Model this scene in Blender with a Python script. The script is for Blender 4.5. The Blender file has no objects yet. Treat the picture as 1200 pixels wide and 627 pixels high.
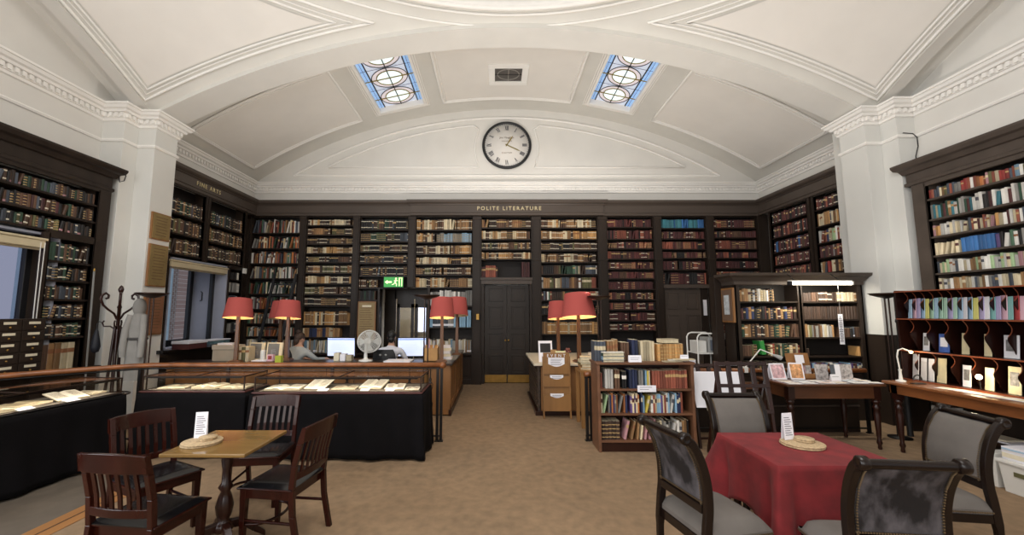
import bpy, bmesh, math, random
from mathutils import Vector, Matrix
PI = math.pi
sc = bpy.context.scene
C = sc.collection
R = random.Random(11)

# ---------------------------------------------------------------- camera, sky, light, exposure
cam_d = bpy.data.cameras.new('camera')
cam = bpy.data.objects.new('camera', cam_d); C.objects.link(cam)
cam.location = (0, 0, 1.7)
cam.rotation_euler = (math.radians(90 + 6.1), 0, 0)
cam_d.sensor_width = 36.0
cam_d.lens = 490.0 / 1200.0 * 36.0
cam_d.shift_x = 19.0 / 1200.0
cam_d.clip_start = 0.05
sc.camera = cam
sc.view_settings.view_transform = 'Standard'
sc.view_settings.look = 'None'
sc.view_settings.gamma = 1.0
sc.view_settings.use_curve_mapping = False
sc.view_settings.exposure = 0.0

w = bpy.data.worlds.new('sky'); sc.world = w; w.use_nodes = True
wn = w.node_tree.nodes; wl = w.node_tree.links
bg = wn['Background']
grad = wn.new('ShaderNodeTexGradient'); tc = wn.new('ShaderNodeTexCoord'); mp = wn.new('ShaderNodeMapping')
mp.inputs['Rotation'].default_value = (0, math.radians(90), 0)
cr = wn.new('ShaderNodeValToRGB')
cr.color_ramp.elements[0].position = 0.0; cr.color_ramp.elements[0].color = (0.80, 0.80, 0.80, 1)
cr.color_ramp.elements[1].position = 1.0; cr.color_ramp.elements[1].color = (0.86, 0.92, 1.0, 1)
wl.new(tc.outputs['Generated'], mp.inputs['Vector']); wl.new(mp.outputs['Vector'], grad.inputs['Vector'])
wl.new(grad.outputs['Fac'], cr.inputs['Fac']); wl.new(cr.outputs['Color'], bg.inputs['Color'])
bg.inputs['Strength'].default_value = 0.75

def area_light(name, loc, target, sx, sy, power, col):
    d = bpy.data.lights.new(name, 'AREA'); d.shape = 'RECTANGLE'; d.size = sx; d.size_y = sy
    d.energy = power; d.color = col
    o = bpy.data.objects.new(name, d); C.objects.link(o); o.location = loc
    o.rotation_euler = (Vector(target) - Vector(loc)).to_track_quat('-Z', 'Y').to_euler()
    return o
def point_light(name, loc, power, col, r=0.04):
    d = bpy.data.lights.new(name, 'POINT'); d.energy = power; d.color = col; d.shadow_soft_size = r
    o = bpy.data.objects.new(name, d); C.objects.link(o); o.location = loc
    return o
# daylight: the glazed eye of the dome, the tall windows of the left wall; plus an added fill lamp behind the camera
area_light('dome_daylight', (0.25, 0.8, 7.6), (0.25, 0.9, 0), 3.6, 3.6, 330, (1.0, 0.97, 0.93))
area_light('window_daylight', (-6.1, 0.4, 2.4), (6, 2.2, 2.0), 3.0, 2.6, 230, (0.86, 0.93, 1.0))
area_light('rear_fill_light', (-2.6, -4.2, 3.2), (1.4, 5, 5.6), 7.0, 4.0, 320, (1.0, 0.98, 0.95))

# ---------------------------------------------------------------- materials
MATS = {}
def lin(h):
    h = h.lstrip('#'); o = []
    for i in (0, 2, 4):
        c = int(h[i:i+2], 16) / 255.0
        o.append(c / 12.92 if c <= 0.04045 else ((c + 0.055) / 1.055) ** 2.4)
    return (o[0], o[1], o[2], 1.0)
def mat(name, col, rough=0.6, var=0.12, scale=6.0, metal=0.0, stretch=None, bump=0.0, emit=0.0, ecol=None, spec=None):
    if name in MATS: return MATS[name]
    m = bpy.data.materials.new(name); m.use_nodes = True
    nt = m.node_tree; n = nt.nodes; l = nt.links
    b = n['Principled BSDF']
    c = lin(col)
    b.inputs['Roughness'].default_value = rough
    b.inputs['Metallic'].default_value = metal
    if spec is not None: b.inputs['Specular IOR Level'].default_value = spec
    b.inputs['Base Color'].default_value = c
    if var > 0:
        t = n.new('ShaderNodeTexCoord'); mpn = n.new('ShaderNodeMapping'); nz = n.new('ShaderNodeTexNoise')
        nz.inputs['Scale'].default_value = scale; nz.inputs['Detail'].default_value = 5
        if stretch: mpn.inputs['Scale'].default_value = stretch
        l.new(t.outputs['Object'], mpn.inputs['Vector']); l.new(mpn.outputs['Vector'], nz.inputs['Vector'])
        r = n.new('ShaderNodeValToRGB')
        r.color_ramp.elements[0].position = 0.3; r.color_ramp.elements[1].position = 0.7
        r.color_ramp.elements[0].color = tuple(max(0, x * (1 - var)) for x in c[:3]) + (1,)
        r.color_ramp.elements[1].color = tuple(min(1, x * (1 + var)) for x in c[:3]) + (1,)
        l.new(nz.outputs['Fac'], r.inputs['Fac']); l.new(r.outputs['Color'], b.inputs['Base Color'])
        if bump > 0:
            bp = n.new('ShaderNodeBump'); bp.inputs['Strength'].default_value = bump; bp.inputs['Distance'].default_value = 0.01
            l.new(nz.outputs['Fac'], bp.inputs['Height']); l.new(bp.outputs['Normal'], b.inputs['Normal'])
    if emit > 0:
        b.inputs['Emission Color'].default_value = lin(ecol or col); b.inputs['Emission Strength'].default_value = emit
    MATS[name] = m
    return m
def glass(name, tint='#e8f0f0', refl=0.12):
    if name in MATS: return MATS[name]
    m = bpy.data.materials.new(name); m.use_nodes = True
    nt = m.node_tree; n = nt.nodes; l = nt.links
    n.remove(n['Principled BSDF'])
    tr = n.new('ShaderNodeBsdfTransparent'); gl = n.new('ShaderNodeBsdfGlossy'); mx = n.new('ShaderNodeMixShader'); fr = n.new('ShaderNodeFresnel')
    tr.inputs['Color'].default_value = lin(tint); gl.inputs['Roughness'].default_value = 0.02
    fr.inputs['IOR'].default_value = 1.0 + refl * 3.5
    ge = n.new('ShaderNodeNewGeometry'); iv = n.new('ShaderNodeMath'); iv.operation = 'SUBTRACT'; iv.inputs[0].default_value = 1.0; mu = n.new('ShaderNodeMath'); mu.operation = 'MULTIPLY'
    l.new(ge.outputs['Backfacing'], iv.inputs[1]); l.new(fr.outputs['Fac'], mu.inputs[0]); l.new(iv.outputs[0], mu.inputs[1])
    l.new(mu.outputs[0], mx.inputs['Fac']); l.new(tr.outputs[0], mx.inputs[1]); l.new(gl.outputs[0], mx.inputs[2])
    l.new(mx.outputs[0], n['Material Output'].inputs['Surface'])
    MATS[name] = m
    return m
plaster = mat('cream plaster', '#dddad4', 0.85, 0.03, 2.0)
plaster_panel = mat('cream panel plaster', '#e4dfd8', 0.85, 0.025, 2.0)
plaster_grey = mat('grey plaster', '#d5d2cb', 0.85, 0.03, 2.0)
plaster_white = mat('white moulding plaster', '#efece7', 0.75, 0.02, 3.0)
plaster_pier = mat('pier plaster', '#d8d7d2', 0.8, 0.02, 2.0)
dark_wood = mat('dark stained bookcase wood', '#2e251f', 0.42, 0.25, 5.0, stretch=(1, 1, 0.12), spec=.22)
dark_wood_h = mat('dark stained bookcase board', '#2a211c', 0.42, 0.25, 5.0, stretch=(0.12, 1, 1), spec=.22)
case_back = mat('bookcase back board', '#1c1512', 0.7, 0.2, 4.0, stretch=(1, 1, .2))
ent_wood = mat('painted entablature wood', '#50463f', 0.42, 0.12, 5.0, stretch=(0.15, 1, 1), spec=.3)
door_wood = mat('dark door wood', '#2a211a', 0.38, 0.22, 5.0, stretch=(1, 1, .12), spec=.3)
mahogany = mat('mahogany', '#55331f', 0.3, 0.35, 7.0, stretch=(0.25, 1, 1))
mahogany_y = mat('mahogany lengthwise', '#85502c', 0.32, 0.35, 7.0, stretch=(1, 0.2, 1))
mahogany_dark = mat('dark mahogany', '#2a120b', 0.3, 0.3, 6.0, stretch=(1, 1, .2))
chair_wood = mat('cherry chair wood', '#2a0e08', 0.2, 0.3, 7.0, stretch=(1, 1, .25), spec=.32)
ebony = mat('ebonised chair wood', '#180f0b', 0.25, 0.3, 6.0, stretch=(1, 1, .25), spec=.35)
oak = mat('oak panelling', '#8a5f36', 0.45, 0.28, 6.0, stretch=(1, 1, .15))
oak_light = mat('light oak veneer', '#8c6439', 0.4, 0.2, 6.0, stretch=(1, 1, .15))
top_wood = mat('honey table top', '#7f6238', 0.12, 0.25, 6.0, stretch=(.2, 1, 1))
shelf_wood = mat('teak shelf wood', '#6f4b35', 0.45, 0.25, 6.0, stretch=(.2, 1, 1))
black_metal = mat('black iron', '#171413', 0.4, 0.15, 8, metal=0.3)
dark_metal = mat('bronzed metal', '#3a2a22', 0.35, 0.15, 8, metal=0.6)
brass = mat('brass', '#b08a4a', 0.3, 0.15, 8, metal=0.9)
steel = mat('steel', '#b8b8b8', 0.3, 0.05, 8, metal=0.8)
gold = mat('gold lettering', '#d8c79a', 0.5, 0.05)
white_card = mat('white card', '#eceaf0', 0.8, 0.02)
cream_paper = mat('cream paper', '#e2d8bf', 0.85, 0.06, 20)
page_paper = mat('page edges', '#cfc2a4', 0.9, 0.12, 40, stretch=(1, 1, 1))
ink = mat('printed ink', '#4a4a52', 0.8, 0.0)
ink_brown = mat('brown ink', '#6b5238', 0.8, 0.0)
black_cloth = mat('black table cloth', '#0b090b', 0.9, 0.25, 5, bump=.2, spec=.15)
red_velvet = mat('red velvet cloth', '#6e181c', 0.9, 0.3, 9, bump=.1)
red_velvet.node_tree.nodes['Principled BSDF'].inputs['Sheen Weight'].default_value = .12
red_velvet.node_tree.nodes['Principled BSDF'].inputs['Sheen Tint'].default_value = lin('#d08080')
leather = mat('black seat leather', '#101012', 0.2, 0.2, 8)
grey_fabric = mat('worn grey velvet', '#625c57', 0.85, 0.14, 5, bump=.08)
blue_velvet = mat('crushed slate velvet', '#3a3a42', 0.7, 0.75, 11, stretch=(1, 1, .6), bump=.2)
_r = [x for x in blue_velvet.node_tree.nodes if x.type == 'VALTORGB'][0]
_r.color_ramp.elements[0].color = lin('#141114'); _r.color_ramp.elements[1].color = lin('#5c585c'); _r.color_ramp.elements[0].position = .42; _r.color_ramp.elements[1].position = .68
stud = mat('brass studs', '#8b7a62', 0.35, 0.1, metal=.8)
lamp_wood = mat('turned lamp wood', '#6b472d', 0.35, 0.2, 7, stretch=(1, 1, .2))
bulb = mat('glowing bulb', '#fff0c8', 0.5, 0, emit=6.0, ecol='#ffe0a0')
tube_glow = mat('glowing tube', '#ffffff', 0.5, 0, emit=5.0, ecol='#fff2d8')
tape = mat('cotton tape', '#d6cdb8', 0.9, 0.05)
brown_tape = mat('leather label', '#8a5a3a', 0.7, 0.1)
skin = mat('skin', '#c99a80', 0.6, 0.06)
grey_plastic = mat('grey plastic', '#9a9a98', 0.5, 0.04)
white_plastic = mat('white plastic', '#dedcd6', 0.45, 0.03)
black_plastic = mat('black plastic', '#1b1b1d', 0.45, 0.05)
screen = mat('lit screen', '#cfd8f2', 0.4, 0.0, emit=0.9, ecol='#cdd8f5')
screen_line = mat('screen header', '#7f9de0', 0.4, 0.0, emit=0.7, ecol='#7f9de0')
wicker = mat('woven cork', '#b29a78', 0.9, 0.3, 60, bump=.3)
clear = glass('case glass', '#f8f7f5', 0.10)
pane_glass = glass('window glass', '#eef4ff', 0.10)

# ---------------------------------------------------------------- mesh builder
I4 = Matrix.Identity(4)
def T(x=0, y=0, z=0): return Matrix.Translation((x, y, z))
def RZ(a): return Matrix.Rotation(a, 4, 'Z')
def RX(a): return Matrix.Rotation(a, 4, 'X')
def RY(a): return Matrix.Rotation(a, 4, 'Y')
def chain_matrix(o):
    m = I4.copy()
    while o is not None:
        m = Matrix.LocRotScale(o.location, o.rotation_euler, o.scale) @ m
        o = o.parent
    return m
class MB:
    def __init__(s): s.v = []; s.f = []; s.mi = []; s.sm = []; s.mats = []; s.M = I4
    def mid(s, m):
        if m not in s.mats: s.mats.append(m)
        return s.mats.index(m)
    def add(s, vs, fs, m, smooth=False):
        b = len(s.v); k = s.mid(m)
        if s.M is I4: s.v.extend(tuple(p) for p in vs)
        else: s.v.extend(tuple(s.M @ Vector(p)) for p in vs)
        for f in fs:
            s.f.append(tuple(b + i for i in f)); s.mi.append(k); s.sm.append(smooth)
        return s
    def box(s, x0, y0, z0, x1, y1, z1, m):
        return s.add([(x0,y0,z0),(x1,y0,z0),(x1,y1,z0),(x0,y1,z0),(x0,y0,z1),(x1,y0,z1),(x1,y1,z1),(x0,y1,z1)],
              [(0,3,2,1),(4,5,6,7),(0,1,5,4),(1,2,6,5),(2,3,7,6),(3,0,4,7)], m)
    def hexa(s, p, m):   # eight points, bottom ring then top ring
        return s.add(p, [(0,3,2,1),(4,5,6,7),(0,1,5,4),(1,2,6,5),(2,3,7,6),(3,0,4,7)], m)
    def bar(s, a, b, wx, wy, m, up=(0,0,1)):   # square bar from a to b
        a = Vector(a); b = Vector(b); d = (b - a).normalized(); u = Vector(up)
        if abs(d.dot(u)) > .98: u = Vector((0,1,0))
        x = d.cross(u).normalized(); y = x.cross(d).normalized()
        x *= wx/2; y *= wy/2
        return s.hexa([a-x-y, a+x-y, a+x+y, a-x+y, b-x-y, b+x-y, b+x+y, b-x+y], m)
    def tube(s, pts, r, m, n=8, closed=False, caps=True):
        pts = [Vector(p) for p in pts]; k = len(pts)
        rr = r if isinstance(r, (list, tuple)) else [r]*k
        vs = []; fs = []; px = None
        for i, p in enumerate(pts):
            if closed: d = (pts[(i+1) % k] - pts[i-1])
            else: d = pts[min(i+1, k-1)] - pts[max(i-1, 0)]
            d = d.normalized() if d.length > 1e-9 else Vector((0,0,1))
            if px is None:
                u = Vector((0,0,1)) if abs(d.z) < .9 else Vector((1,0,0))
                px = d.cross(u).normalized()
            px = (px - d*px.dot(d)).normalized(); py = d.cross(px)
            for j in range(n):
                a = 2*PI*j/n
                vs.append(p + (px*math.cos(a) + py*math.sin(a))*rr[i])
        kk = k if closed else k-1
        for i in range(kk):
            i2 = (i+1) % k
            for j in range(n):
                fs.append((i*n+j, i*n+(j+1)%n, i2*n+(j+1)%n, i2*n+j))
        s.add(vs, fs, m, True)
        if caps and not closed:
            s.add(vs[:n], [tuple(range(n))[::-1]], m); s.add(vs[-n:], [tuple(range(n))], m)
        return s
    def lathe(s, prof, c, m, n=20, smooth=True, caps=True):   # prof: (radius, z) bottom to top
        vs = []; fs = []
        for r, z in prof:
            for j in range(n):
                a = 2*PI*j/n; vs.append((c[0]+r*math.cos(a), c[1]+r*math.sin(a), c[2]+z))
        for i in range(len(prof)-1):
            for j in range(n): fs.append((i*n+j, i*n+(j+1)%n, (i+1)*n+(j+1)%n, (i+1)*n+j))
        s.add(vs, fs, m, smooth)
        if not caps: return s
        if prof[0][0] > 1e-4: s.add(vs[:n], [tuple(range(n))[::-1]], m)
        if prof[-1][0] > 1e-4: s.add(vs[-n:], [tuple(range(n))], m)
        return s
    def prism(s, poly, a, b, m, axis='x'):   # polygon in the other two axes, extruded a..b
        k = len(poly)
        def P(t, q):
            return {'x': (t, q[0], q[1]), 'y': (q[0], t, q[1]), 'z': (q[0], q[1], t)}[axis]
        vs = [P(a, q) for q in poly] + [P(b, q) for q in poly]
        fs = [tuple(range(k))[::-1], tuple(range(k, 2*k))] + [(i, (i+1)%k, k+(i+1)%k, k+i) for i in range(k)]
        return s.add(vs, fs, m)
    def ellipsoid(s, c, r, m, n=16, k=10):
        vs = []; fs = []
        for i in range(k+1):
            t = PI*i/k
            for j in range(n):
                a = 2*PI*j/n
                vs.append((c[0]+r[0]*math.sin(t)*math.cos(a), c[1]+r[1]*math.sin(t)*math.sin(a), c[2]-r[2]*math.cos(t)))
        for i in range(k):
            for j in range(n): fs.append((i*n+j, i*n+(j+1)%n, (i+1)*n+(j+1)%n, (i+1)*n+j))
        return s.add(vs, fs, m, True)
    def grid(s, fn, nu, nv, m, smooth=True, flip=False):
        vs = [fn(i/nu, j/nv) for j in range(nv+1) for i in range(nu+1)]
        fs = []
        for j in range(nv):
            for i in range(nu):
                q = (j*(nu+1)+i, j*(nu+1)+i+1, (j+1)*(nu+1)+i+1, (j+1)*(nu+1)+i)
                fs.append(q[::-1] if flip else q)
        return s.add(vs, fs, m, smooth)
    def cushion(s, w, d, h, c, m, n=10, e=4.0):   # pad with rounded edges and a domed top, c = centre of its underside
        def top(u, v):
            x = 2*u-1; y = 2*v-1
            f = max(0.0, 1-abs(x)**e)**(1/2.2) * max(0.0, 1-abs(y)**e)**(1/2.2)
            return (c[0]+x*w/2, c[1]+y*d/2, c[2]+h*(0.25+0.75*f))
        s.grid(top, n, n, m)
        s.box(c[0]-w/2, c[1]-d/2, c[2], c[0]+w/2, c[1]+d/2, c[2]+h*0.25, m)
        return s
    def build(s, name, parent=None, bevel=0.0, local=False, seg=2):
        me = bpy.data.meshes.new(name)
        vs = s.v
        if parent is not None and not local:
            inv = chain_matrix(parent).inverted()
            vs = [tuple(inv @ Vector(p)) for p in s.v]
        me.from_pydata(vs, [], s.f)
        for m in s.mats: me.materials.append(m)
        me.polygons.foreach_set('material_index', s.mi)
        me.polygons.foreach_set('use_smooth', s.sm)
        me.update()
        o = bpy.data.objects.new(name, me); C.objects.link(o)
        if parent is not None: o.parent = parent
        if bevel > 0:
            b = o.modifiers.new('edge', 'BEVEL'); b.width = bevel; b.segments = seg; b.limit_method = 'ANGLE'
        return o
def tag(o, label=None, cat=None, group=None, kind=None):
    if label: o['label'] = label
    if cat: o['category'] = cat
    if group: o['group'] = group
    if kind: o['kind'] = kind
    return o
def thing(name, label, cat, loc=(0,0,0), rz=0.0, group=None):
    o = bpy.data.objects.new(name, None); C.objects.link(o)
    o.location = loc; o.rotation_euler = (0, 0, rz); o.empty_display_size = .1
    return tag(o, label, cat, group)
def dup(root, loc, rz=None, label=None, group=None):
    r = root.copy(); C.objects.link(r); r.location = loc
    if rz is not None: r.rotation_euler = (0, 0, rz)
    if label: r['label'] = label
    if group: r['group'] = group
    for ch in list(root.children):
        c = ch.copy(); C.objects.link(c); c.parent = r
        for g in list(ch.children):
            d = g.copy(); C.objects.link(d); d.parent = c
    return r
def struct(mb, name, parent=None, bevel=0.0):
    o = mb.build(name, parent, bevel)
    if parent is None: o['kind'] = 'structure'
    return o
def text(body, size, m, name, parent, M, ext=0.002, align='CENTER', space=1.0):
    cu = bpy.data.curves.new(name, 'FONT'); cu.body = body; cu.size = size; cu.extrude = ext
    cu.align_x = align; cu.align_y = 'CENTER'; cu.space_character = space; cu.resolution_u = 2
    t = bpy.data.objects.new('tmp_text', cu); C.objects.link(t)
    bpy.context.view_layer.update()
    me = bpy.data.meshes.new_from_object(t.evaluated_get(bpy.context.evaluated_depsgraph_get()))
    bpy.data.objects.remove(t); bpy.data.curves.remove(cu)
    me.transform(M if parent is None else chain_matrix(parent).inverted() @ M)
    me.materials.clear(); me.materials.append(m); me.name = name
    o = bpy.data.objects.new(name, me); C.objects.link(o)
    if parent is not None: o.parent = parent
    return o
FACE_CAM = RX(PI/2)                 # text standing up, read from the camera's side (-y)
FACE_EAST = RZ(PI/2) @ RX(PI/2)     # on the left-hand walls, read from +x
FACE_WEST = RZ(-PI/2) @ RX(PI/2)    # read from -x
ORD = ['first','second','third','fourth','fifth','sixth','seventh','eighth','ninth','tenth','eleventh','twelfth','thirteenth','fourteenth','fifteenth','sixteenth','seventeenth','eighteenth','nineteenth','twentieth']
def ordinal(i):
    if i < 20: return ORD[i]
    t = {2:'twent',3:'thirt',4:'fort',5:'fift'}[(i+1)//10]
    return t+'ieth' if (i+1) % 10 == 0 else t+'y-'+ORD[(i+1) % 10 - 1]

# ---------------------------------------------------------------- the room
# floor: tan carpet, a grey runner along the case, boarded edge strip between them
carpet = mat('tan carpet', '#866e54', 0.95, 0.09, 1.6, bump=.05)
def carpet_detail(m):
    nt = m.node_tree; n = nt.nodes; l = nt.links; b = n['Principled BSDF']
    src = b.inputs['Base Color'].links[0].from_socket
    nz = n.new('ShaderNodeTexNoise'); nz.inputs['Scale'].default_value = 160; nz.inputs['Detail'].default_value = 2
    mx = n.new('ShaderNodeMix'); mx.data_type = 'RGBA'; mx.blend_type = 'OVERLAY'; mx.inputs[0].default_value = .35
    l.new(src, mx.inputs[6]); l.new(nz.outputs['Fac'], mx.inputs[7]); l.new(mx.outputs[2], b.inputs['Base Color'])
carpet_detail(carpet)
runner = mat('grey runner carpet', '#5f554a', 0.95, 0.14, 5, bump=.05)
strip = mat('oak floor strip', '#9a6a3c', 0.6, 0.15, 6, stretch=(1, .15, 1))
groove = mat('floor groove', '#4a3220', 0.8, 0)
m = MB(); m.box(-3.42, -5, -.12, 7.4, 11.2, 0, carpet); m.box(-7.4, 4.6, -.12, -3.42, 11.2, 0, carpet)
struct(m, 'floor')
m = MB(); m.box(-7.4, -5, -.12, -3.64, 4.6, -.001, runner); struct(m, 'floor_runner')
m = MB(); m.box(-3.64, -5, -.12, -3.42, 4.6, .004, strip); m.box(-3.535, -5, 0, -3.52, 4.6, .0055, groove); struct(m, 'floor_trim')

XL, XR, YB = -6.3, 6.56, 10.5          # near side walls, back wall
ZS = 5.0                               # top of cornice
def poly_wall(name, pts, z0, z1, m, th=.25, side=1):
    mb = MB()
    for (x0, y0), (x1, y1) in zip(pts, pts[1:]):
        d = Vector((x1-x0, y1-y0, 0)).normalized(); nrm = Vector((d.y, -d.x, 0))*th*side
        a = Vector((x0, y0, 0)); b = Vector((x1, y1, 0))
        q = [a, b, b+nrm, a+nrm]
        mb.hexa([(p.x, p.y, z0) for p in q] + [(p.x, p.y, z1) for p in q], m)
    return mb
# left near wall with the opening of window_1, bay wall with window_2
def wall_with_hole(x0, x1, y0, y1, hy0, hy1, hz0, hz1, z1, m):
    mb = MB()
    mb.box(x0, y0, 0, x1, hy0, z1, m); mb.box(x0, hy1, 0, x1, y1, z1, m)
    mb.box(x0, hy0, 0, x1, hy1, hz0, m); mb.box(x0, hy0, hz1, x1, hy1, z1, m)
    return mb
struct(wall_with_hole(XL-.3, XL, -1.2, 6.44, 3.2, 6.25, .9, 2.8, ZS, plaster), 'wall_left')
struct(wall_with_hole(-6.55, -6.2, 7.16, YB+.3, 7.62, 9.2, 1.05, 2.68, ZS, plaster), 'wall_bay_left')
m = MB(); m.box(XR, -1.2, 0, XR+.3, 6.44, ZS, plaster); struct(m, 'wall_right')
m = MB(); m.box(6.76, 7.16, 0, 7.06, YB+.3, ZS, plaster); struct(m, 'wall_bay_right')
# back wall, with the doorway opening left of the exit sign
m = MB()
m.box(-6.5, YB, 0, -2.86, YB+.3, ZS, plaster); m.box(-1.62, YB, 0, 7.0, YB+.3, ZS, plaster); m.box(-2.86, YB, 2.3, -1.62, YB+.3, ZS, plaster)
struct(m, 'wall_back')
# stepped piers
m = MB(); m.box(XL-.1, 6.42, 0, -5.95, 7.5, ZS, plaster_pier); m.box(-5.95, 6.69, 0, -5.66, 7.16, ZS, plaster_pier); struct(m, 'pillar_left', bevel=.004)
m = MB(); m.box(6.28, 6.28, 0, XR+.1, 7.5, ZS, plaster_pier); m.box(6.03, 6.56, 0, 6.28, 7.06, ZS, plaster_pier); struct(m, 'pillar_right', bevel=.004)

PATH = [(XL,-1.2),(XL,6.42),(-5.95,6.42),(-5.95,6.69),(-5.66,6.69),(-5.66,7.16),(-6.2,7.16),(-6.2,YB),(6.76,YB),(6.76,7.06),(6.03,7.06),(6.03,6.56),(6.28,6.56),(6.28,6.28),(XR,6.28),(XR,-1.2)]
def sweep(mb, path, prof, m):      # prof: (offset into the room, z); room lies on the right of the path's travel
    k = len(path); rings = []
    for i, p in enumerate(path):
        ns = []
        for a, b in ((i-1, i), (i, i+1)):
            if a < 0 or b >= k: continue
            d = Vector((path[b][0]-path[a][0], path[b][1]-path[a][1])).normalized(); ns.append(Vector((d.y, -d.x)))
        nn = ns[0] if len(ns) == 1 else (ns[0]+ns[1]) / (1 + ns[0].dot(ns[1]))
        rings.append([(p[0]+nn.x*o, p[1]+nn.y*o, z) for o, z in prof])
    q = len(prof); vs = [v for r in rings for v in r]
    fs = [(i*q+j, (i+1)*q+j, (i+1)*q+j+1, i*q+j+1) for i in range(k-1) for j in range(q-1)]
    mb.add(vs, fs, m)
def offset_path(path, o):
    k = len(path); out = []
    for i, p in enumerate(path):
        ns = []
        for a, b in ((i-1, i), (i, i+1)):
            if a < 0 or b >= k: continue
            d = Vector((path[b][0]-path[a][0], path[b][1]-path[a][1])).normalized(); ns.append(Vector((d.y, -d.x)))
        nn = ns[0] if len(ns) == 1 else (ns[0]+ns[1]) / (1 + ns[0].dot(ns[1]))
        out.append((p[0]+nn.x*o, p[1]+nn.y*o))
    return out
m = MB()
sweep(m, PATH, [(0,4.74),(.025,4.75),(.025,4.79),(.04,4.795),(.04,4.87),(.085,4.875),(.095,4.91),(.13,4.925),(.15,4.965),(.17,4.97),(.17,5.0),(0,5.0)], plaster_white)
dp = offset_path(PATH, .04)
for (x0, y0), (x1, y1) in zip(dp, dp[1:]):          # dentil course
    L = math.hypot(x1-x0, y1-y0); n = max(1, int(L/.085)); d = Vector((x1-x0, y1-y0, 0))/L; nn = Vector((d.y, -d.x, 0))
    for i in range(n):
        a = Vector((x0, y0, 0)) + d*((i+.5)*L/n - .024); b = a + d*.048
        q = [a, b, b+nn*.03, a+nn*.03]
        m.hexa([(p.x, p.y, 4.805) for p in q]+[(p.x, p.y, 4.868) for p in q], plaster_white)
struct(m, 'cornice')
m = MB(); sweep(m, PATH, [(0,4.405),(.02,4.41),(.03,4.435),(.02,4.455),(0,4.46)], plaster_white); struct(m, 'trim_1')

# ---- ceiling: a shallow sail vault on four arches, with a great ring in the middle and a barrel vault over the bay
CX, CY, ZC, RS = .25, .79, -5.4, 13.37
YA, HX = 6.69, 6.0
def sph(x, y): return ZC + math.sqrt(max(0.1, RS*RS - (x-CX)**2 - (y-CY)**2))
RING = 5.62
m = MB()
def sail(u, v):      # u round the square, v from its edge to the ring
    t = u*4; i = int(t) % 4; f = t - int(t)
    a = HX-.02; b = YA-CY
    c = [(-a,-b),(a,-b),(a,b),(-a,b)]
    p = (c[i][0]+(c[(i+1)%4][0]-c[i][0])*f, c[i][1]+(c[(i+1)%4][1]-c[i][1])*f)
    ang = math.atan2(p[1], p[0]); q = (RING*math.cos(ang), RING*math.sin(ang))
    x = CX+p[0]+(q[0]-p[0])*v; y = CY+p[1]+(q[1]-p[1])*v
    return (x, y, sph(x, y))
m.grid(sail, 160, 12, plaster_grey)
# the dome above the ring, with a glazed eye
zr = ZC + math.sqrt(RS*RS-RING*RING)
prof = [(RING, zr), (RING, zr+.10), (RING-.12, zr+.12), (RING-.12, zr+.3)]
for i in range(9):
    r = RING-.12 - (RING-.12-1.9)*i/8; prof.append((r, zr+.3+.75*math.sin(PI/2*i/8)))
prof += [(1.9, zr+1.3)]
m.lathe(prof[:4], (CX, CY, 0), plaster_white, n=96, caps=False)
m.lathe(prof[3:], (CX, CY, 0), plaster_grey, n=96, caps=False)
struct(m, 'ceiling')
m = MB()
for r, z, t in ((RING+.02, -.02, .04), (RING+.12, -.012, .022), (RING+.3, -.008, .018)):
    m.tube([(CX+r*math.cos(2*PI*i/128), CY+r*math.sin(2*PI*i/128), ZC+math.sqrt(RS*RS-r*r)+z) for i in range(128)], t, plaster_white, 6, closed=True)
struct(m, 'trim_2')
# raised pendentive panels outlined with reeded mouldings
def panel_outline(sx, sy, x0, y0, rr, n=26):
    ax, ay = abs(x0), abs(y0)
    tx = math.sqrt(rr*rr-ay*ay); ty = math.sqrt(rr*rr-ax*ax)
    pts = [(ax, ty+(ay-ty)*i/n) for i in range(n)] + [(ax+(tx-ax)*i/n, ay) for i in range(n)]
    a0 = math.atan2(ay, tx); a1 = math.atan2(ty, ax)
    pts += [(rr*math.cos(a0+(a1-a0)*i/n), rr*math.sin(a0+(a1-a0)*i/n)) for i in range(n)]
    return [(CX+sx*px, CY+sy*py) for px, py in pts]
k = 1
for sx, sy in ((-1, 1), (1, 1), (-1, -1), (1, -1)):
    m = MB()
    for dd, rad in ((0, .022), (.06, .011), (.11, .018)):
        o = panel_outline(sx, sy, HX-.05-dd, YA-CY-.22-dd, 6.12+dd*1.3)
        m.tube([(x, y, sph(x, y)-.012) for x, y in o], rad, plaster_white, 6, closed=True)
    o = panel_outline(sx, sy, HX-.2, YA-CY-.37, 6.32)
    cx0 = sum(p[0] for p in o)/len(o); cy0 = sum(p[1] for p in o)/len(o); nn = len(o)
    vs = []
    for j in range(9):
        f = j/8
        for x, y in o:
            X_, Y_ = cx0+(x-cx0)*f, cy0+(y-cy0)*f; vs.append((X_, Y_, sph(X_, Y_)-.018))
    m.add(vs, [(j*nn+i, j*nn+(i+1)%nn, (j+1)*nn+(i+1)%nn, (j+1)*nn+i) for j in range(8) for i in range(nn)], plaster_panel, True)
    struct(m, 'ceiling_panel_%d' % k); k += 1
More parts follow.
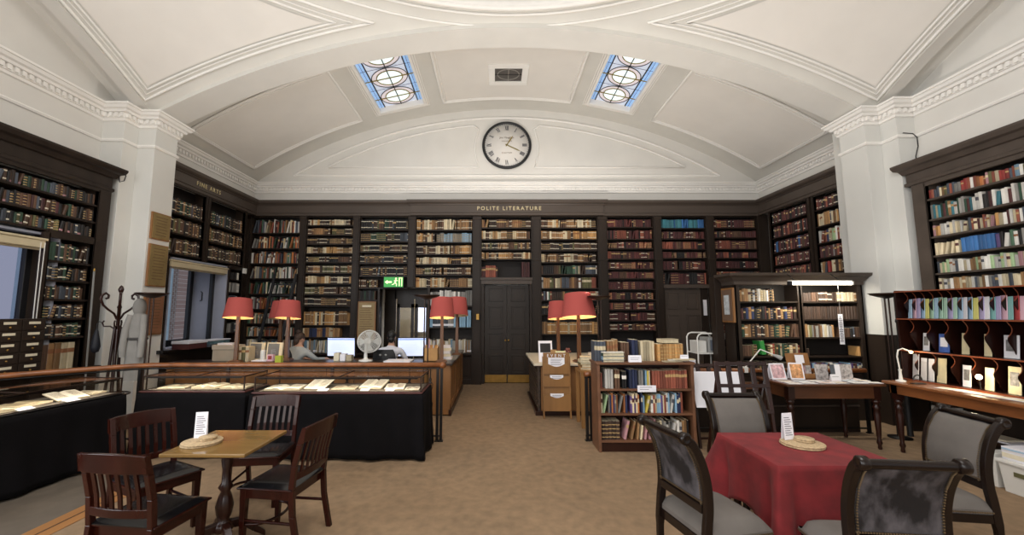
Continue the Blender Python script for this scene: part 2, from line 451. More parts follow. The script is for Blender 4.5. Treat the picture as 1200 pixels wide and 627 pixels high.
# back arch: its face towards the room, its soffit, and the step up to the bay vault
def arc(xc, half, zs, za, n=64):
    r = za-zs; rho = (half*half+r*r)/(2*r); z0 = za-rho; a = math.asin(half/rho)
    return [(xc+rho*math.sin(-a+2*a*i/n), z0+rho*math.cos(-a+2*a*i/n)) for i in range(n+1)]
CB = .28
soff = arc(CB, 5.98, 4.98, 6.53)
vault = arc(CB, 6.5, 5.0, 7.0)
m = MB(); n = len(soff)
fa = [(x, 6.66, z) for x, z in soff] + [(x, 6.66, sph(x, YA)+.03 if abs(x-CX) < HX+.4 else z+.1) for x, z in soff]
m.add(fa, [(i, i+1, n+i+1, n+i) for i in range(n-1)], plaster_grey)
so = [(x, 6.66, z) for x, z in soff] + [(x, 7.2, z) for x, z in soff]
m.add(so, [(i, n+i, n+i+1, i+1) for i in range(n-1)], plaster)
up_ = [(x, 7.2, z) for x, z in soff] + [(x, 7.2, z+.75) for x, z in soff]
m.add(up_, [(i, n+i, n+i+1, i+1) for i in range(n-1)], plaster)
struct(m, 'ceiling_arch')
m = MB(); n = len(vault)
VRHO = (6.5*6.5+4.0)/4.0; VZ0 = 7.0-VRHO
def vz(x): return VZ0+math.sqrt(VRHO*VRHO-(x-CB)**2)
def strip_patch(mb, xs, y0, y1, mm, dz=0):
    k_ = len(xs)
    mb.add([(x, y0, vz(x)+dz) for x in xs]+[(x, y1, vz(x)+dz) for x in xs], [(i, k_+i, k_+i+1, i+1) for i in range(k_-1)], mm, True)
SK = [(-2.83, -1.76), (2.28, 3.28)]; SY0, SY1 = 7.5, 9.78
def span(a, b, n=24): return [a+(b-a)*i/n for i in range(n+1)]
edges = [-6.22, SK[0][0], SK[0][1], SK[1][0], SK[1][1], 6.78]
for i in range(5):
    xs = span(edges[i], edges[i+1])
    if i in (1, 3): strip_patch(m, xs, 7.2, SY0, plaster_grey); strip_patch(m, xs, SY1, YB, plaster_grey)
    else: strip_patch(m, xs, 7.2, YB, plaster_grey)
struct(m, 'ceiling_vault')
# raised panels on the vault
for k, (a, b) in enumerate(((-5.9, -3.3), (-1.3, 1.85), (3.85, 6.45))):
    m = MB(); y0, y1 = 7.72, 9.88
    xs = span(a, b, 30)
    strip_patch(m, xs, y0, y1, plaster_panel, -.03)
    out = [(x, y1) for x in xs] + [(b, y1+(y0-y1)*i/8) for i in range(1, 8)] + [(x, y0) for x in xs[::-1]] + [(a, y0+(y1-y0)*i/8) for i in range(1, 8)]
    m.tube([(x, y, vz(x)-.03) for x, y in out], .026, plaster_white, 6, closed=True)
    m.tube([(x+(.07 if x < (a+b)/2 else -.07)*(1 if x in (a, b) else 0), y+(.07 if y < 8.8 else -.07)*(1 if y in (y0, y1) else 0), vz(x)-.035) for x, y in out], .014, plaster_white, 5, closed=True)
    struct(m, 'ceiling_panel_%d' % (k+5))
# tympanum with its arched panels
m = MB()
ty = arc(CB, 6.5, 5.0, 7.0, 60); n = len(ty)
m.add([(x, YB-.02, z) for x, z in ty]+[(x, YB-.02, 4.9) for x, z in ty], [(i, n+i, n+i+1, i+1) for i in range(n-1)], plaster)
m.add([(x, YB-.02, z) for x, z in ty]+[(x, YB+.2, z) for x, z in ty], [(i, i+1, n+i+1, n+i) for i in range(n-1)], plaster)
struct(m, 'wall_tympanum')
m = MB()
inner = arc(CB, 4.9, 5.3, 6.6, 60)
for sgn in (-1, 1):
    pts = [p for p in inner if (p[0]-CB)*sgn > .8]
    if sgn < 0: pts = pts[::-1]
    e = [(CB+sgn*(.72+.10*math.sin(PI*i/8)), 5.42+1.02*i/8) for i in range(9)]     # curved end beside the clock
    ol = e + [(x, z-.02) for x, z in pts if z > 5.42] + [(CB+sgn*4.6, 5.42)]
    m.tube([(x, YB-.035, z) for x, z in ol], .022, plaster_white, 6, closed=True)
ol2 = arc(CB, 5.5, 5.2, 6.76, 60)
m.tube([(x, YB-.03, z) for x, z in ol2], .028, plaster_white, 6)
m.tube([(ol2[0][0], YB-.03, 5.2), (ol2[-1][0], YB-.03, 5.2)], .028, plaster_white, 6)
struct(m, 'trim_3')
# side arches and lunette walls over the near walls
for nm, xi, sg in (('left', -5.73, -1), ('right', 6.23, 1)):
    m = MB()
    lo = arc(CY, YA-CY, 4.98, 6.5); n = len(lo)
    a = [(xi, y, z) for y, z in lo]
    fa = a + [(xi, y, sph(xi, y)+.05) for y, z in lo]
    m.add(fa, [(i, n+i, n+i+1, i+1) for i in range(n-1)], plaster_grey)
    b = [(xi+sg*.2, y, z) for y, z in lo]
    m.add(a+b, [(i, i+1, n+i+1, n+i) for i in range(n-1)], plaster)
    c = [(xi+sg*.2, y, z+.14) for y, z in lo]
    m.add(b+c, [(i, i+1, n+i+1, n+i) for i in range(n-1)], plaster_grey)
    d = [(xi+sg*.62, y, z+.14) for y, z in lo]
    m.add(c+d, [(i, i+1, n+i+1, n+i) for i in range(n-1)], plaster)
    struct(m, 'ceiling_arch_'+nm)
    m = MB()
    x0 = xi+sg*.55
    m.add([(x0, y, z+.2) for y, z in lo]+[(x0, y, 4.9) for y, z in lo], [(i, n+i, n+i+1, i+1) for i in range(n-1)], plaster)
    struct(m, 'wall_lunette_'+nm)

# ---- skylights: leaded coloured glass lit from above
sky_white = mat('skylight clear glass', '#e9f4f2', 0.5, 0.05, 6, emit=.72, ecol='#dcecee')
sky_blue = mat('skylight blue glass', '#8fb4e6', 0.5, 0.2, 8, emit=.55, ecol='#8fb0d8')
sky_pale = mat('skylight pale glass', '#c7cede', 0.5, 0.1, 10, emit=.52, ecol='#bcc4d6')
sky_rose = mat('skylight rose glass', '#d8cdd0', 0.5, 0.1, 10, emit=.5, ecol='#cfc8cc')
lead = mat('lead came', '#1b1a19', 0.6, 0)
lead_gold = mat('gilt came', '#8a7a3a', 0.5, 0.1)
for k, (a, b) in enumerate(SK):
    zc_ = (vz(a)+vz(b))/2; ang = math.atan2(vz(b)-vz(a), b-a); L = math.hypot(b-a, vz(b)-vz(a)); H_ = SY1-SY0
    root = thing('window_%d' % (k+3), None, None, ((a+b)/2, (SY0+SY1)/2, zc_)); root['kind'] = 'structure'
    root.rotation_euler = (0, -ang, 0)
    m = MB()
    for s_, t_ in ((.0, .05), (.06, .03), (.11, .02)):
        w_, h_ = L/2+s_, H_/2+s_
        for x0, y0, x1, y1 in ((-w_-t_, -h_-t_, w_+t_, -h_), (-w_-t_, h_, w_+t_, h_+t_), (-w_-t_, -h_, -w_, h_), (w_, -h_, w_+t_, h_)):
            m.box(x0, y0, -.035+s_*.1, x1, y1, .02, plaster_white)
    for x0, y0, x1, y1 in ((-L/2-.03, -H_/2-.03, L/2+.03, -H_/2+.01), (-L/2-.03, H_/2-.01, L/2+.03, H_/2+.03), (-L/2-.03, -H_/2, -L/2+.01, H_/2), (L/2-.01, -H_/2, L/2+.03, H_/2)):
        m.box(x0, y0, -.02, x1, y1, .16, plaster_white)
    m.build('window_frame', root, local=True)
    g = MB(); z_ = .10
    bw = .14
    g.box(-L/2, -H_/2, z_+.01, L/2, H_/2, z_+.02, sky_pale)
    g.box(-L/2, -H_/2, z_, -L/2+bw, H_/2, z_+.012, sky_blue); g.box(L/2-bw, -H_/2, z_, L/2, H_/2, z_+.012, sky_blue)
    cells = 3; ch = H_/cells; rx = L/2-bw-.02
    for c_ in range(cells):
        yc = -H_/2+ch*(c_+.5)
        for r_, mm, dz in ((1.0, sky_rose, .006), (.72, sky_white, .002)):
            vs = [(0, yc, z_+dz)]+[(rx*r_*math.cos(2*PI*i/40), yc+ch*.47*r_*math.sin(2*PI*i/40), z_+dz) for i in range(40)]
            g.add(vs, [(0, 1+(i+1) % 40, 1+i) for i in range(40)], mm)
    g.build('window_glass', root, local=True)
    g = MB()
    for c_ in range(cells):
        yc = -H_/2+ch*(c_+.5)
        for r_, mm, t_ in ((1.0, lead, .009), (.72, lead_gold, .013)):
            g.tube([(rx*r_*math.cos(2*PI*i/40), yc+ch*.47*r_*math.sin(2*PI*i/40), z_) for i in range(40)], t_, mm, 5, closed=True)
        g.tube([(-L/2, yc, z_-.004), (L/2, yc, z_-.004)], .014, lead_gold, 5)
    for x_ in (-L/2+bw, 0, L/2-bw): g.tube([(x_, -H_/2, z_-.002), (x_, H_/2, z_-.002)], .015 if x_ else .012, lead, 5)
    for x_ in (-L/2+bw*.5, L/2-bw*.5): g.tube([(x_, -H_/2, z_-.002), (x_, H_/2, z_-.002)], .004, lead, 5)
    for c_ in range(1, cells): g.tube([(-L/2, -H_/2+ch*c_, z_-.002), (L/2, -H_/2+ch*c_, z_-.002)], .004, lead, 5)
    g.build('window_leading', root, local=True)
# ventilator between them
v0 = thing('ceiling_vent', 'dark patterned ventilator in a white frame set in the vault between the skylights', 'vent', (.28, 8.8, vz(.28)-.03))
m = MB()
for x0, y0, x1, y1 in ((-.44, -.4, .44, -.27), (-.44, .27, .44, .4), (-.44, -.27, -.3, .27), (.3, -.27, .44, .27)): m.box(x0, y0, -.04, x1, y1, .03, plaster_white)
m.build('vent_frame', v0, bevel=.01, local=True)
vg = mat('vent grille', '#57524e', .7, .1)
m = MB(); m.box(-.3, -.27, -.005, .3, .27, .01, vg)
m.build('vent_panel', v0, local=True)
m = MB(); vl = mat('vent tracery', '#8c8780', .6, 0)
m.tube([(.24*math.cos(2*PI*i/32), .2*math.sin(2*PI*i/32), -.008) for i in range(32)], .012, vl, 5, closed=True)
m.tube([(-.3, 0, -.01), (.3, 0, -.01)], .014, mat('vent bar', '#2c2926', .6, 0), 5); m.tube([(0, -.25, -.008), (0, .25, -.008)], .01, vl, 5)
m.build('vent_grille', v0, local=True)

# ---- windows in the left wall: splayed grey reveals, dark frames, brick house across the street
frosted = glass('dusk blue glass', '#d3d6e6', .1)
reveal = mat('blue grey painted reveal', '#9a9dab', .6, .04, 3)
for nm, x_in, y0, y1, z0, z1, deep in (('window_1', XL, 3.5, 5.66, 1.0, 2.72, -.06), ('window_2', -6.2, 7.62, 9.2, 1.05, 2.68, .45)):
    root = thing(nm, None, None, (x_in, (y0+y1)/2, z0)); root['kind'] = 'structure'
    m = MB(); xo = x_in-deep; xi_ = x_in+(.26 if deep > 0 else .30)
    m.hexa([(xo, y0+.06, z0), (xi_, y0-.0, z0), (xi_, y0-.03, z0), (xo, y0-.03, z0), (xo, y0+.06, z1), (xi_, y0, z1), (xi_, y0-.03, z1), (xo, y0-.03, z1)], reveal)
    m.hexa([(xo, y1-.16, z0), (xi_, y1, z0), (xi_, y1+.03, z0), (xo, y1+.03, z0), (xo, y1-.16, z1), (xi_, y1, z1), (xi_, y1+.03, z1), (xo, y1+.03, z1)], reveal)
    m.box(xo, y0, z1, xi_, y1, z1+.03, reveal); m.box(xo, y0, z0-.04, xi_, y1, z0, reveal)
    if deep > 0: m.box(-6.22, y1-.13, z0, -6.16, y1+.01, z1, black_plastic)
    m.build('window_reveal', root)
    m = MB(); ya, yb = y0+.05, y1-.14
    fr_ = black_plastic
    for a in ((ya, z0, ya+.07, z1), (yb-.09, z0, yb, z1), (ya, z0, yb, z0+.09), (ya, z1-.08, yb, z1)): m.box(xo+.02, a[0], a[1], xo+.09, a[2], a[3], fr_)
    if nm == 'window_2':
        m.box(xo+.02, (ya+yb)/2-.02-.25, z0, xo+.08, (ya+yb)/2+.02-.25, z1, fr_)
        m.tube([(xo+.25, yb+.02, 1.95), (xo+.31, yb-.02, 1.95), (xo+.31, yb-.02, 2.12), (xo+.27, yb, 2.14)], .012, black_metal)
    m.build('window_frame', root, bevel=.006)
    m = MB(); m.box(xo+.045, ya, z0, xo+.05, yb, z1, pane_glass if nm == 'window_2' else frosted); m.build('window_pane', root)
bl = mat('cream blind cassette', '#cdbf9f', .6, .04)
for y0, y1, z_, x_, lab in ((3.3, 5.42, 2.6, -5.93, 'cream roller blind cassette over the window with the card drawers'), (7.55, 9.16, 2.6, -5.93, 'cream roller blind cassette over the bay window')):
    b0 = thing('roller_blind', lab, 'blind', (x_, (y0+y1)/2, z_))
    m = MB(); m.box(x_-.08, y0, z_-.07, x_+.03, y1, z_+.03, bl); m.box(x_-.09, y0-.02, z_+.03, x_+.045, y1+.02, z_+.06, bl); m.build('cassette', b0, bevel=.008)
    m = MB(); m.tube([(x_-.03, y0+.02, z_-.08), (x_-.03, y1-.02, z_-.08)], .018, bl); m.build('rolled_fabric', b0)
    if y0 < 5:
        m = MB(); yy = 5.41
        m.tube([(x_+.03, yy, z_+.0)]+[(x_+.03+.0*i, yy-.02+.015*math.cos(PI*i/8), 1.06-.05*math.sin(PI*i/8)) for i in range(9)]+[(x_+.03, yy-.05, z_)], .006, white_plastic, 5); m.build('pull_cord', b0)
brick = bpy.data.materials.new('street brick'); brick.use_nodes = True
bt = brick.node_tree.nodes.new('ShaderNodeTexBrick'); bt.inputs['Scale'].default_value = 3.2
bt.inputs['Color1'].default_value = lin('#8a6a5c'); bt.inputs['Color2'].default_value = lin('#9a8072'); bt.inputs['Mortar'].default_value = lin('#c2b8ae')
btc = brick.node_tree.nodes.new('ShaderNodeTexCoord'); btm = brick.node_tree.nodes.new('ShaderNodeMapping'); btm.inputs['Rotation'].default_value = (PI/2, 0, PI/2)
brick.node_tree.links.new(btc.outputs['Object'], btm.inputs['Vector']); brick.node_tree.links.new(btm.outputs['Vector'], bt.inputs['Vector'])
brick.node_tree.links.new(bt.outputs['Color'], brick.node_tree.nodes['Principled BSDF'].inputs['Base Color'])
pale_render = mat('pale render house', '#b9cfd6', .8, .05)
hb = thing('street_building', 'pale rendered house with a brick return seen through the bay window', 'building', (-13, 15, -3))
m = MB(); m.box(-15, 13.0, -3, -12, 15.5, 9, pale_render); m.build('rendered_wall', hb)
m = MB(); m.box(-15, 15.5, -3, -11.8, 16.6, 9, brick); m.build('brick_wall', hb)
m = MB()
for zz in (1.5, 3.4, 5.2):
    for yy in (13.5, 14.5): m.box(-11.99, yy, zz, -11.96, yy+.5, zz+1.0, mat('street window', '#5f6f78', .2, .1))
m.build('window', hb)

# ---------------------------------------------------------------- books
COL = {'black':'#1d1a1a','dark brown':'#3d2c22','brown':'#5b4130','tan':'#94704a','cream':'#cfc0a0','white':'#d8d4cc','grey':'#84817c','slate':'#4a505a',
 'maroon':'#4e2828','dark red':'#5e2f2c','brick red':'#8e4e3c','red':'#8e3530','orange':'#a8683c','yellow':'#c9b24a','olive':'#5d5a3a','dark green':'#2b4434','green':'#4a6650',
 'light green':'#9fb88c','teal':'#3f7a86','light blue':'#86a8c0','blue':'#3a6ea8','navy':'#262f4e','purple':'#5f4a7a','pink':'#a87c80','buff':'#b78a54'}
BM = {k: mat('book cloth '+k, v, .6, .10, 9) for k, v in COL.items()}
def vary_books(m, lo=.55, hi=1.3):     # no two bindings faded alike
    nt = m.node_tree; n = nt.nodes; l = nt.links; b = n['Principled BSDF']; src = b.inputs['Base Color'].links[0].from_socket
    g = n.new('ShaderNodeNewGeometry'); oi = n.new('ShaderNodeObjectInfo'); ad = n.new('ShaderNodeMath'); ad.operation = 'ADD'; fr = n.new('ShaderNodeMath'); fr.operation = 'FRACT'
    l.new(g.outputs['Random Per Island'], ad.inputs[0]); l.new(oi.outputs['Random'], ad.inputs[1]); l.new(ad.outputs[0], fr.inputs[0])
    mr = n.new('ShaderNodeMapRange'); mr.inputs['To Min'].default_value = lo; mr.inputs['To Max'].default_value = hi; l.new(fr.outputs[0], mr.inputs['Value'])
    mx = n.new('ShaderNodeVectorMath'); mx.operation = 'SCALE'; l.new(src, mx.inputs[0]); l.new(mr.outputs[0], mx.inputs['Scale']); l.new(mx.outputs['Vector'], b.inputs['Base Color'])
for k_ in BM.values(): vary_books(k_)
tan_tape = mat('gilt spine band', '#b99a68', .55, .08)
def book_mb(mb, M, t, h, d, col, style=0, pages=True):
    # local: x = thickness, y = depth (spine at y=0), z = height
    old = mb.M; mb.M = M; c = BM[col]
    r = min(.010, t*.35)
    poly = [(0, d), (0, r), (t*.22, 0), (t*.78, 0), (t, r), (t, d)]
    vs = [(x, y, 0) for x, y in poly] + [(x, y, h) for x, y in poly]
    mb.add(vs, [(i, (i+1) % 6, 6+(i+1) % 6, 6+i) for i in range(6)] + [(5,4,3,2,1,0)], c)
    mb.add([(x, y, h) for x, y in poly], [(0,1,2,3,4,5)], page_paper if pages and style != 9 else c)
    def band(z0, z1, mm, e=.0018):
        q = [(-e, r), (t*.22, -e), (t*.78, -e), (t+e, r)]
        mb.add([(x, y, z0) for x, y in q]+[(x, y, z1) for x, y in q], [(0,1,5,4), (1,2,6,5), (2,3,7,6)], mm)
    if style == 1:      # tied with cotton tape
        band(h*.17, h*.17+.017, tape); band(h*.79, h*.79+.017, tape)
    elif style == 2:    # gilt bands
        for f in (.12, .34, .56, .78): band(h*f, h*f+.010, tan_tape)
    elif style == 3:    # lettering piece
        band(h*.62, h*.78, brown_tape if col in ('cream', 'white', 'tan', 'buff', 'grey') else tan_tape)
    elif style == 4:    # printed title strip
        band(h*.55, h*.76, {'white': ink, 'cream': BM['maroon'], 'black': BM['white'], 'navy': BM['cream']}.get(col, BM['cream']), .0012)
    elif style == 5:    # paper shelf mark near the foot
        band(h*.08, h*.20, white_card)
    elif style == 6:    # pink shelf mark
        band(h*.06, h*.22, BM['pink'])
    mb.M = old
SHELVED = MB()          # every book beyond the three hundred that show largest
def shelf_run(p0, u, L, hmax, pal, depth=.2, tmin=.022, tmax=.05, styles=(0,), fill=1.0, lean=.04, hvar=.16, rnd=R, sink=.03):
    """yields (matrix, thickness, height, depth, colour, style) along a shelf. p0: front edge of the shelf's upper face at its start, u: unit vector along the shelf, books go into the wall at u rotated by +90 degrees"""
    u = Vector(u).normalized(); n = Vector((-u.y, u.x, 0))
    base = Matrix(((u.x, n.x, 0, 0), (u.y, n.y, 0, 0), (0, 0, 1, 0), (0, 0, 0, 1)))
    s = .006; out = []
    run_col = None; run = 0
    while True:
        if run <= 0:
            run_col = rnd.choice(pal); run = rnd.choice((1, 1, 1, 2, 3, 5) if len(pal) > 2 and pal not in (P_NO) else (3, 5)) if len(pal) < 5 or tmin > .024 else 1; run_t = rnd.uniform(tmin, tmax); run_h = hmax*rnd.uniform(1-hvar, 1); run_s = rnd.choice(styles)
        t = run_t*rnd.uniform(.92, 1.08); h = run_h*rnd.uniform(.97, 1.0); run -= 1
        if rnd.random() < lean and s+t+h*.3 < L:
            a = rnd.uniform(.10, .26)
            M = T(p0[0], p0[1], p0[2]) @ base @ T(s+h*math.sin(a)*0+.0, sink, 0) @ RY(0) @ T(0, 0, 0)
            M = M @ Matrix.Shear('YZ', 4, (0, 0)) if False else M @ RY(a)
            M = T(0, 0, t*math.sin(a)) @ M
            out.append((M, t, h*.95, depth, run_col, run_s)); s += t/math.cos(a)+h*math.sin(a)*.95; continue
        if s+t > L*fill-.004: break
        if s > 0: out.append((T(p0[0], p0[1], p0[2]) @ base @ T(s, sink+rnd.uniform(0, .012), 0), t, h, depth, run_col, run_s))
        s += t+rnd.uniform(.0003, .0015)
        if rnd.random() < .012: s += rnd.uniform(.02, .06)
    return out
def fill(p0, u, L, hmax, pal, **kw):
    for b in shelf_run(p0, u, L, hmax, pal, **kw): book_mb(SHELVED, *b)

P_NO = []
P_OLD = ['dark brown','brown','dark brown','black','tan','brown','olive']
P_DARK = ['black','dark brown','slate','black','brown','dark green']
P_TAN = ['tan','cream','brown','tan','dark brown','buff','cream']
P_RED = ['maroon','dark red','maroon','dark red','brown','black','maroon','brick red']
P_MIX = ['cream','white','brick red','green','grey','tan','maroon','slate','dark green','white','orange']
P_PALE = ['white','grey','cream','white','light blue']
P_FOLIO = ['brown','olive','tan','dark brown','cream']
SA = (0, 1, 1, 2, 1, 3); SD = (0, 1, 2, 0, 2, 0); SR = (0, 0, 2, 0, 3, 1); SM = (0, 0, 0, 4, 0, 0, 3, 0, 0)

def face_frame(axis, mb, *a): mb.box(*a)
# generic built-in bookcase on the back wall
BF, BB = 10.2, 10.495
BAYS = {1:(-6.047,-4.85),2:(-4.682,-3.527),3:(-3.359,-2.163),4:(-1.974,-.567),5:(-.357,.882),6:(1.113,2.52),7:(2.751,3.905),8:(4.094,5.207),9:(5.396,6.488)}
ZL = {1:[3.657,3.272,2.9,2.528,2.152,1.78,1.43,1.124],2:[3.852,3.612,3.383,3.149,2.927,2.66,2.402,2.138,1.862,1.39,1.104],3:[3.745,3.445,3.188,2.906,2.59,2.298],
 4:[3.736,3.426,3.128,2.879,2.62,2.308,1.862,1.338],5:[3.79,3.501,3.249,3.005,2.553],6:[3.79,3.501,3.224,2.927,2.632,2.289,1.997,1.656,1.177],
 7:[3.807,3.507,3.27,3.012,2.763,2.528,2.262,2.013,1.765,1.502,1.267],8:[3.779,3.513,3.255,3.033,2.744,2.381],9:[3.788,3.543,3.255,3.033,2.78,2.549,2.3,2.05,1.8,1.5,1.2]}
PAL = {1:[P_MIX],2:[P_TAN,P_OLD,P_OLD],3:[P_DARK,P_DARK,P_OLD],4:[P_TAN,P_OLD,P_TAN],5:[P_OLD,P_TAN],6:[P_TAN,P_TAN,P_OLD],7:[P_RED],8:[P_RED],9:[P_RED]}
STY = {1:SM,2:SA,3:SA,4:SA,5:SA,6:SA,7:SR,8:SR,9:SR}
WHICH = {1:'at the corner behind the ladder, with pale modern spines',2:'behind the grey-jumpered person, full of tape-tied old volumes',3:'above the notice board and green exit sign',4:'above the white binders, beside the central double doors',
 5:'over the central double doors',6:'behind the lit red lamps on the desk with the leaflet stand',7:'full of red and maroon volumes, behind the row of display books',8:'over the single panelled door',9:'of maroon volumes rising behind the free-standing bookcase'}
TOP = 4.10
for k, (x0, x1) in BAYS.items():
    root = thing('wall_bookcase', 'tall dark built-in bookcase '+WHICH[k], 'bookcase', ((x0+x1)/2, BF, 0))
    low = {5: 2.5, 8: 2.33}.get(k, 0)
    px = {1:-6.2, 2:-4.85, 3:-3.527, 4:-2.163, 5:-.567, 6:.882, 7:2.52, 8:3.905, 9:5.207}[k]
    m = MB()
    zb = 2.3 if k == 4 else 0
    m.box(px, BF-.03, zb, x0, BF+.05, TOP, dark_wood); m.box(px+.03, BF-.05, max(zb, .8), x0-.03, BF-.03, TOP-.12, dark_wood)
    m.box(px-.005, BF-.055, TOP-.12, x0+.005, BF-.028, TOP-.05, dark_wood); m.box(px-.005, BF-.055, 2.95, x0+.005, BF-.028, 3.0, dark_wood)
    if zb == 0: m.box(px-.02, BF-.1, 0, x0+.02, BF-.03, .72, dark_wood)
    m.build('pilaster', root, bevel=.005)
    if k == 9:
        m = MB(); m.box(x1, BF-.03, 0, 6.74, BF+.05, TOP, dark_wood); m.build('pilaster', root, bevel=.005)
    m = MB(); m.box(x0, BB-.02, max(low, .02) if k not in (3, 4) else 2.3, x1, BB, TOP, case_back)
    if k == 3: m.box(x0, BB-.02, 0, -2.86, BB, 2.3, case_back)
    if k == 4: m.box(-1.62, BB-.02, 0, x1, BB, 2.3, case_back)
    m.build('back_panel', root)
    m = MB(); m.box(x0-.02, BF+.02, TOP-.05, x1+.02, BF+.05, TOP+.02, dark_wood); m.box(x0-.015, BF+.03, low or .0, x0+.01, BB-.02, TOP, dark_wood) if k not in (4,) else m.box(x0-.015, BF+.03, 2.3, x0+.01, BB-.02, TOP, dark_wood)
    m.box(x1-.01, BF+.03, (2.3 if k == 3 else low or 0), x1+.015, BB-.02, TOP, dark_wood)
    if k == 3: m.box(-2.88, BF+.01, 0, -2.83, BB-.02, 2.3, dark_wood)
    if k == 4: m.box(-1.66, BF+.01, 0, -1.61, BB-.02, 2.3, dark_wood)
    m.build('side_panel', root)
    if k in (1, 2, 3, 4, 6, 7, 9):
        m = MB(); xa, xb = (x0, -2.88) if k == 3 else ((-1.61, x1) if k == 4 else (x0, x1))
        m.box(xa, BF-.06, 0, xb, BB-.02, .66, dark_wood); m.box(xa, BF-.13, .68, xb, BB-.02, .73, dark_wood_h); m.box(xa, BF-.09, 0, xb, BF-.06, .12, dark_wood)
        if xb-xa > .8:
            for a, b in ((xa+.06, (xa+xb)/2-.03), ((xa+xb)/2+.03, xb-.06)): m.box(a, BF-.075, .2, b, BF-.06, .6, dark_wood)
        m.build('base_cupboard', root, bevel=.005)
    zl = ZL[k]; prev = TOP-.05
    for i, z in enumerate(zl):
        a, b = x0, x1
        if k == 3 and z < 2.31: a, b = x0, -2.88
        if k == 4 and z < 2.29: a, b = -1.61, x1
        full = (k == 3 and i == 5) or (k == 4 and i == 5)
        m = MB(); m.box((a if not full else x0), BF+.015, z-.028, (b if not full else x1), BB-.02, z, dark_wood_h)
        m.build('shelf', root)
        pal = PAL[k][i % len(PAL[k])]; st = STY[k]; gap = prev-z; hm = min(gap-.045, .44)
        if k == 4 and i in (6,): pal = ['white', 'grey', 'white']; st = (0, 5)
        if k == 4 and i in (7,): pal = ['grey', 'slate', 'light blue']; st = (5, 0)
        if k == 6 and i in (4, 5, 6): pal = P_MIX+P_OLD; st = SM
        if k == 6 and i == 7: pal = ['black', 'dark brown']
        if k == 6 and i == 8: pal = ['buff', 'tan', 'cream']; hm = .3
        if k == 2 and i == 9: hm = .34
        if k == 2 and i == 10: pal = ['white', 'navy', 'brick red', 'cream', 'tan']; st = SM; hm = .24
        if k == 8 and i == 0: pal = ['teal', 'blue', 'teal']; st = (0,)
        if k == 4 and i == 1: fill((a, BF, z), (1, 0, 0), .5, hm, P_TAN, styles=SA); fill((a+.5, BF, z), (1, 0, 0), b-a-.5, hm, ['grey', 'light blue'], styles=(2, 2), lean=0)
        elif k == 5 and i == 4:
            fill((a, BF, z), (1, 0, 0), .42, .3, ['brick red', 'maroon'], styles=(3,), lean=0); fill((b-.25, BF, z), (1, 0, 0), .24, .38, ['maroon', 'dark brown'], lean=0)
        else: fill((a, BF, z), (1, 0, 0), b-a, hm, pal, styles=st, tmin=.026 if k != 1 else .018, tmax=.056 if k != 1 else .04, lean=.22 if k == 1 else .03, fill=.78 if (k == 2 and i == 10) else 1.0, hvar=.22 if k == 1 else .12)
        prev = z-.028
        if k == 3 and i == 5: prev = z
    if k == 3:
        fill((x0, BF, 2.0), (1, 0, 0), .46, .24, P_DARK, styles=(0,)); m = MB(); m.box(x0, BF+.015, 1.972, -2.88, BB-.02, 2.0, dark_wood_h); m.build('shelf', root)
    if k in (1, 2, 4): fill((x0 if k != 4 else -1.61, BF, .73), (1, 0, 0), x1-(x0 if k != 4 else -1.61), .33, P_PALE+['tan'], styles=(0, 5), fill=1 if k == 1 else .98)
    if k == 4:
        pass
# entablature round the bay, with gilt subject names
m = MB(); EP = [(-5.93, 7.2), (-5.93, BF-.03), (-2.1, BF-.03), (-2.1, BF-.09), (2.66, BF-.09), (2.66, BF-.03), (6.5, BF-.03), (6.5, 7.1)]
sweep(m, EP, [(0, 4.07), (.015, 4.08), (.015, 4.13), (.03, 4.14), (.03, 4.155), (.0, 4.16), (.0, 4.33), (.02, 4.335), (.03, 4.36), (.06, 4.37), (.085, 4.40), (.09, 4.44), (.09, 4.455), (-.35, 4.455)], ent_wood)
ent = struct(m, 'trim_4')
text('POLITE LITERATURE', .135, gold, 'lettering', ent, T(.33, BF-.096, 4.245) @ FACE_CAM, .004, space=1.35)
text('FINE ARTS', .12, gold, 'lettering', ent, T(-5.922, 8.42, 4.245) @ FACE_EAST, .004, space=1.35)

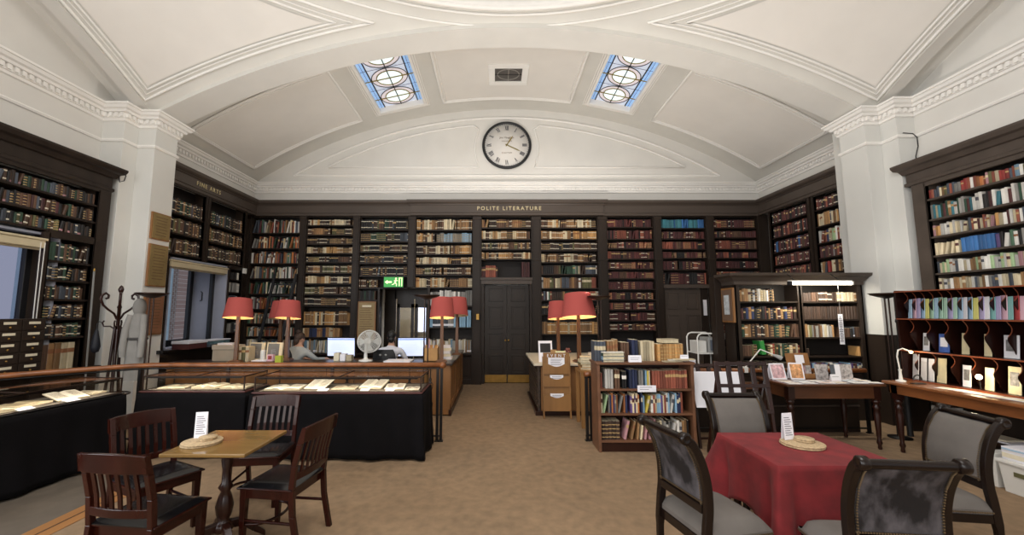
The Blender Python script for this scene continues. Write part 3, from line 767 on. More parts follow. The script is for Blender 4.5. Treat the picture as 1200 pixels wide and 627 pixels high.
# bay bookcases on the side walls
def side_case(root_label, xf, xb, y0, y1, zl, top, zbot, pal, sty, east, post0=.08, post1=.08, skip=None, base=None, **kw):
    root = thing('wall_bookcase', root_label, 'bookcase', (xf, (y0+y1)/2, 0))
    s = -1 if east else 1          # direction from face into the wall
    for a, b in ((y0-post0, y0), (y1, y1+post1)):
        m = MB(); m.box(min(xf-.0*s, xf+.06*s), a, zbot if zbot > 1 else 0, max(xf, xf+.06*s), b, top, dark_wood); m.box(min(xf, xb), a+(post0-.02 if a < y0 else 0), zbot, max(xf, xb), a+(post0 if a < y0 else .02), top, dark_wood)
        m.build('upright', root, bevel=.004)
    m = MB(); m.box(min(xb-.015*s, xb), y0, zbot, max(xb-.015*s, xb), y1, top, case_back); m.build('back_panel', root)
    m = MB(); m.box(min(xf, xf+.05*s), y0-.02, top-.06, max(xf, xf+.05*s), y1+.02, top+.02, dark_wood); m.build('head_rail', root)
    if base:
        m = MB(); m.box(min(xf-.04*s, xb-.02*s), y0-post0, 0, max(xf-.04*s, xb-.02*s), y1+post1, base-.05, dark_wood); m.box(min(xf-.1*s, xb-.02*s), y0-post0, base-.05, max(xf-.1*s, xb-.02*s), y1+post1, base, dark_wood_h); m.build('base_cupboard', root, bevel=.004)
    prev = top-.06; runs = []
    for i, z in enumerate(zl):
        m = MB(); m.box(min(xf+.012*s, xb), y0, z-.026, max(xf+.012*s, xb-.015*s), y1, z, dark_wood_h); m.build('shelf', root)
        p = pal[i % len(pal)]; hm = prev-z-.04
        if east: runs.append((i, (xf, y0, z), (0, 1, 0), y1-y0, min(hm, .3), p))
        else: runs.append((i, (xf, y1, z), (0, -1, 0), y1-y0, min(hm, .3), p))
        prev = z-.026
    return root, runs
for lab, y0, y1, zl, zb in (('dark bookcase next to the pier with brass plaques, tape-tied books above the window', 7.22, 8.36, [3.54, 3.17, 2.79], 2.72),
                            ('dark bookcase of grey quartos between the window and the room corner', 8.54, 9.72, [3.54, 3.17, 2.79], 2.72)):
    root, runs = side_case(lab, -5.93, -6.19, y0, y1, zl, TOP, zb, [P_DARK+['tan'], P_OLD, P_OLD], SA, True)
    for i, p, u, L, hm, pl in runs: fill(p, u, L, hm, pl, styles=(1, 1, 2, 0), depth=.18)
for lab, y0, y1 in (('narrow dark bookcase of tape-tied books between pier and bay window', 7.22, 7.5), ('narrow dark bookcase strip of white spines beside the bay window, near the corner', 9.3, 9.72)):
    root, runs = side_case(lab, -5.93, -6.19, y0, y1, [2.44, 2.15, 1.85, 1.55, 1.25], 2.72, .96, [P_DARK if y0 < 8 else ['white', 'grey', 'black', 'slate']], SA, True, post0=.05, post1=.06, base=.95)
    for i, p, u, L, hm, pl in runs: fill(p, u, L, hm, pl, styles=(1, 0), depth=.18)
m = MB(); m.box(-6.19, 7.56, 0, -5.93, 9.24, .98, dark_wood); m.box(-6.19, 7.56, .98, -5.85, 9.24, 1.02, dark_wood_h)
tag(m.build('window_cupboard', bevel=.005), 'low dark cupboard under the bay window', 'cupboard')
for lab, y0, y1, pal in (('dark side bookcase of red volumes in the corner above the free-standing case', 8.58, 9.72, [P_RED, P_RED+['black'], P_RED+['orange', 'blue']]),
                         ('dark side bookcase of mixed cloth books beside the white pier', 7.2, 8.36, [P_RED+['grey'], P_TAN+['red', 'slate'], ['white', 'light green', 'brick red', 'navy', 'cream']])):
    root, runs = side_case(lab, 6.5, 6.75, y0, y1, [3.76, 3.42, 3.08, 2.78, 2.48, 2.2, 1.9, 1.6, 1.3], TOP, .9, pal, SR, False, base=.9)
    for i, p, u, L, hm, pl in runs: fill(p, u, L, hm, pl, styles=(0, 1, 3, 0), depth=.18)

# near left wall bookcase with the window in it
root, runs = side_case('tall dark bookcase above the near window, tightly packed with old books', -5.95, -6.29, 3.2, 6.12, [3.29, 3.035, 2.80], 3.56, 2.76, [P_DARK+['brown', 'dark brown'], P_DARK+['maroon', 'brown'], P_DARK+['olive', 'brown']], SA, True, post1=.2)
for i, p, u, L, hm, pl in runs: fill(p, u, L, hm, pl, styles=(0, 0, 1, 0, 0, 2, 0, 6), depth=.2, lean=.06, hvar=.2)
mc = MB()
sweep(mc, [(-5.95, 2.6), (-5.95, 6.32), (-6.3, 6.32)], [(0, 3.54), (.02, 3.56), (.02, 3.6), (0, 3.61), (0, 3.76), (.03, 3.77), (.06, 3.83), (.1, 3.85), (.12, 3.9), (.12, 3.93), (-.35, 3.93)], dark_wood)
mc.build('crown_moulding', root)
root, runs = side_case('narrow dark bookcase beside the near window, folios on its lowest shelf', -5.95, -6.29, 5.52, 6.12, [2.40, 2.14, 1.88, 1.62, 1.36], 2.76, .9, [P_DARK+['brown'], P_DARK], SA, True, post0=.08, post1=.2, base=.92)
for i, p, u, L, hm, pl in runs: fill(p, u, L, hm, pl, styles=(1, 0, 1, 2), depth=.2)
fill((-5.95, 5.53, .92), (0, 1, 0), .58, .38, P_FOLIO, styles=(0, 2, 3), tmin=.05, tmax=.09, depth=.24, lean=.1)
m = MB(); m.box(-6.28, 2.4, 0, -5.95, 5.44, .9, dark_wood); m.box(-6.28, 2.4, .9, -5.8, 5.44, .94, dark_wood_h)
tag(m.build('window_cupboard', bevel=.005), 'long dark cupboard under the near window beneath the card drawers', 'cupboard')

# near right wall bookcase: its books are individuals
root, runs = side_case('tall brown bookcase on the near wall, above the pamphlet rack', 6.3, 6.55, 3.5, 5.98, [3.34, 3.04, 2.785, 2.51, 2.255, 1.99], 3.6, .9, [[]], SM, False, post0=.1, post1=.2, base=.86)
for ch in root.children:
    if ch.name.startswith('base_cupboard'): continue
    for i_, mm in enumerate(ch.data.materials):
        if mm.name.startswith('dark stained'): ch.data.materials[i_] = ent_wood
mc = MB()
sweep(mc, [(6.55, 6.24), (6.3, 6.24), (6.3, 3.0)], [(0, 3.6), (.02, 3.61), (.02, 3.65), (0, 3.66), (0, 3.78), (.03, 3.79), (.06, 3.85), (.1, 3.87), (.12, 3.92), (.12, 3.95), (-.2, 3.95)], ent_wood)
mc.build('crown_moulding', root)
P_N = [['olive', 'brick red', 'slate', 'light blue', 'grey', 'orange', 'cream', 'brick red', 'white', 'red', 'pink', 'tan'], ['white', 'grey', 'white', 'dark green', 'black', 'tan', 'maroon', 'teal', 'cream', 'grey'], ['brick red', 'white', 'cream', 'white', 'slate', 'buff', 'cream', 'maroon', 'pink'],
       ['green', 'white', 'cream', 'black', 'purple', 'grey', 'white'], ['white', 'cream', 'pink', 'white', 'tan', 'white', 'cream', 'light green', 'slate'], ['cream', 'slate', 'tan', 'grey', 'white', 'white', 'cream']]
SHELFN = ['top', 'second', 'third', 'fourth', 'fifth', 'lowest visible']
def one_book(b, label, group):
    M, t, h, d, col, st = b
    mb = MB(); book_mb(mb, I4, t, h, d, col, st)
    o = mb.build('book')
    o.location = M.to_translation()+Vector((0, 0, .0007)); o.rotation_euler = M.to_euler()
    tag(o, label, 'book', group); return o
rb = random.Random(5)
nb = 0
for i, p, u, L, hm, pl in runs:
    if i == 3:
        bs = shelf_run(p, u, .34, min(hm, .22), ['green', 'white', 'cream'], depth=.16, tmin=.03, tmax=.05, styles=(0, 4), rnd=rb, lean=.2)
        q = Vector(p)+Vector(u)*.34
        bs2 = shelf_run(tuple(q), u, .40, min(hm, .2), ['blue'], depth=.16, tmin=.046, tmax=.05, styles=(0,), rnd=rb, lean=0, hvar=.01)
        for b in bs2: one_book(b, 'one of the matching bright blue volumes on the wall bookcase above the pamphlet rack', 'blue set on the wall bookcase'); nb += 1
        q = q+Vector(u)*.40
        bs += shelf_run(tuple(q), u, .62, min(hm, .22), pl_ if False else P_N[3], depth=.16, tmin=.0235, tmax=.044, styles=SM, rnd=rb, lean=.08)
    elif i == 5:
        fill(p, u, 1.36, min(hm, .24), P_N[i], depth=.16, tmin=.0235, tmax=.044, styles=SM); bs = []
    else:
        bs = shelf_run(p, u, 1.36, min(hm, .24), P_N[i], depth=.16, tmin=.0235, tmax=.044, styles=SM, rnd=rb, lean=.04, hvar=.26)
    for j, b in enumerate(bs):
        one_book(b, '%s book, %s from the pier, %s shelf of the brown wall bookcase' % (b[4], ordinal(j), SHELFN[i]), 'books on the near wall bookcase'); nb += 1
    # nearer the camera, past the edge of the photograph
    q = Vector(p)+Vector(u)*1.38
    fill(tuple(q), u, L-1.4, min(hm, .24), P_N[i], depth=.16, tmin=.03, tmax=.052, styles=SM)

# ---------------------------------------------------------------- doors, lobby, clock, signs on the back wall
def panelled_leaf(mb, x0, x1, z0, z1, y, rows, m, cols=1):
    mb.box(x0, y, z0, x1, y+.04, z1, m)
    w = (x1-x0)/cols
    for c in range(cols):
        a, b = x0+c*w+.10*w/.55, x0+(c+1)*w-.10*w/.55
        for (f0, f1) in rows:
            p, q = z0+(z1-z0)*f0, z0+(z1-z0)*f1
            for s, t, dy in ((0, .022, -.012), (.03, 0, 0)):
                pass
            for u0, v0, u1, v1 in ((a, p, b, p+.02), (a, q-.02, b, q), (a, p, a+.02, q), (b-.02, p, b, q)): mb.box(u0, y-.022, v0, u1, y, v1, m)
            mb.box(a+.05, y-.008, p+.05, b-.05, y, q-.05, m)
d1 = thing('door_1', None, None, (.27, 10.3, 0)); d1['kind'] = 'structure'
for a, b in ((-.272, .268), (.276, .816)):
    m = MB(); panelled_leaf(m, a, b, .01, 2.36, 10.3, ((.1, .28), (.34, .5), (.55, .78), (.83, .97)), door_wood); leaf = m.build('door_leaf', d1, bevel=.003)
    m = MB(); m.box(a+.01, 10.29, .02, b-.01, 10.301, .2, brass); m.build('kick_plate', leaf)
    m = MB(); kx = .235 if a < 0 else .31
    m.lathe([(.0, -.03), (.02, -.028), (.028, -.01), (.02, .01), (.01, .03)], (0, 0, 0), brass, 12)
    m.v = [(kx+v[0], 10.27+v[2], 1.02+v[1]) for v in m.v]
    m.build('door_knob', leaf)
m = MB(); m.box(-.357, 10.17, 2.38, .882, 10.3, 2.5, ent_wood); m.box(-.357, 10.2, 0, -.28, 10.34, 2.4, dark_wood); m.box(.822, 10.2, 0, .882, 10.34, 2.4, dark_wood)
m.box(-.38, 10.14, 2.48, .90, 10.3, 2.54, ent_wood)
m.build('door_frame', d1, bevel=.006)
d2 = thing('door_2', None, None, (4.6, 10.3, 0)); d2['kind'] = 'structure'
m = MB(); panelled_leaf(m, 4.13, 5.03, .01, 2.27, 10.28, ((.08, .36), (.44, .72), (.78, .96)), ent_wood, 2); m.build('door_leaf', d2, bevel=.003)
m = MB(); m.box(4.09, 10.18, 2.28, 5.21, 10.34, 2.37, ent_wood); m.box(5.04, 10.26, 0, 5.2, 10.34, 2.28, dark_wood); m.box(4.07, 10.2, 0, 4.12, 10.34, 2.28, dark_wood); m.build('door_frame', d2, bevel=.005)
m = MB(); m.box(5.07, 10.24, 1.62, 5.15, 10.26, 2.0, white_card); tag(m.build('notice_card'), 'tall narrow white notice beside the single panelled door', 'notice')
# lobby behind the doorway
m = MB()
lob = mat('lobby plaster', '#d2c5aa', .9, .03)
m.box(-3.6, 10.8, -.05, -.9, 13.2, 0, carpet); m.box(-3.6, 13.2, 0, -.9, 13.3, 2.9, lob); m.box(-3.7, 10.8, 0, -3.6, 13.2, 2.9, lob); m.box(-.9, 10.8, 0, -.8, 13.2, 2.9, lob); m.box(-3.6, 10.8, 2.8, -.9, 13.2, 2.9, lob)
struct(m, 'wall_lobby')
d3 = thing('door_3', None, None, (-2.2, 11.2, 0)); d3['kind'] = 'structure'
m = MB()
for a, b in ((-3.55, -2.66), (-1.72, -.92)): m.box(a, 11.2, 0, b, 11.26, 2.6, door_wood)
m.box(-2.7, 11.2, 2.05, -1.7, 11.26, 2.6, door_wood); m.build('door_frame', d3)
for a, b in ((-2.64, -2.18), (-2.16, -1.78)):
    m = MB()
    m.box(a, 11.21, 0, b, 11.25, .95, door_wood); m.box(a, 11.21, 1.82, b, 11.25, 2.06, door_wood); m.box(a, 11.21, .95, a+.08, 11.25, 1.92, door_wood); m.box(b-.08, 11.21, .95, b, 11.25, 1.92, door_wood)
    lf = m.build('door_leaf', d3)
    m = MB(); m.box(a+.08, 11.225, .95, b-.08, 11.235, 1.92, pane_glass); m.build('door_pane', lf)
point_light('lobby_light', (-1.4, 12.2, 2.4), 40, (1, .93, .8), .1)
m = MB(); m.box(-2.42, 13.16, 1.1, -1.72, 13.2, 2.1, mat('daylit lobby window', '#ffffff', .5, 0, emit=1.1, ecol='#f4f4ff'))
for a in ((-2.46, 1.06, -2.42, 2.14), (-1.72, 1.06, -1.68, 2.14), (-2.09, 1.1, -2.05, 2.1), (-2.46, 2.1, -1.68, 2.14), (-2.46, 1.06, -1.68, 1.1)): m.box(a[0], 13.13, a[1], a[2], 13.2, a[3], plaster_white)
struct(m, 'window_5')
ex = thing('exit_sign', 'green lit running man exit sign above the lobby doorway', 'sign', (-2.46, 10.06, 2.42))
gsign = mat('green sign face', '#3f9a4e', .5, .03, emit=.55, ecol='#3aa548'); wsign = mat('sign figure', '#eef6c8', .5, 0, emit=1.1, ecol='#e6f6b0')
m = MB(); m.box(-2.70, 10.04, 2.29, -2.22, 10.12, 2.55, black_plastic); m.build('sign_case', ex, bevel=.004)
m = MB(); m.box(-2.69, 10.03, 2.30, -2.23, 10.041, 2.54, gsign); m.build('sign_face', ex)
m = MB(); y = 10.028
def flat(mb, pts, y0, y1, mm): mb.prism(pts, y0, y1, mm, 'y')
flat(m, [(-2.67, 2.42), (-2.6, 2.47), (-2.6, 2.44), (-2.50, 2.44), (-2.50, 2.40), (-2.6, 2.40), (-2.6, 2.37)], y, y+.003, wsign)
m.add([(-2.40+.022*math.cos(2*PI*i/12), y, 2.505+.022*math.sin(2*PI*i/12)) for i in range(12)], [tuple(range(12))], wsign)
for a, b, wdt in (((-2.40, 2.475), (-2.42, 2.40), .035), ((-2.42, 2.41), (-2.47, 2.36), .02), ((-2.47, 2.36), (-2.50, 2.36), .016), ((-2.42, 2.41), (-2.385, 2.37), .02), ((-2.385, 2.37), (-2.39, 2.32), .018), ((-2.40, 2.47), (-2.45, 2.445), .014), ((-2.40, 2.47), (-2.355, 2.45), .014)):
    m.bar((a[0], y+.002, a[1]), (b[0], y+.002, b[1]), wdt, .003, wsign, up=(0, 1, 0))
m.box(-2.33, y, 2.32, -2.31, y+.003, 2.52, wsign); m.box(-2.27, y, 2.32, -2.25, y+.003, 2.52, wsign); m.box(-2.33, y, 2.51, -2.25, y+.003, 2.525, wsign)
m.build('sign_pictogram', ex)
nb_ = thing('notice_board', 'tall tan framed notice board under the dark books by the lobby doorway', 'notice board', (-3.1, 10.14, 1.0))
m = MB(); m.box(-3.33, 10.13, .98, -2.89, 10.17, 1.96, oak); m.build('board_frame', nb_, bevel=.005)
m = MB(); m.box(-3.30, 10.122, 1.01, -2.92, 10.131, 1.93, mat('aged paper', '#9c8660', .8, .1, 8)); pp = m.build('paper_sheet', nb_)
m = MB()
for i in range(14): m.box(-3.27, 10.119, 1.08+i*.055, -2.95-(i*7 % 5)*.02, 10.121, 1.09+i*.055, ink_brown)
m.box(-3.22, 10.118, 1.82, -3.0, 10.121, 1.87, cream_paper); m.build('lettering', pp)
m = MB(); m.box(-.47, 10.10, 1.52, -.40, 10.115, 1.66, brass); tag(m.build('light_switch', bevel=.004), 'small brass switch plate on the pilaster beside the double doors', 'switch')

ck = thing('wall_clock', 'large white round wall clock with black rim and Roman numerals in the tympanum', 'clock', (.285, 10.44, 6.0))
fy = 10.40
def ring_y_(mb, r0, r1, y0, y1, mm, n=64):
    mb.lathe([(r0, 0), (r1, 0), (r1, 1), (r0, 1), (r0, 0)], (0, 0, 0), mm, n, False)
m = MB(); m.lathe([(.57, 0), (.63, 0), (.64, .03), (.62, .07), (.585, .07), (.57, .04)], (0, 0, 0), black_plastic, 64, caps=False); m.v = [(.285+a, 10.46-c_, 6.0+b) for a, b, c_ in m.v]; m.build('clock_rim', ck)
m = MB(); m.lathe([(0, .035), (.58, .035), (.58, 0)], (0, 0, 0), mat('clock face white', '#e2ded8', .6, .02), 64, caps=False); m.v = [(.285+a, 10.46-c_, 6.0+b) for a, b, c_ in m.v]; dial = m.build('clock_dial', ck)
m = MB(); fy = 10.418
num = ['XII','I','II','III','IIII','V','VI','VII','VIII','IX','X','XI']
for i, s in enumerate(num):
    a = PI/2-2*PI*i/12
    B = T(.285, fy, 6.0) @ RY(-a+PI/2) @ T(0, 0, .46)
    widths = {'I': .024, 'V': .052, 'X': .054}; tot = sum(widths[c_] for c_ in s); x = -tot/2
    m.M = B; hh = .056
    for c_ in s:
        wd = widths[c_]; xc = x+wd/2
        if c_ == 'I': m.box(xc-.0065, -.002, -hh, xc+.0065, .002, hh, ink); m.box(xc-.012, -.002, hh-.006, xc+.012, .002, hh, ink); m.box(xc-.012, -.002, -hh, xc+.012, .002, -hh+.006, ink)
        if c_ == 'V': m.bar((xc-.018, 0, hh), (xc, 0, -hh), .013, .004, ink, up=(0, 1, 0)); m.bar((xc+.018, 0, hh), (xc, 0, -hh), .006, .004, ink, up=(0, 1, 0))
        if c_ == 'X': m.bar((xc-.019, 0, hh), (xc+.019, 0, -hh), .013, .004, ink, up=(0, 1, 0)); m.bar((xc+.019, 0, hh), (xc-.019, 0, -hh), .006, .004, ink, up=(0, 1, 0))
        x += wd
m.M = I4; m.build('numerals', dial)
m = MB()
for i in range(60):
    m.M = T(.285, fy, 6.0) @ RY(2*PI*i/60); m.box(-.004, -.002, .545, .004, .002, .57, ink)
m.M = I4; m.build('minute_track', dial)
text('Jno Vaughan', .075, ink_brown, 'lettering', dial, T(.285, fy, 6.2) @ FACE_CAM, .001); text('CLOCKMAKER', .035, ink_brown, 'lettering', dial, T(.285, fy, 6.105) @ FACE_CAM, .001, space=1.2); text('EXETER', .055, ink_brown, 'lettering', dial, T(.285, fy, 5.79) @ FACE_CAM, .001, space=1.5)
for nm, ang, L, wd in (('hour_hand', math.radians(33), .3, .026), ('minute_hand', math.radians(116), .40, .022)):
    m = MB(); m.M = T(.285, fy-.012, 6.0) @ RY(ang)
    m.add([(-wd/2, 0, -.04), (wd/2, 0, -.04), (wd*.6, 0, L*.75), (0, 0, L), (-wd*.6, 0, L*.75)], [(0, 1, 2, 3, 4)], lead_gold); m.add([(-wd/2, .004, -.04), (wd/2, .004, -.04), (wd*.6, .004, L*.75), (0, .004, L), (-wd*.6, .004, L*.75)], [(4, 3, 2, 1, 0)], lead_gold); m.M = I4
    m.build(nm, ck)

# plaques on the left pier
pl_m = mat('bronze plaque', '#8f7a50', .5, .15, 6, metal=.3); pl_m2 = mat('copper plaque', '#94664a', .5, .15, 6, metal=.3)
for z0, z1, mm, lab in ((2.9, 3.35, pl_m, 'square bronze plaque, uppermost of three on the pier'), (2.12, 2.82, pl_m, 'tall bronze plaque, middle of three on the pier'), (1.33, 2.02, pl_m2, 'coppery framed plaque, lowest on the pier behind the hanging coat')):
    q = thing('wall_plaque', lab, 'plaque', (-5.655, 6.92, z0))
    m = MB(); m.box(-5.66, 6.73, z0, -5.63, 7.12, z1, oak); m.build('plaque_frame', q, bevel=.004)
    m = MB(); m.box(-5.632, 6.75, z0+.02, -5.622, 7.10, z1-.02, mm); pp = m.build('plaque_face', q)
    m = MB(); n_ = int((z1-z0-.1)/.05)
    for i in range(n_): m.box(-5.623, 6.80+.01*(i % 3), z1-.08-i*.05, -5.620, 7.05-.012*((i*5) % 4), z1-.07-i*.05, ink_brown)
    m.build('lettering', pp)
m = MB(); m.box(-5.66, 7.08, 1.0, -5.60, 7.14, 1.06, black_plastic); m.box(-5.62, 7.09, 1.01, -5.57, 7.13, 1.05, black_plastic); tag(m.build('light_switch', bevel=.004), 'small black switch low on the pier edge', 'switch')
m = MB(); m.box(-5.92, 9.72, 2.6, -5.86, 9.8, 2.72, white_plastic); m.box(-5.93, 9.74, 2.62, -5.855, 9.78, 2.66, white_plastic); tag(m.build('wall_sensor', bevel=.006), 'small white alarm sensor in the corner of the dark bookcases', 'sensor')
for pts, lab in (([(-5.86, 6.36, 3.9), (-5.83, 6.40, 3.84), (-5.86, 6.41, 3.76), (-5.93, 6.41, 3.74), (-5.95, 6.41, 3.86)], 'thin loose cable looping off the near bookcase cornice onto the pier'),
                 ([(6.35, 6.26, 4.48), (6.5, 6.26, 4.47), (6.54, 6.24, 4.40), (6.52, 6.22, 4.25), (6.50, 6.25, 4.1), (6.47, 6.22, 3.97)], 'thin loose cable dropping down the white pier to the brown bookcase')):
    m = MB(); m.tube(pts, .008, black_plastic, 5); tag(m.build('cable'), lab, 'cable')
# library ladder against the first bookcase
ld = thing('library_ladder', 'black wooden library ladder leaning on the corner bookcase of pale books', 'ladder', (-5.0, 9.5, 0))
for x0 in (-5.46, -4.95):
    m = MB(); m.bar((x0-.1, 9.62, .0), (x0+.12, 10.08, 2.62), .06, .035, black_plastic); m.build('ladder_rail', ld)
for i in range(9):
    f = (i+1)/10; m = MB(); m.bar((-5.56+.22*f, 9.62+.46*f, 2.62*f), (-5.05+.22*f, 9.62+.46*f, 2.62*f), .07, .025, black_plastic); m.build('rung', ld)

# ---------------------------------------------------------------- chairs and cafe tables
def wood_chair():
    t = thing('wooden_chair', '', 'chair')
    w, d = .455, .42
    m = MB(); m.cushion(w, d, .03, (0, 0, .432), leather, 12, 6.0); m.build('seat', t, local=True)
    m = MB()
    for a in ((-w/2+.01, d/2-.035, w/2-.01, d/2-.012), (-w/2+.01, -d/2+.02, w/2-.01, -d/2+.04), (-w/2+.01, -d/2+.03, -w/2+.035, d/2-.02), (w/2-.035, -d/2+.03, w/2-.01, d/2-.02)): m.box(a[0], a[1], .36, a[2], a[3], .432, chair_wood)
    m.box(-w/2-.008, -d/2, .424, w/2+.008, d/2+.008, .437, chair_wood)
    m.build('seat_frame', t, bevel=.004, local=True)
    for s in (-1, 1):
        m = MB(); x = s*(w/2-.03)
        m.hexa([(x-.017, d/2-.05, 0), (x+.017, d/2-.05, 0), (x+.017, d/2-.018, 0), (x-.017, d/2-.018, 0), (x-.024, d/2-.06, .425), (x+.024, d/2-.06, .425), (x+.024, d/2-.01, .425), (x-.024, d/2-.01, .425)], chair_wood)
        m.build('leg', t, bevel=.004, local=True)
        m = MB(); x = s*(w/2-.02)
        pr = [(-.27, 0), (-.215, .25), (-.2, .43), (-.215, .6), (-.25, .75), (-.285, .865)]
        for (y0, z0), (y1, z1) in zip(pr, pr[1:]):
            m.hexa([(x-.017, y0-.018, z0), (x+.017, y0-.018, z0), (x+.017, y0+.02, z0), (x-.017, y0+.02, z0), (x-.017, y1-.018, z1), (x+.017, y1-.018, z1), (x+.017, y1+.02, z1), (x-.017, y1+.02, z1)], chair_wood)
        m.build('back_post', t, bevel=.003, local=True)
    def yb(z): 
        for (y0, z0), (y1, z1) in zip(pr, pr[1:]):
            if z0 <= z <= z1: return y0+(y1-y0)*(z-z0)/(z1-z0)
        return pr[-1][0]
    def rail(z0, z1, name, wd):
        m = MB(); n = 10; vs = []
        for i in range(n+1):
            x = -wd/2+wd*i/n; b = -.028*(1-(2*i/n-1)**2)
            top = z1+(.014*(1-(2*i/n-1)**2) if name == 'top_rail' else 0)
            for yy, zz in ((-.012, z0), (.012, z0), (.012, top), (-.012, top)): vs.append((x, yb((z0+z1)/2 if zz == z0 else min(zz, .865))+b+yy, zz))
        fs = [(i*4+j, i*4+(j+1) % 4, (i+1)*4+(j+1) % 4, (i+1)*4+j) for i in range(n) for j in range(4)]+[(0, 1, 2, 3), (n*4+3, n*4+2, n*4+1, n*4)]
        m.add(vs, fs, chair_wood); m.build(name, t, bevel=.003, local=True)
    rail(.765, .868, 'top_rail', w-.0); rail(.495, .545, 'lower_rail', w-.03)
    for i in range(6):
        f = (i-2.5)/2.5; x = f*(w/2-.085); b = -.028*(1-(x/(w/2))**2)
        m = MB()
        zz = [.54, .62, .70, .77]
        for z0, z1 in zip(zz, zz[1:]): m.hexa([(x-.012, yb(z0)+b-.006, z0), (x+.012, yb(z0)+b-.006, z0), (x+.012, yb(z0)+b+.006, z0), (x-.012, yb(z0)+b+.006, z0), (x-.012, yb(z1)+b-.006, z1), (x+.012, yb(z1)+b-.006, z1), (x+.012, yb(z1)+b+.006, z1), (x-.012, yb(z1)+b+.006, z1)], chair_wood)
        m.build('slat', t, local=True)
    m = MB(); a = [(-w/2+.03, d/2-.03, .17)]+[(-.16*math.cos(PI*i/10)*1.15, d/2-.09-.12*math.sin(PI*i/10), .17) for i in range(11)]+[(w/2-.03, d/2-.03, .17)]
    m.tube(a, .011, chair_wood, 7)
    for s in (-1, 1): m.tube([(s*(w/2-.03), d/2-.035, .2), (s*(w/2-.02), -.235, .2)], .011, chair_wood, 7)
    m.build('stretcher', t, local=True)
    return t
c0 = wood_chair()
c0['group'] = 'wooden chairs at the honey-topped table'
def place(o, x, y, face, label):      # face: direction the sitter would look, degrees from +x
    o.location = (x, y, 0); o.rotation_euler = (0, 0, math.radians(face-90)); o['label'] = label
place(c0, -2.21, 2.84, 83, 'dark wooden slat chair nearest the camera, its back to us, at the honey-topped table')
for x, y, f, lab in ((-2.66, 3.44, -27, 'dark wooden slat chair with shiny top rail, nearest the long draped display case'), (-2.16, 4.02, -84, 'wooden slat chair on the far side of the table, against the black draped display'), (-1.63, 3.38, 172, 'dark wooden slat chair seen from the side at the table, nearest the open carpet')):
    c = dup(c0, (0, 0, 0)); place(c, x, y, f, lab)

ct = thing('cafe_table', 'small square honey-coloured table on a dark turned pedestal', 'table', (-1.98, 3.22, 0))
m = MB(); m.box(-.29, -.29, .725, .29, .29, .75, top_wood); m.build('table_top', ct, bevel=.006, local=True)
m = MB(); m.box(-.2, -.2, .69, .2, .2, .725, mahogany_dark); m.build('top_support', ct, bevel=.004, local=True)
m = MB(); m.lathe([(.05, .12), (.07, .14), (.055, .18), (.035, .2), (.05, .24), (.06, .3), (.045, .36), (.03, .4), (.05, .43), (.03, .46), (.028, .55), (.04, .62), (.03, .66), (.055, .69)], (0, 0, 0), mahogany_dark, 20); m.build('pedestal', ct, local=True)
for i in range(4):
    a = PI/4+PI/2*i; m = MB()
    pts = [(.03, .17), (.12, .16), (.2, .09), (.28, .02)]
    m.M = RZ(a)
    for (r0, z0), (r1, z1) in zip(pts, pts[1:]): m.hexa([(r0, -.025, z0-.035 if z0 > .05 else 0), (r1, -.025, max(0, z1-.035)), (r1, .025, max(0, z1-.035)), (r0, .025, z0-.035 if z0 > .05 else 0), (r0, -.025, z0+.02), (r1, -.025, z1+.02), (r1, .025, z1+.02), (r0, .025, z0+.02)], mahogany_dark)
    m.M = I4; m.build('foot', ct, bevel=.005, local=True)
def mats_and_card(x, y, z, where, rz, r=.13):
    for k, (rr, n, dx, lab) in enumerate(((r, 2, 0, 'large round woven cork table mat on '+where), (r*.46, 2, r*.22, 'small cork coaster on top of the large mat on '+where))):
        m = MB(); m.M = T(x+dx*(1 if k else 0), y+(.02 if k else 0), z+(.024 if k else 0)); zz = 0
        for j in range(n): m.lathe([(rr*.97, zz), (rr, zz+.003), (rr, zz+.008), (rr*.97, zz+.011), (0, zz+.0115)], (.004*j, 0, 0), wicker, 32); zz += .0115
        m.M = I4; tag(m.build('table_mat'), lab, 'table mat', 'cork mats')
    q = thing('menu_card', 'white upright folded card beside the cork mats on '+where, 'card', (x-.05, y+.05, z), rz)
    mm = T(x-.05, y+.05, z+.024) @ RZ(rz); m = MB(); m.M = mm @ RX(-.06)
    m.box(-.04, 0, 0, .04, .003, .185, white_card); cd = m.build('card_front', q)
    m = MB(); m.M = mm
    m.hexa([(-.04, .03, 0), (.04, .03, 0), (.04, .033, 0), (-.04, .033, 0), (-.04, .0135, .18), (.04, .0135, .18), (.04, .0155, .18), (-.04, .0155, .18)], white_card); m.build('card_back', q)
    m = MB(); m.M = mm @ RX(-.06)
    for i in range(9): m.box(-.03, -.001, .03+i*.015, .03-(i % 3)*.008, 0, .034+i*.015, ink)
    m.build('lettering', cd)
mats_and_card(-2.14, 3.16, .75, 'the honey-topped table', .25)

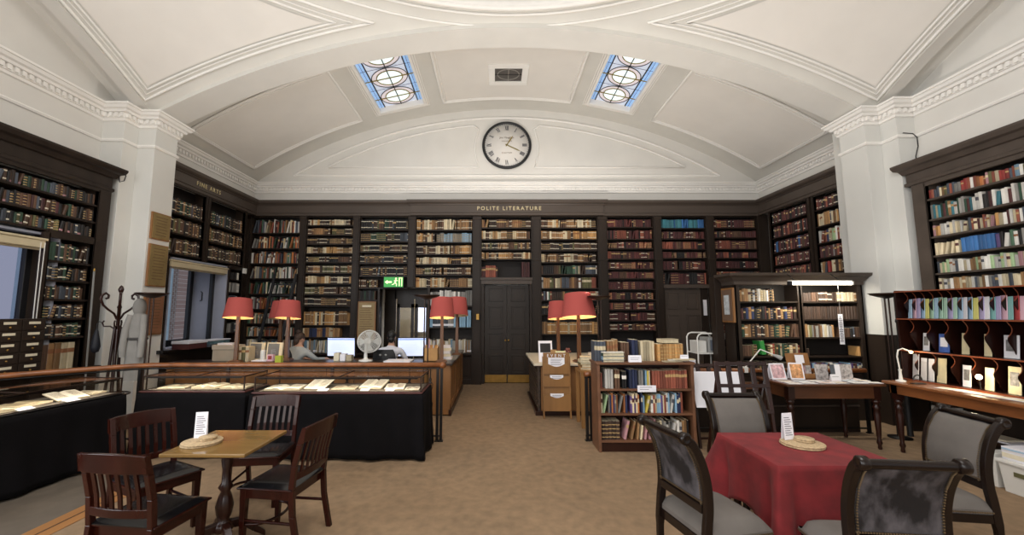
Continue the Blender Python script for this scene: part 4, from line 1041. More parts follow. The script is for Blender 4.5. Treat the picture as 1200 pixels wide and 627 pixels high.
def smooth_line(p, n):       # Catmull-Rom through the points
    out = []
    for i in range(len(p)-1):
        q = [p[max(0, i-1)], p[i], p[i+1], p[min(len(p)-1, i+2)]]
        for j in range(n):
            t = j/n; out.append(tuple(.5*(2*q[1][k]+(q[2][k]-q[0][k])*t+(2*q[0][k]-5*q[1][k]+4*q[2][k]-q[3][k])*t*t+(3*q[1][k]-q[0][k]-3*q[2][k]+q[3][k])*t**3) for k in (0, 1)))
    return out+[p[-1]]
def uph_chair():
    t = thing('upholstered_chair', '', 'chair'); w = .48; d = .46
    prof = [(-.20, .0), (-.215, .25), (-.20, .46), (-.185, .58), (-.19, .72), (-.22, .84), (-.265, .93), (-.30, .965)]     # back line (y, z)
    def scroll(x0, x1, mm, mb, ww=.045, dd=.05):
        sp = smooth_line(prof, 5); vs = []; k = len(sp)
        for i, (y, z) in enumerate(sp):
            y0, z0 = sp[max(0, i-1)]; y1, z1 = sp[min(k-1, i+1)]
            a = Vector((0, y1-y0, z1-z0)).normalized(); nn = Vector((0, a.z, -a.y))*dd/2*(.8 if z < .3 else 1)
            vs += [(x0, y-nn.y, z-nn.z), (x1, y-nn.y, z-nn.z), (x1, y+nn.y, z+nn.z), (x0, y+nn.y, z+nn.z)]
        mb.add(vs, [(i*4+j, i*4+(j+1) % 4, (i+1)*4+(j+1) % 4, (i+1)*4+j) for i in range(k-1) for j in range(4)]+[(3, 2, 1, 0), (k*4-4, k*4-3, k*4-2, k*4-1)], mm)
    for s in (-1, 1):
        m = MB(); x0, x1 = sorted((s*w/2, s*(w/2-.037))); scroll(x0, x1, ebony, m); m.build('back_post', t, bevel=.006, local=True)
        m = MB(); x = s*(w/2-.022)          # scrolled end with a brass-worn face
        m.lathe([(0, -.024), (.028, -.024), (.035, -.018), (.035, .018), (.028, .024), (.019, .026), (.015, .022), (.0, .024)], (0, 0, 0), ebony, 18)
        m.v = [(x+c_*s, -.315+a, .975+b) for a, b, c_ in m.v]; m.build('scroll', t, local=True)
        m = MB(); x = s*(w/2-.035)
        m.lathe([(.014, 0), (.02, .03), (.016, .05), (.024, .3), (.028, .34), (.024, .38)], (x, d/2-.04, 0), ebony, 12); m.build('leg', t, local=True)
    m = MB(); m.tube([(-w/2+.02, -.312, .972), (w/2-.02, -.312, .972)], .023, ebony, 14); m.build('top_rail', t, local=True)
    m = MB(); m.box(-w/2+.04, -.215, .545, w/2-.04, -.165, .595, ebony); m.build('lower_rail', t, bevel=.005, local=True)
    pp = [(-.183, .60), (-.188, .72), (-.218, .84), (-.262, .925), (-.29, .955)]
    def curve(v):
        f = v*(len(pp)-1); i = min(int(f), len(pp)-2); f -= i
        return pp[i][0]+(pp[i+1][0]-pp[i][0])*f, pp[i][1]+(pp[i+1][1]-pp[i][1])*f
    pw = w-.08
    def pad(side):
        def fn(u, v):
            y, z = curve(v); b = .022+.02*(1-(2*u-1)**4)*(1-(2*v-1)**4)
            return (-pw/2+pw*u, y+side*b*(1 if side > 0 else .8), z)
        return fn
    m = MB(); m.grid(pad(1), 10, 12, grey_fabric, flip=False)
    m.grid(lambda u, v: (-pw/2+pw*u, curve(v)[0]+.018, curve(v)[1]), 10, 12, grey_fabric, flip=True); m.build('back_cushion', t, local=True)
    m = MB(); m.grid(pad(-1), 10, 12, blue_velvet, flip=True); m.grid(lambda u, v: (-pw/2+pw*u, curve(v)[0]-.012, curve(v)[1]), 10, 12, blue_velvet)
    o = m.build('back_cover', t, local=True); o['label'] = 'crushed dark velvet backing'
    m = MB()
    for side in (1, -1):
        if side < 0: m.build('stud_trim', t, local=True); m = MB()
        for i in range(34):
            for u in (.012, .988):
                y, z = curve(i/33); m.box(-pw/2+pw*u-.004, y+side*.026-.004, z-.004, -pw/2+pw*u+.004, y+side*.026+.004, z+.004, stud)
        for i in range(32):
            y, z = curve(.02); m.box(-pw/2+pw*i/31-.004, y+side*.026-.004, z-.004, -pw/2+pw*i/31+.004, y+side*.026+.004, z+.004, stud)
    m.build('stud_trim', t, local=True); m = MB()
    for i in range(34): m.box(-w/2+.02+(w-.04)*i/33-.004, d/2-.004, .412, -w/2+.02+(w-.04)*i/33+.004, d/2+.004, .42, stud)
    for s in (-1, 1):
        for i in range(30): m.box(s*(w/2+.0)-.004, -d/2+.05+(d-.06)*i/29-.004, .412, s*(w/2)+.004, -d/2+.05+(d-.06)*i/29+.004, .42, stud)
    m.build('stud_trim', t, local=True)
    m = MB(); m.cushion(w-.005, d-.03, .10, (0, .01, .405), grey_fabric, 14, 5.0); m.build('seat', t, local=True)
    m = MB()
    for a in ((-w/2+.01, d/2-.045, w/2-.01, d/2-.01), (-w/2+.01, -d/2+.02, w/2-.01, -d/2+.05), (-w/2+.005, -d/2+.03, -w/2+.035, d/2-.02), (w/2-.035, -d/2+.03, w/2-.005, d/2-.02)): m.box(a[0], a[1], .345, a[2], a[3], .405, ebony)
    m.build('seat_frame', t, bevel=.005, local=True)
    m = MB()
    for s in (-1, 1): m.tube([(s*(w/2-.04), d/2-.05, .18), (s*(w/2-.03), -.2, .18)], .011, ebony, 8)
    m.tube([(-w/2+.04, .02, .18), (w/2-.04, .02, .18)], .011, ebony, 8); m.build('stretcher', t, local=True)
    return t
u0 = uph_chair(); u0['group'] = 'upholstered chairs at the red-draped table'
place(u0, 1.35, 2.78, 12, 'upholstered scroll-back chair with bluish velvet back, side-on beside the red tablecloth')
for x, y, f, lab in ((2.07, 3.47, -90, 'grey upholstered chair facing us across the red-draped table, before the lattice stand'), (3.05, 3.10, 172, 'grey upholstered chair facing the red table, nearest the white storage boxes'), (2.02, 2.40, 84, 'scroll-back chair with blotchy dark velvet back, nearest us at the red table')):
    c = dup(u0, (0, 0, 0)); place(c, x, y, f, lab)
# red-draped table
rt = thing('dining_table', 'square table under a red velvet cloth, mostly hidden by it', 'table', (2.12, 3.04, 0))
m = MB(); m.box(-.37, -.34, .72, .37, .34, .752, mahogany_dark); m.build('table_top', rt, bevel=.004, local=True)
for sx in (-1, 1):
    for sy in (-1, 1):
        m = MB(); m.lathe([(.018, 0), (.022, .05), (.03, .55), (.035, .6), (.035, .72)], (sx*.30, sy*.28, 0), mahogany_dark, 12); m.build('leg', rt, local=True)
def draped(x0, x1, y0, y1, zt, drop, flare, corner_drop, corner_out, mm, name, waves=9, amp=.014, drops=None, n=60, rows=14, seed=1, sideflare=None):
    rr = random.Random(seed); cr_ = .02
    per = []
    segs = [((x0, y0), (x1, y0), (0, -1)), ((x1, y0), (x1, y1), (1, 0)), ((x1, y1), (x0, y1), (0, 1)), ((x0, y1), (x0, y0), (-1, 0))]
    phase = [rr.uniform(0, 6) for _ in range(4)]
    for k, (a, b, nn) in enumerate(segs):
        L = math.hypot(b[0]-a[0], b[1]-a[1])
        for i in range(n):
            f = i/n; dist = min(f, 1-f)*L
            cw = math.exp(-(dist/.045)**2)
            other = segs[k-1][2] if f < .5 else segs[(k+1) % 4][2]
            nx, ny = nn[0], nn[1]
            q = cw*.5
            nx, ny = nx*(1-q)+other[0]*q, ny*(1-q)+other[1]*q
            ln = math.hypot(nx, ny); nx, ny = nx/ln, ny/ln
            per.append((a[0]+(b[0]-a[0])*f, a[1]+(b[1]-a[1])*f, nx, ny, cw, f*L, k, dist))
    np_ = len(per); vs = []; 
    for j in range(rows+1):
        t = j/rows
        for (px, py, nx, ny, cw, s, k, dist) in per:
            dk = (drops[k] if drops else drop)
            dz = (dk + corner_drop*math.exp(-(dist/.14)**1.5)*(1 if dk > .3 or not drops else .3))*t
            valley = -math.exp(-((dist-.10)/.045)**2)*corner_out*.42*t
            wv = amp*math.sin(s*waves+phase[k])*t*t + amp*.6*math.sin(s*waves*2.3+phase[k]*2)*t
            o = .006*min(1, t*8)+((sideflare[k] if sideflare else flare))*t*t + wv*(1-cw) + corner_out*cw*t + valley
            vs.append((px+nx*o, py+ny*o, zt+.006-.004*min(1, t*8)-dz))
    fs = [(j*np_+i, (j+1)*np_+i, (j+1)*np_+(i+1) % np_, j*np_+(i+1) % np_) for j in range(rows) for i in range(np_)]
    m = MB(); m.add(vs, [f[::-1] for f in fs], mm, True)
    m.add([(px, py, zt+.006) for px, py, *_ in per], [tuple(range(np_))], mm, False)
    o = m.build(name)
    so = o.modifiers.new('cloth', 'SOLIDIFY'); so.thickness = .003; so.offset = -1
    return o
tag(draped(1.74, 2.52, 2.69, 3.40, .754, .36, .05, .24, .13, red_velvet, 'tablecloth', 8, .012, drops=[.42, .36, .2, .36], sideflare=[.02, .03, .02, .03]), 'deep red velvet cloth draped over the square table', 'tablecloth')
mats_and_card(2.17, 3.08, .762, 'the red tablecloth', .2, .135)

# ---------------------------------------------------------------- draped display cases
def display_case(label, cloth_label, x, y, rz, L, D, rim, seed, nframe=2):
    """local: x along the case, front at y=-D/2"""
    zt = .74; zb = .765; zg = .935
    t = thing('display_case', label, 'display case', (x, y, 0), rz)
    m = MB(); m.box(-L/2, -D/2, zt+.004, L/2, D/2, zb-.006, rim); m.box(-L/2-.012, -D/2-.012, zb-.012, L/2+.012, D/2+.012, zb, rim); m.build('base_frame', t, bevel=.004, local=True)
    m = MB(); m.box(-L/2+.03, -D/2+.03, zb, L/2-.03, D/2-.03, zb+.004, mat('case lining', '#6f675c', .9, .06)); m.build('lining', t, local=True)
    m = MB(); e = .012
    for sx in (-1, 1):
        for sy in (-1, 1): m.box(sx*(L/2-.014)-e/2, sy*(D/2-.014)-e/2, zb, sx*(L/2-.014)+e/2, sy*(D/2-.014)+e/2, zg, dark_metal)
    for z in (zb+.003, zg):
        for s in (-1, 1):
            m.box(-L/2+.01, s*(D/2-.014)-e/2, z-e/2, L/2-.01, s*(D/2-.014)+e/2, z+e/2, dark_metal); m.box(s*(L/2-.014)-e/2, -D/2+.01, z-e/2, s*(L/2-.014)+e/2, D/2-.01, z+e/2, dark_metal)
    for i in range(1, nframe): xx = -L/2+L*i/nframe; m.box(xx-.004, -D/2+.01, zg-.004, xx+.004, D/2-.01, zg+.006, dark_metal); m.box(xx-.004, D/2-.018, zb, xx+.004, D/2-.01, zg, dark_metal)
    m.build('glazing_frame', t, local=True)
    for nm, b in (('front_pane', (-L/2+.02, -D/2+.012, zb+.01, L/2-.02, -D/2+.015, zg-.004)), ('rear_pane', (-L/2+.02, D/2-.015, zb+.01, L/2-.02, D/2-.012, zg-.004)), ('top_pane', (-L/2+.02, -D/2+.02, zg-.002, L/2-.02, D/2-.02, zg+.001)), ('end_pane', (-L/2+.012, -D/2+.02, zb+.01, -L/2+.015, D/2-.02, zg-.004)), ('end_pane', (L/2-.015, -D/2+.02, zb+.01, L/2-.012, D/2-.02, zg-.004))):
        m = MB(); m.box(*b, clear); m.build(nm, t, local=True)
    for sx in (-1, 1):
        for sy in (-1, 1):
            m = MB(); m.box(sx*(L/2-.06)-.02, sy*(D/2-.06)-.02, 0, sx*(L/2-.06)+.02, sy*(D/2-.06)+.02, zt, black_metal); m.build('leg', t, local=True)
    m = MB(); m.box(-L/2+.05, -D/2+.012, zg-.022, L/2-.05, -D/2+.024, zg-.008, black_metal); m.build('case_lamp', t, local=True)
    ld_ = area_light('case_glow', (0, 0, 0), (0, 0, -1), L-.15, .03, 2.2*L, (1, .9, .76)); ld_.parent = t; ld_.location = (0, -D/2+.05, zg-.02); ld_.rotation_euler = (math.radians(32), 0, 0)
    c = draped(-L/2-.02, L/2+.02, -D/2-.02, D/2+.02, zt-.004, zt-.03, .02, .012, .025, black_cloth, 'case_cloth', 9, .024, n=90, rows=12, seed=seed)
    c.location = (x, y, 0); c.rotation_euler = (0, 0, rz)
    tag(c, cloth_label, 'cloth')
    return t
rim_red = mat('case rim mahogany', '#5a3430', .35, .2, 8, stretch=(.2, 1, 1))
B1 = display_case('glass-topped display case of open books nearest the iron newel of the railing', 'black cloth hanging round the display case nearest the newel', -1.86, 5.33, 0, 1.98, .60, rim_red, 3)
B2 = display_case('shorter glass display case between the long case and the case by the newel', 'black cloth swagged round the shorter middle display case', -3.615, 5.37, 0, 1.24, .52, rim_red, 4)
B3 = display_case('long glass display case running along the near railing towards the camera', 'plain black cloth down the side of the long display case', -4.812, 3.66, PI/2-.12, 2.78, .60, mat('case rim black', '#191516', .3, .1), 5, 3)
def open_book(w, d, th, spread, cover, toned):
    m = MB(); half = w/2
    for s in (-1, 1):
        m.grid(lambda u, v: (s*half*u, -d/2+d*v, .004+th*(math.sin(min(1, u*2.2+.08)*PI/2)*(1-.45*u))+spread*u*.0), 10, 2, toned, flip=(s < 0))
        m.box(min(0, s*half), -d/2, 0, max(0, s*half), d/2, .004, cover)
        m.grid(lambda u, v: (s*half*u, -d/2, .004+(th*(math.sin(min(1, u*2.2+.08)*PI/2)*(1-.45*u)))*v), 10, 1, page_paper, flip=(s > 0))
        m.grid(lambda u, v: (s*half, -d/2+d*u, .004+th*.55*v), 1, 1, page_paper, flip=(s < 0))
        for i in range(8):
            yy = d/2-.04-i*(d-.08)/8
            zz = .0052+th*(math.sin(min(1, .55*2.2+.08)*PI/2)*(1-.45*.5))
            m.add([(s*half*.2, yy, zz+.004), (s*half*.85, yy, zz-.003), (s*half*.85, yy-.006, zz-.003), (s*half*.2, yy-.006, zz+.004)][::(1 if s > 0 else -1)], [(3, 2, 1, 0)], ink_brown)
    return m
paper_tones = [mat('toned paper', '#d9cdb0', .85, .05, 12), mat('pale paper', '#e6dfcc', .85, .04, 12), mat('foxed paper', '#c4b48f', .85, .1, 12)]
def at_case(t, lx, ly): return t.matrix_basis @ Vector((lx, ly, 0))
def put_open(t, lx, ly, w, d, th, rz, tone, label, tilt=0, prop=False):
    M_ = Matrix.LocRotScale(t.location, t.rotation_euler, t.scale); p = M_ @ Vector((lx, ly, .771))
    m = open_book(w, d, th, 0, BM['brown'], paper_tones[tone]); o = m.build('open_book'); o.location = p; o.rotation_euler = (tilt, 0, t.rotation_euler[2]+rz)
    if tilt: o.location.z += d/2*math.sin(tilt)
    tag(o, label, 'book', 'open books in the glass cases'); return o
def put_card(t, lx, ly, w, d, rz, label, tilt=.25):
    M_ = Matrix.LocRotScale(t.location, t.rotation_euler, t.scale); p = M_ @ Vector((lx, ly, .771))
    m = MB(); m.box(-w/2, -d/2, 0, w/2, d/2, .002, white_card)
    for i in range(3): m.box(-w*.4, d*.3-i*d*.25, .002, w*.35, d*.3-i*d*.25-.004, .0025, ink)
    m.hexa([(-w/2, d/2-.004, -.012), (w/2, d/2-.004, -.012), (w/2, d/2, -.012), (-w/2, d/2, -.012), (-w/2, d/2-.004, 0), (w/2, d/2-.004, 0), (w/2, d/2, 0), (-w/2, d/2, 0)], white_card)
    o = m.build('caption_card'); o.location = (p.x, p.y, p.z+math.sin(tilt)*d/2+.001); o.rotation_euler = (tilt, 0, t.rotation_euler[2]+rz)
    tag(o, label, 'card', 'caption cards in the glass cases')
IN1 = 'in the display case by the newel'
for lx, ly, w, d, th, rz, tn, lab, tl in ((-.70, -.10, .40, .28, .035, .1, 1, 'thick open book with drooping pages, furthest from the newel in the end display case', 0), (-.32, -.02, .26, .30, .012, -.12, 1, 'tilted open book with a drawing on its page '+IN1, .28), (.02, -.08, .28, .22, .02, .05, 0, 'flat small open book in the middle '+IN1, 0),
        (.35, .0, .28, .28, .03, -.12, 1, 'propped open book right of centre '+IN1, .2), (.63, -.08, .23, .24, .018, .08, 1, 'open book with dense print next to last '+IN1, .1), (.85, -.12, .17, .2, .012, .05, 1, 'small open book closest to the newel '+IN1, 0)):
    put_open(B1, lx, ly, w, d, th, rz, tn, lab.replace('right of centre', 'near the centre'), tl)
for lx, ly, w, d, lab in ((-.20, -.22, .12, .07, 'white caption card before the tilted open book with the drawing'), (.30, -.22, .10, .06, 'white caption card before the propped open book near the centre of the case'), (.6, -.235, .10, .05, 'white caption card below the open book with dense print')): put_card(B1, lx, ly, w, d, 0, lab)
for lx, ly, w, d, th, rz, tn, lab in ((-.35, -.05, .3, .24, .02, .2, 0, 'dark-edged open book at the far end of the middle display case'), (.08, -.05, .3, .26, .05, -.1, 0, 'thick closed-looking cream book in the middle display case'), (.42, -.06, .30, .24, .035, .1, 0, 'cream open book at the newel end of the middle display case')): put_open(B2, lx, ly, w, d, th, rz, tn, lab)
mb_ = [(-1.17, -.10, .28, .24, .03, .0, 0), (-.87, -.05, .30, .26, .03, .15, 2), (-.5, -.10, .34, .26, .035, -.1, 0), (-.12, -.08, .32, .26, .03, .1, 1), (.27, -.08, .36, .28, .04, -.05, 0), (.65, -.02, .30, .26, .03, .15, 2), (.99, -.06, .28, .26, .016, -.15, 1), (1.27, .0, .18, .24, .03, .1, 0)]
for i, (lx, ly, w, d, th, rz, tn) in enumerate(mb_): put_open(B3, lx, ly, w, d, th, rz, tn, '%s old book, %s counting from the hat-stand end of the long display case' % (('cream', 'pale', 'brown-toned')[tn], ordinal(7-i)), .22 if i == 6 else 0)
for i, lx in enumerate((-.3, .5, .9)): put_card(B3, lx, -.24, .14, .07, .1, 'white caption card, %s from the hat-stand end of the long display case' % ordinal(2-i))

# ---------------------------------------------------------------- railings
def railing(label, pts, zr, posts, tall=True, bal=True):
    t = thing('railing', label, 'railing', (pts[-1][0], pts[-1][1], 0))
    m = MB()
    q = [(-.032, 0), (-.025, .03), (0, .04), (.025, .03), (.032, 0), (.02, -.02), (-.02, -.02)]
    P3 = [Vector((x, y, zr)) for x, y in pts]
    vs = []; n = len(q)
    for i, p in enumerate(P3):
        d = (P3[min(i+1, len(P3)-1)]-P3[max(i-1, 0)]).normalized(); s = Vector((-d.y, d.x, 0))
        for a, b in q: vs.append(p+s*a+Vector((0, 0, b)))
    fs = [(i*n+j, i*n+(j+1) % n, (i+1)*n+(j+1) % n, (i+1)*n+j) for i in range(len(P3)-1) for j in range(n)]
    m.add(vs, fs+[tuple(range(n))[::-1], tuple(range((len(P3)-1)*n, len(P3)*n))], mahogany_y, True); m.build('handrail', t)
    m = MB(); m.tube([(p.x, p.y, .07) for p in P3], .012, black_metal, 6); m.tube([(p.x, p.y, zr-.035) for p in P3], .012, black_metal, 6); m.build('bottom_rail', t)
    for (x, y) in posts:
        m = MB(); m.box(x-.018, y-.018, 0, x+.018, y+.018, zr-.01, black_metal); m.box(x-.03, y-.03, 0, x+.03, y+.03, .015, black_metal)
        m.build('post', t)
    return t
def baluster(mb, x, y, zr):
    mb.tube([(x, y, .07), (x, y, zr-.03)], .007, black_metal, 6)
    for z in (.25, .5, .75):
        mb.lathe([(.004, -.07), (.02, -.03), (.008, 0), (.026, .015), (.008, .03), (.02, .06), (.004, .1)], (x, y, z*zr), black_metal, 8)
        for s in (-1, 1): mb.tube([(x, y, z*zr-.08), (x+s*.03, y, z*zr-.05), (x+s*.035, y, z*zr), (x+s*.012, y, z*zr+.03), (x, y, z*zr+.02)], .005, black_metal, 5)
lp = [(-5.62, 4.64), (-5.42, 4.88), (-5.1, 5.26), (-4.9, 5.5), (-4.76, 5.64), (-4.6, 5.72), (-4.35, 5.745), (-3, 5.75), (-.72, 5.75)]
rl = railing('wood-topped iron railing behind the draped display cases', lp, .985, [(-4.72, 5.67), (-3.6, 5.75), (-2.2, 5.75), (-.78, 5.75), (-.73, 5.75)])
m = MB(); m.ellipsoid((-.715, 5.75, .99), (.045, .05, .045), mahogany_y); m.build('handrail_end', rl)
for i in range(6):
    m = MB(); baluster(m, -.88-.28*i, 5.75, .985); m.build('baluster', rl)
rp = [(1.2, 5.76), (1.3, 5.80), (1.6, 5.98), (2.0, 6.1), (2.7, 6.12), (5.3, 6.12)]
rr_ = railing('wood-topped iron railing running behind the low bookcase and print table', rp, .86, [(1.22, 5.77), (1.28, 5.79), (2.7, 6.12), (5.28, 6.12)])
for i in range(3):
    m = MB(); baluster(m, 1.4+.18*i, 5.85+.1*i, .86); m.build('baluster', rr_)

# ---------------------------------------------------------------- staff counters
def panel_face_x(mb, x, y0, y1, z0, z1, n, mm, s=1):     # panelled face at x looking towards s
    e = .014*s
    mb.box(min(x, x+e), y0, z0, max(x, x+e), y1, z0+.09, mm); mb.box(min(x, x+e), y0, z1-.07, max(x, x+e), y1, z1, mm)
    for i in range(n+1):
        yy = y0+(y1-y0)*i/n; a = max(y0, yy-.04); b = min(y1, yy+.04); mb.box(min(x, x+e), a, z0, max(x, x+e), b, z1, mm)
ctr = thing('staff_counter', 'oak-panelled staff counter with dark top behind the railing', 'counter', (-2.8, 8.3, 0))
m = MB(); m.box(-.98, 7.12, .02, -.76, 9.6, .82, oak); panel_face_x(m, -.76, 7.12, 9.6, .1, .82, 3, oak); m.box(-.78, 7.1, 0, -.735, 9.62, .1, mahogany_dark); m.build('end_panel', ctr, bevel=.004)
m = MB(); m.box(-5.5, 7.12, .02, -.98, 7.2, .82, oak)
for i in range(8): xx = -5.4+i*.58; m.box(xx, 7.105, .12, xx+.05, 7.12, .82, oak)
m.box(-5.5, 7.105, .75, -.76, 7.12, .82, oak); m.box(-5.5, 7.105, .02, -.76, 7.12, .13, oak); m.build('front_panel', ctr, bevel=.003)
m = MB(); m.box(-5.55, 7.06, .82, -.72, 7.62, .855, mat('dark counter top', '#2a211d', .3, .2, 6)); m.box(-1.15, 7.62, .82, -.72, 9.62, .855, mat('grey counter leather', '#8a8378', .5, .1, 6)); m.build('counter_top', ctr, bevel=.006)
dsk = thing('desk', 'plain staff desk carrying the two lit computer screens', 'desk', (-2.7, 8.6, 0))
m = MB(); m.box(-4.4, 8.45, .69, -1.4, 9.1, .72, shelf_wood); m.build('desk_top', dsk, bevel=.004)
for x in (-4.35, -2.8, -1.45):
    m = MB(); m.box(x-.02, 8.5, 0, x+.02, 9.05, .69, shelf_wood); m.build('leg', dsk)
ct2 = thing('reception_desk', 'dark carved desk with pale top beside the leaflet stand', 'desk', (1.5, 7.9, 0))
carved = mat('carved dark front', '#3a2a1e', .5, .7, 26, bump=.8)
m = MB(); m.box(.74, 7.16, .06, 2.5, 7.22, .80, oak); m.box(.70, 7.16, .06, .76, 8.9, .80, carved); m.box(.66, 7.12, 0, 2.52, 8.94, .07, mahogany_dark); m.box(2.46, 7.2, .06, 2.52, 8.9, .8, oak); m.build('carcase', ct2, bevel=.004)
m = MB()
for j in range(14):
    for i in range(10):
        yy = 7.25+j*.12; zz = .14+i*.066; m.ellipsoid((.697, yy+(i % 2)*.05, zz), (.012, .035, .024), carved, 7, 5)
m.build('carving', ct2)
m = MB(); m.box(.62, 7.06, .80, 2.56, 8.96, .815, mahogany_dark); m.box(.63, 7.07, .815, 2.55, 8.95, .85, mat('cream desk leather', '#cfc3ad', .5, .05, 6)); m.build('desk_top', ct2, bevel=.005)

# leaflet stand leaning before it
ls = thing('leaflet_stand', 'light oak leaflet stand with three scooped pockets of papers and raised lettering', 'stand', (.99, 6.98, 0))
M_ = T(.99, 6.93, 0) @ RX(-.05); w = .215
m = MB(); m.M = M_; m.box(-w, 0, .12, w, .015, 1.04, oak_light); m.M = I4; m.build('back_panel', ls, bevel=.003)
for s in (-1, 1):
    m = MB(); m.M = M_; m.box(s*w-.012, -.02, 0, s*w+.012, .03, .98, oak_light); m.M = I4; m.build('side_rail', ls, bevel=.003)
for i, z in enumerate((.70, .50, .12)):
    hgt = .17 if i < 2 else .26
    zt = z+hgt
    def arcp(u): return zt-.055*math.sin(PI*min(1, max(0, (u-.15)/.7)))
    m = MB(); m.M = M_; n = 14
    vs = [(-w+2*w*k/n, -.03, z) for k in range(n+1)]+[(-w+2*w*k/n, -.035, arcp(k/n)) for k in range(n+1)]
    m.add(vs, [(k, k+1, n+1+k+1, n+1+k) for k in range(n)], oak_light)
    vs = [(a, b+.012, c_) for a, b, c_ in vs]; m.add(vs, [(n+1+k, n+1+k+1, k+1, k) for k in range(n)], oak_light)
    m.add([(-w+2*w*k/n, -.035, arcp(k/n)) for k in range(n+1)]+[(-w+2*w*k/n, -.023, arcp(k/n)) for k in range(n+1)], [(k, k+1, n+1+k+1, n+1+k) for k in range(n)], oak_light)
    m.M = I4; m.build('pocket', ls)
    lt = ('uppermost', 'middle', 'lowest')[i]
    mm = MB(); mm.M = M_; zz = zt+(.09 if i == 0 else .012); ww = w*.62 if i == 0 else w*.5
    mm.box(-ww, -.016, z+.01, ww, -.008, zz, white_card)
    if i < 2 or True:
        for k in range(5): mm.box(-ww*.7, -.0175, zz-.03-k*.022, ww*(.7-.12*(k % 3)), -.016, zz-.024-k*.022, ink)
    mm.M = I4
    if i < 2 or True: tag(mm.build('leaflet'), 'white printed leaflets in the %s pocket of the oak leaflet stand' % lt, 'leaflet')
text('EVENT', .07, white_card, 'lettering', ls, M_ @ T(0, -.006, .99) @ FACE_CAM, .004, space=1.7)

# ---------------------------------------------------------------- lamps
shade_m = bpy.data.materials.new('red fabric shade'); shade_m.use_nodes = True
nt = shade_m.node_tree; n_ = nt.nodes; l_ = nt.links; b_ = n_['Principled BSDF']; b_.inputs['Base Color'].default_value = lin('#c4605a'); b_.inputs['Roughness'].default_value = .9
tl_ = n_.new('ShaderNodeBsdfTranslucent'); tl_.inputs['Color'].default_value = lin('#d87060'); mx_ = n_.new('ShaderNodeMixShader'); mx_.inputs['Fac'].default_value = .3
l_.new(b_.outputs[0], mx_.inputs[1]); l_.new(tl_.outputs[0], mx_.inputs[2]); l_.new(mx_.outputs[0], n_['Material Output'].inputs['Surface'])
shade_in = mat('cream shade lining', '#e8d2a8', .9, 0)
def table_lamp(label, x, y, z0, zs0, zs1, r0, r1, rz=0, power=6):
    t = thing('table_lamp', label, 'lamp', (x, y, z0), rz, 'red table lamps')
    m = MB(); m.box(-.09, -.09, 0, .09, .09, .025, lamp_wood); m.box(-.07, -.07, .025, .07, .07, .04, lamp_wood); m.build('lamp_base', t, bevel=.004, local=True)
    m = MB(); h = zs0-z0+.05
    m.hexa([(-.032, -.032, .04), (.032, -.032, .04), (.032, .032, .04), (-.032, .032, .04), (-.024, -.024, h), (.024, -.024, h), (.024, .024, h), (-.024, .024, h)], lamp_wood); m.build('lamp_column', t, bevel=.004, local=True)
    zm = (zs0+zs1)/2-z0; TILT = T(0, 0, zm) @ RX(-.13) @ T(0, 0, -zm)
    m = MB(); m.M = TILT; m.lathe([(r0, zs0-z0), (r1, zs1-z0)], (0, 0, 0), shade_m, 40); m.f = m.f[:40]; m.mi = m.mi[:40]; m.sm = m.sm[:40]
    sh = m.build('lamp_shade', t, local=True)
    m = MB(); m.M = TILT; m.lathe([(r1-.004, zs1-z0-.002), (r0-.004, zs0-z0+.001)], (0, 0, 0), shade_in, 40); m.f = m.f[:40]; m.mi = m.mi[:40]; m.sm = m.sm[:40]
    for i in range(3): m.tube([(0, 0, zs1-z0-.03), ((r1-.003)*math.cos(i*2.094), (r1-.003)*math.sin(i*2.094), zs1-z0-.01)], .003, brass, 5)
    m.build('shade_lining', sh, local=True)
    if power:
        m = MB(); m.ellipsoid((0, 0, h+.07), (.03, .03, .045), bulb, 12, 8); m.lathe([(.012, -.03), (.016, .03)], (0, 0, h), brass, 10); m.build('light_bulb', t, local=True)
        point_light('lamp_light', (x, y, z0+h+.14), power, (1, .72, .42), .05)
    return t
table_lamp('red-shaded lamp on the counter next to the bay window, alone', -4.40, 7.2, .855, 1.60, 1.93, .232, .18, .2, 5)
table_lamp('front red-shaded lamp of the pair before the pale corner bookcase', -3.69, 7.5, .855, 1.59, 1.90, .215, .17, 0, 4)
table_lamp('rear red-shaded lamp half hidden by its twin before the corner bookcase', -4.36, 8.55, .72, 1.56, 1.91, .215, .175, 0, 0)
table_lamp('front red-shaded lamp at the oak-panelled end of the staff counter', -.93, 7.3, .855, 1.60, 1.945, .215, .18, .1, 5)
table_lamp('rear red-shaded lamp at the panelled counter end, nearer the double doors', -.78, 8.5, .855, 1.63, 1.99, .225, .18, 0, 0)
table_lamp('large lit red-shaded lamp on the reception desk, standing above the display books', 1.43, 7.3, .85, 1.61, 2.02, .30, .225, .1, 8)
table_lamp('smaller red-shaded lamp behind the large lit one on the reception desk', 1.18, 8.0, .85, 1.57, 1.90, .2, .16, .1, 4)
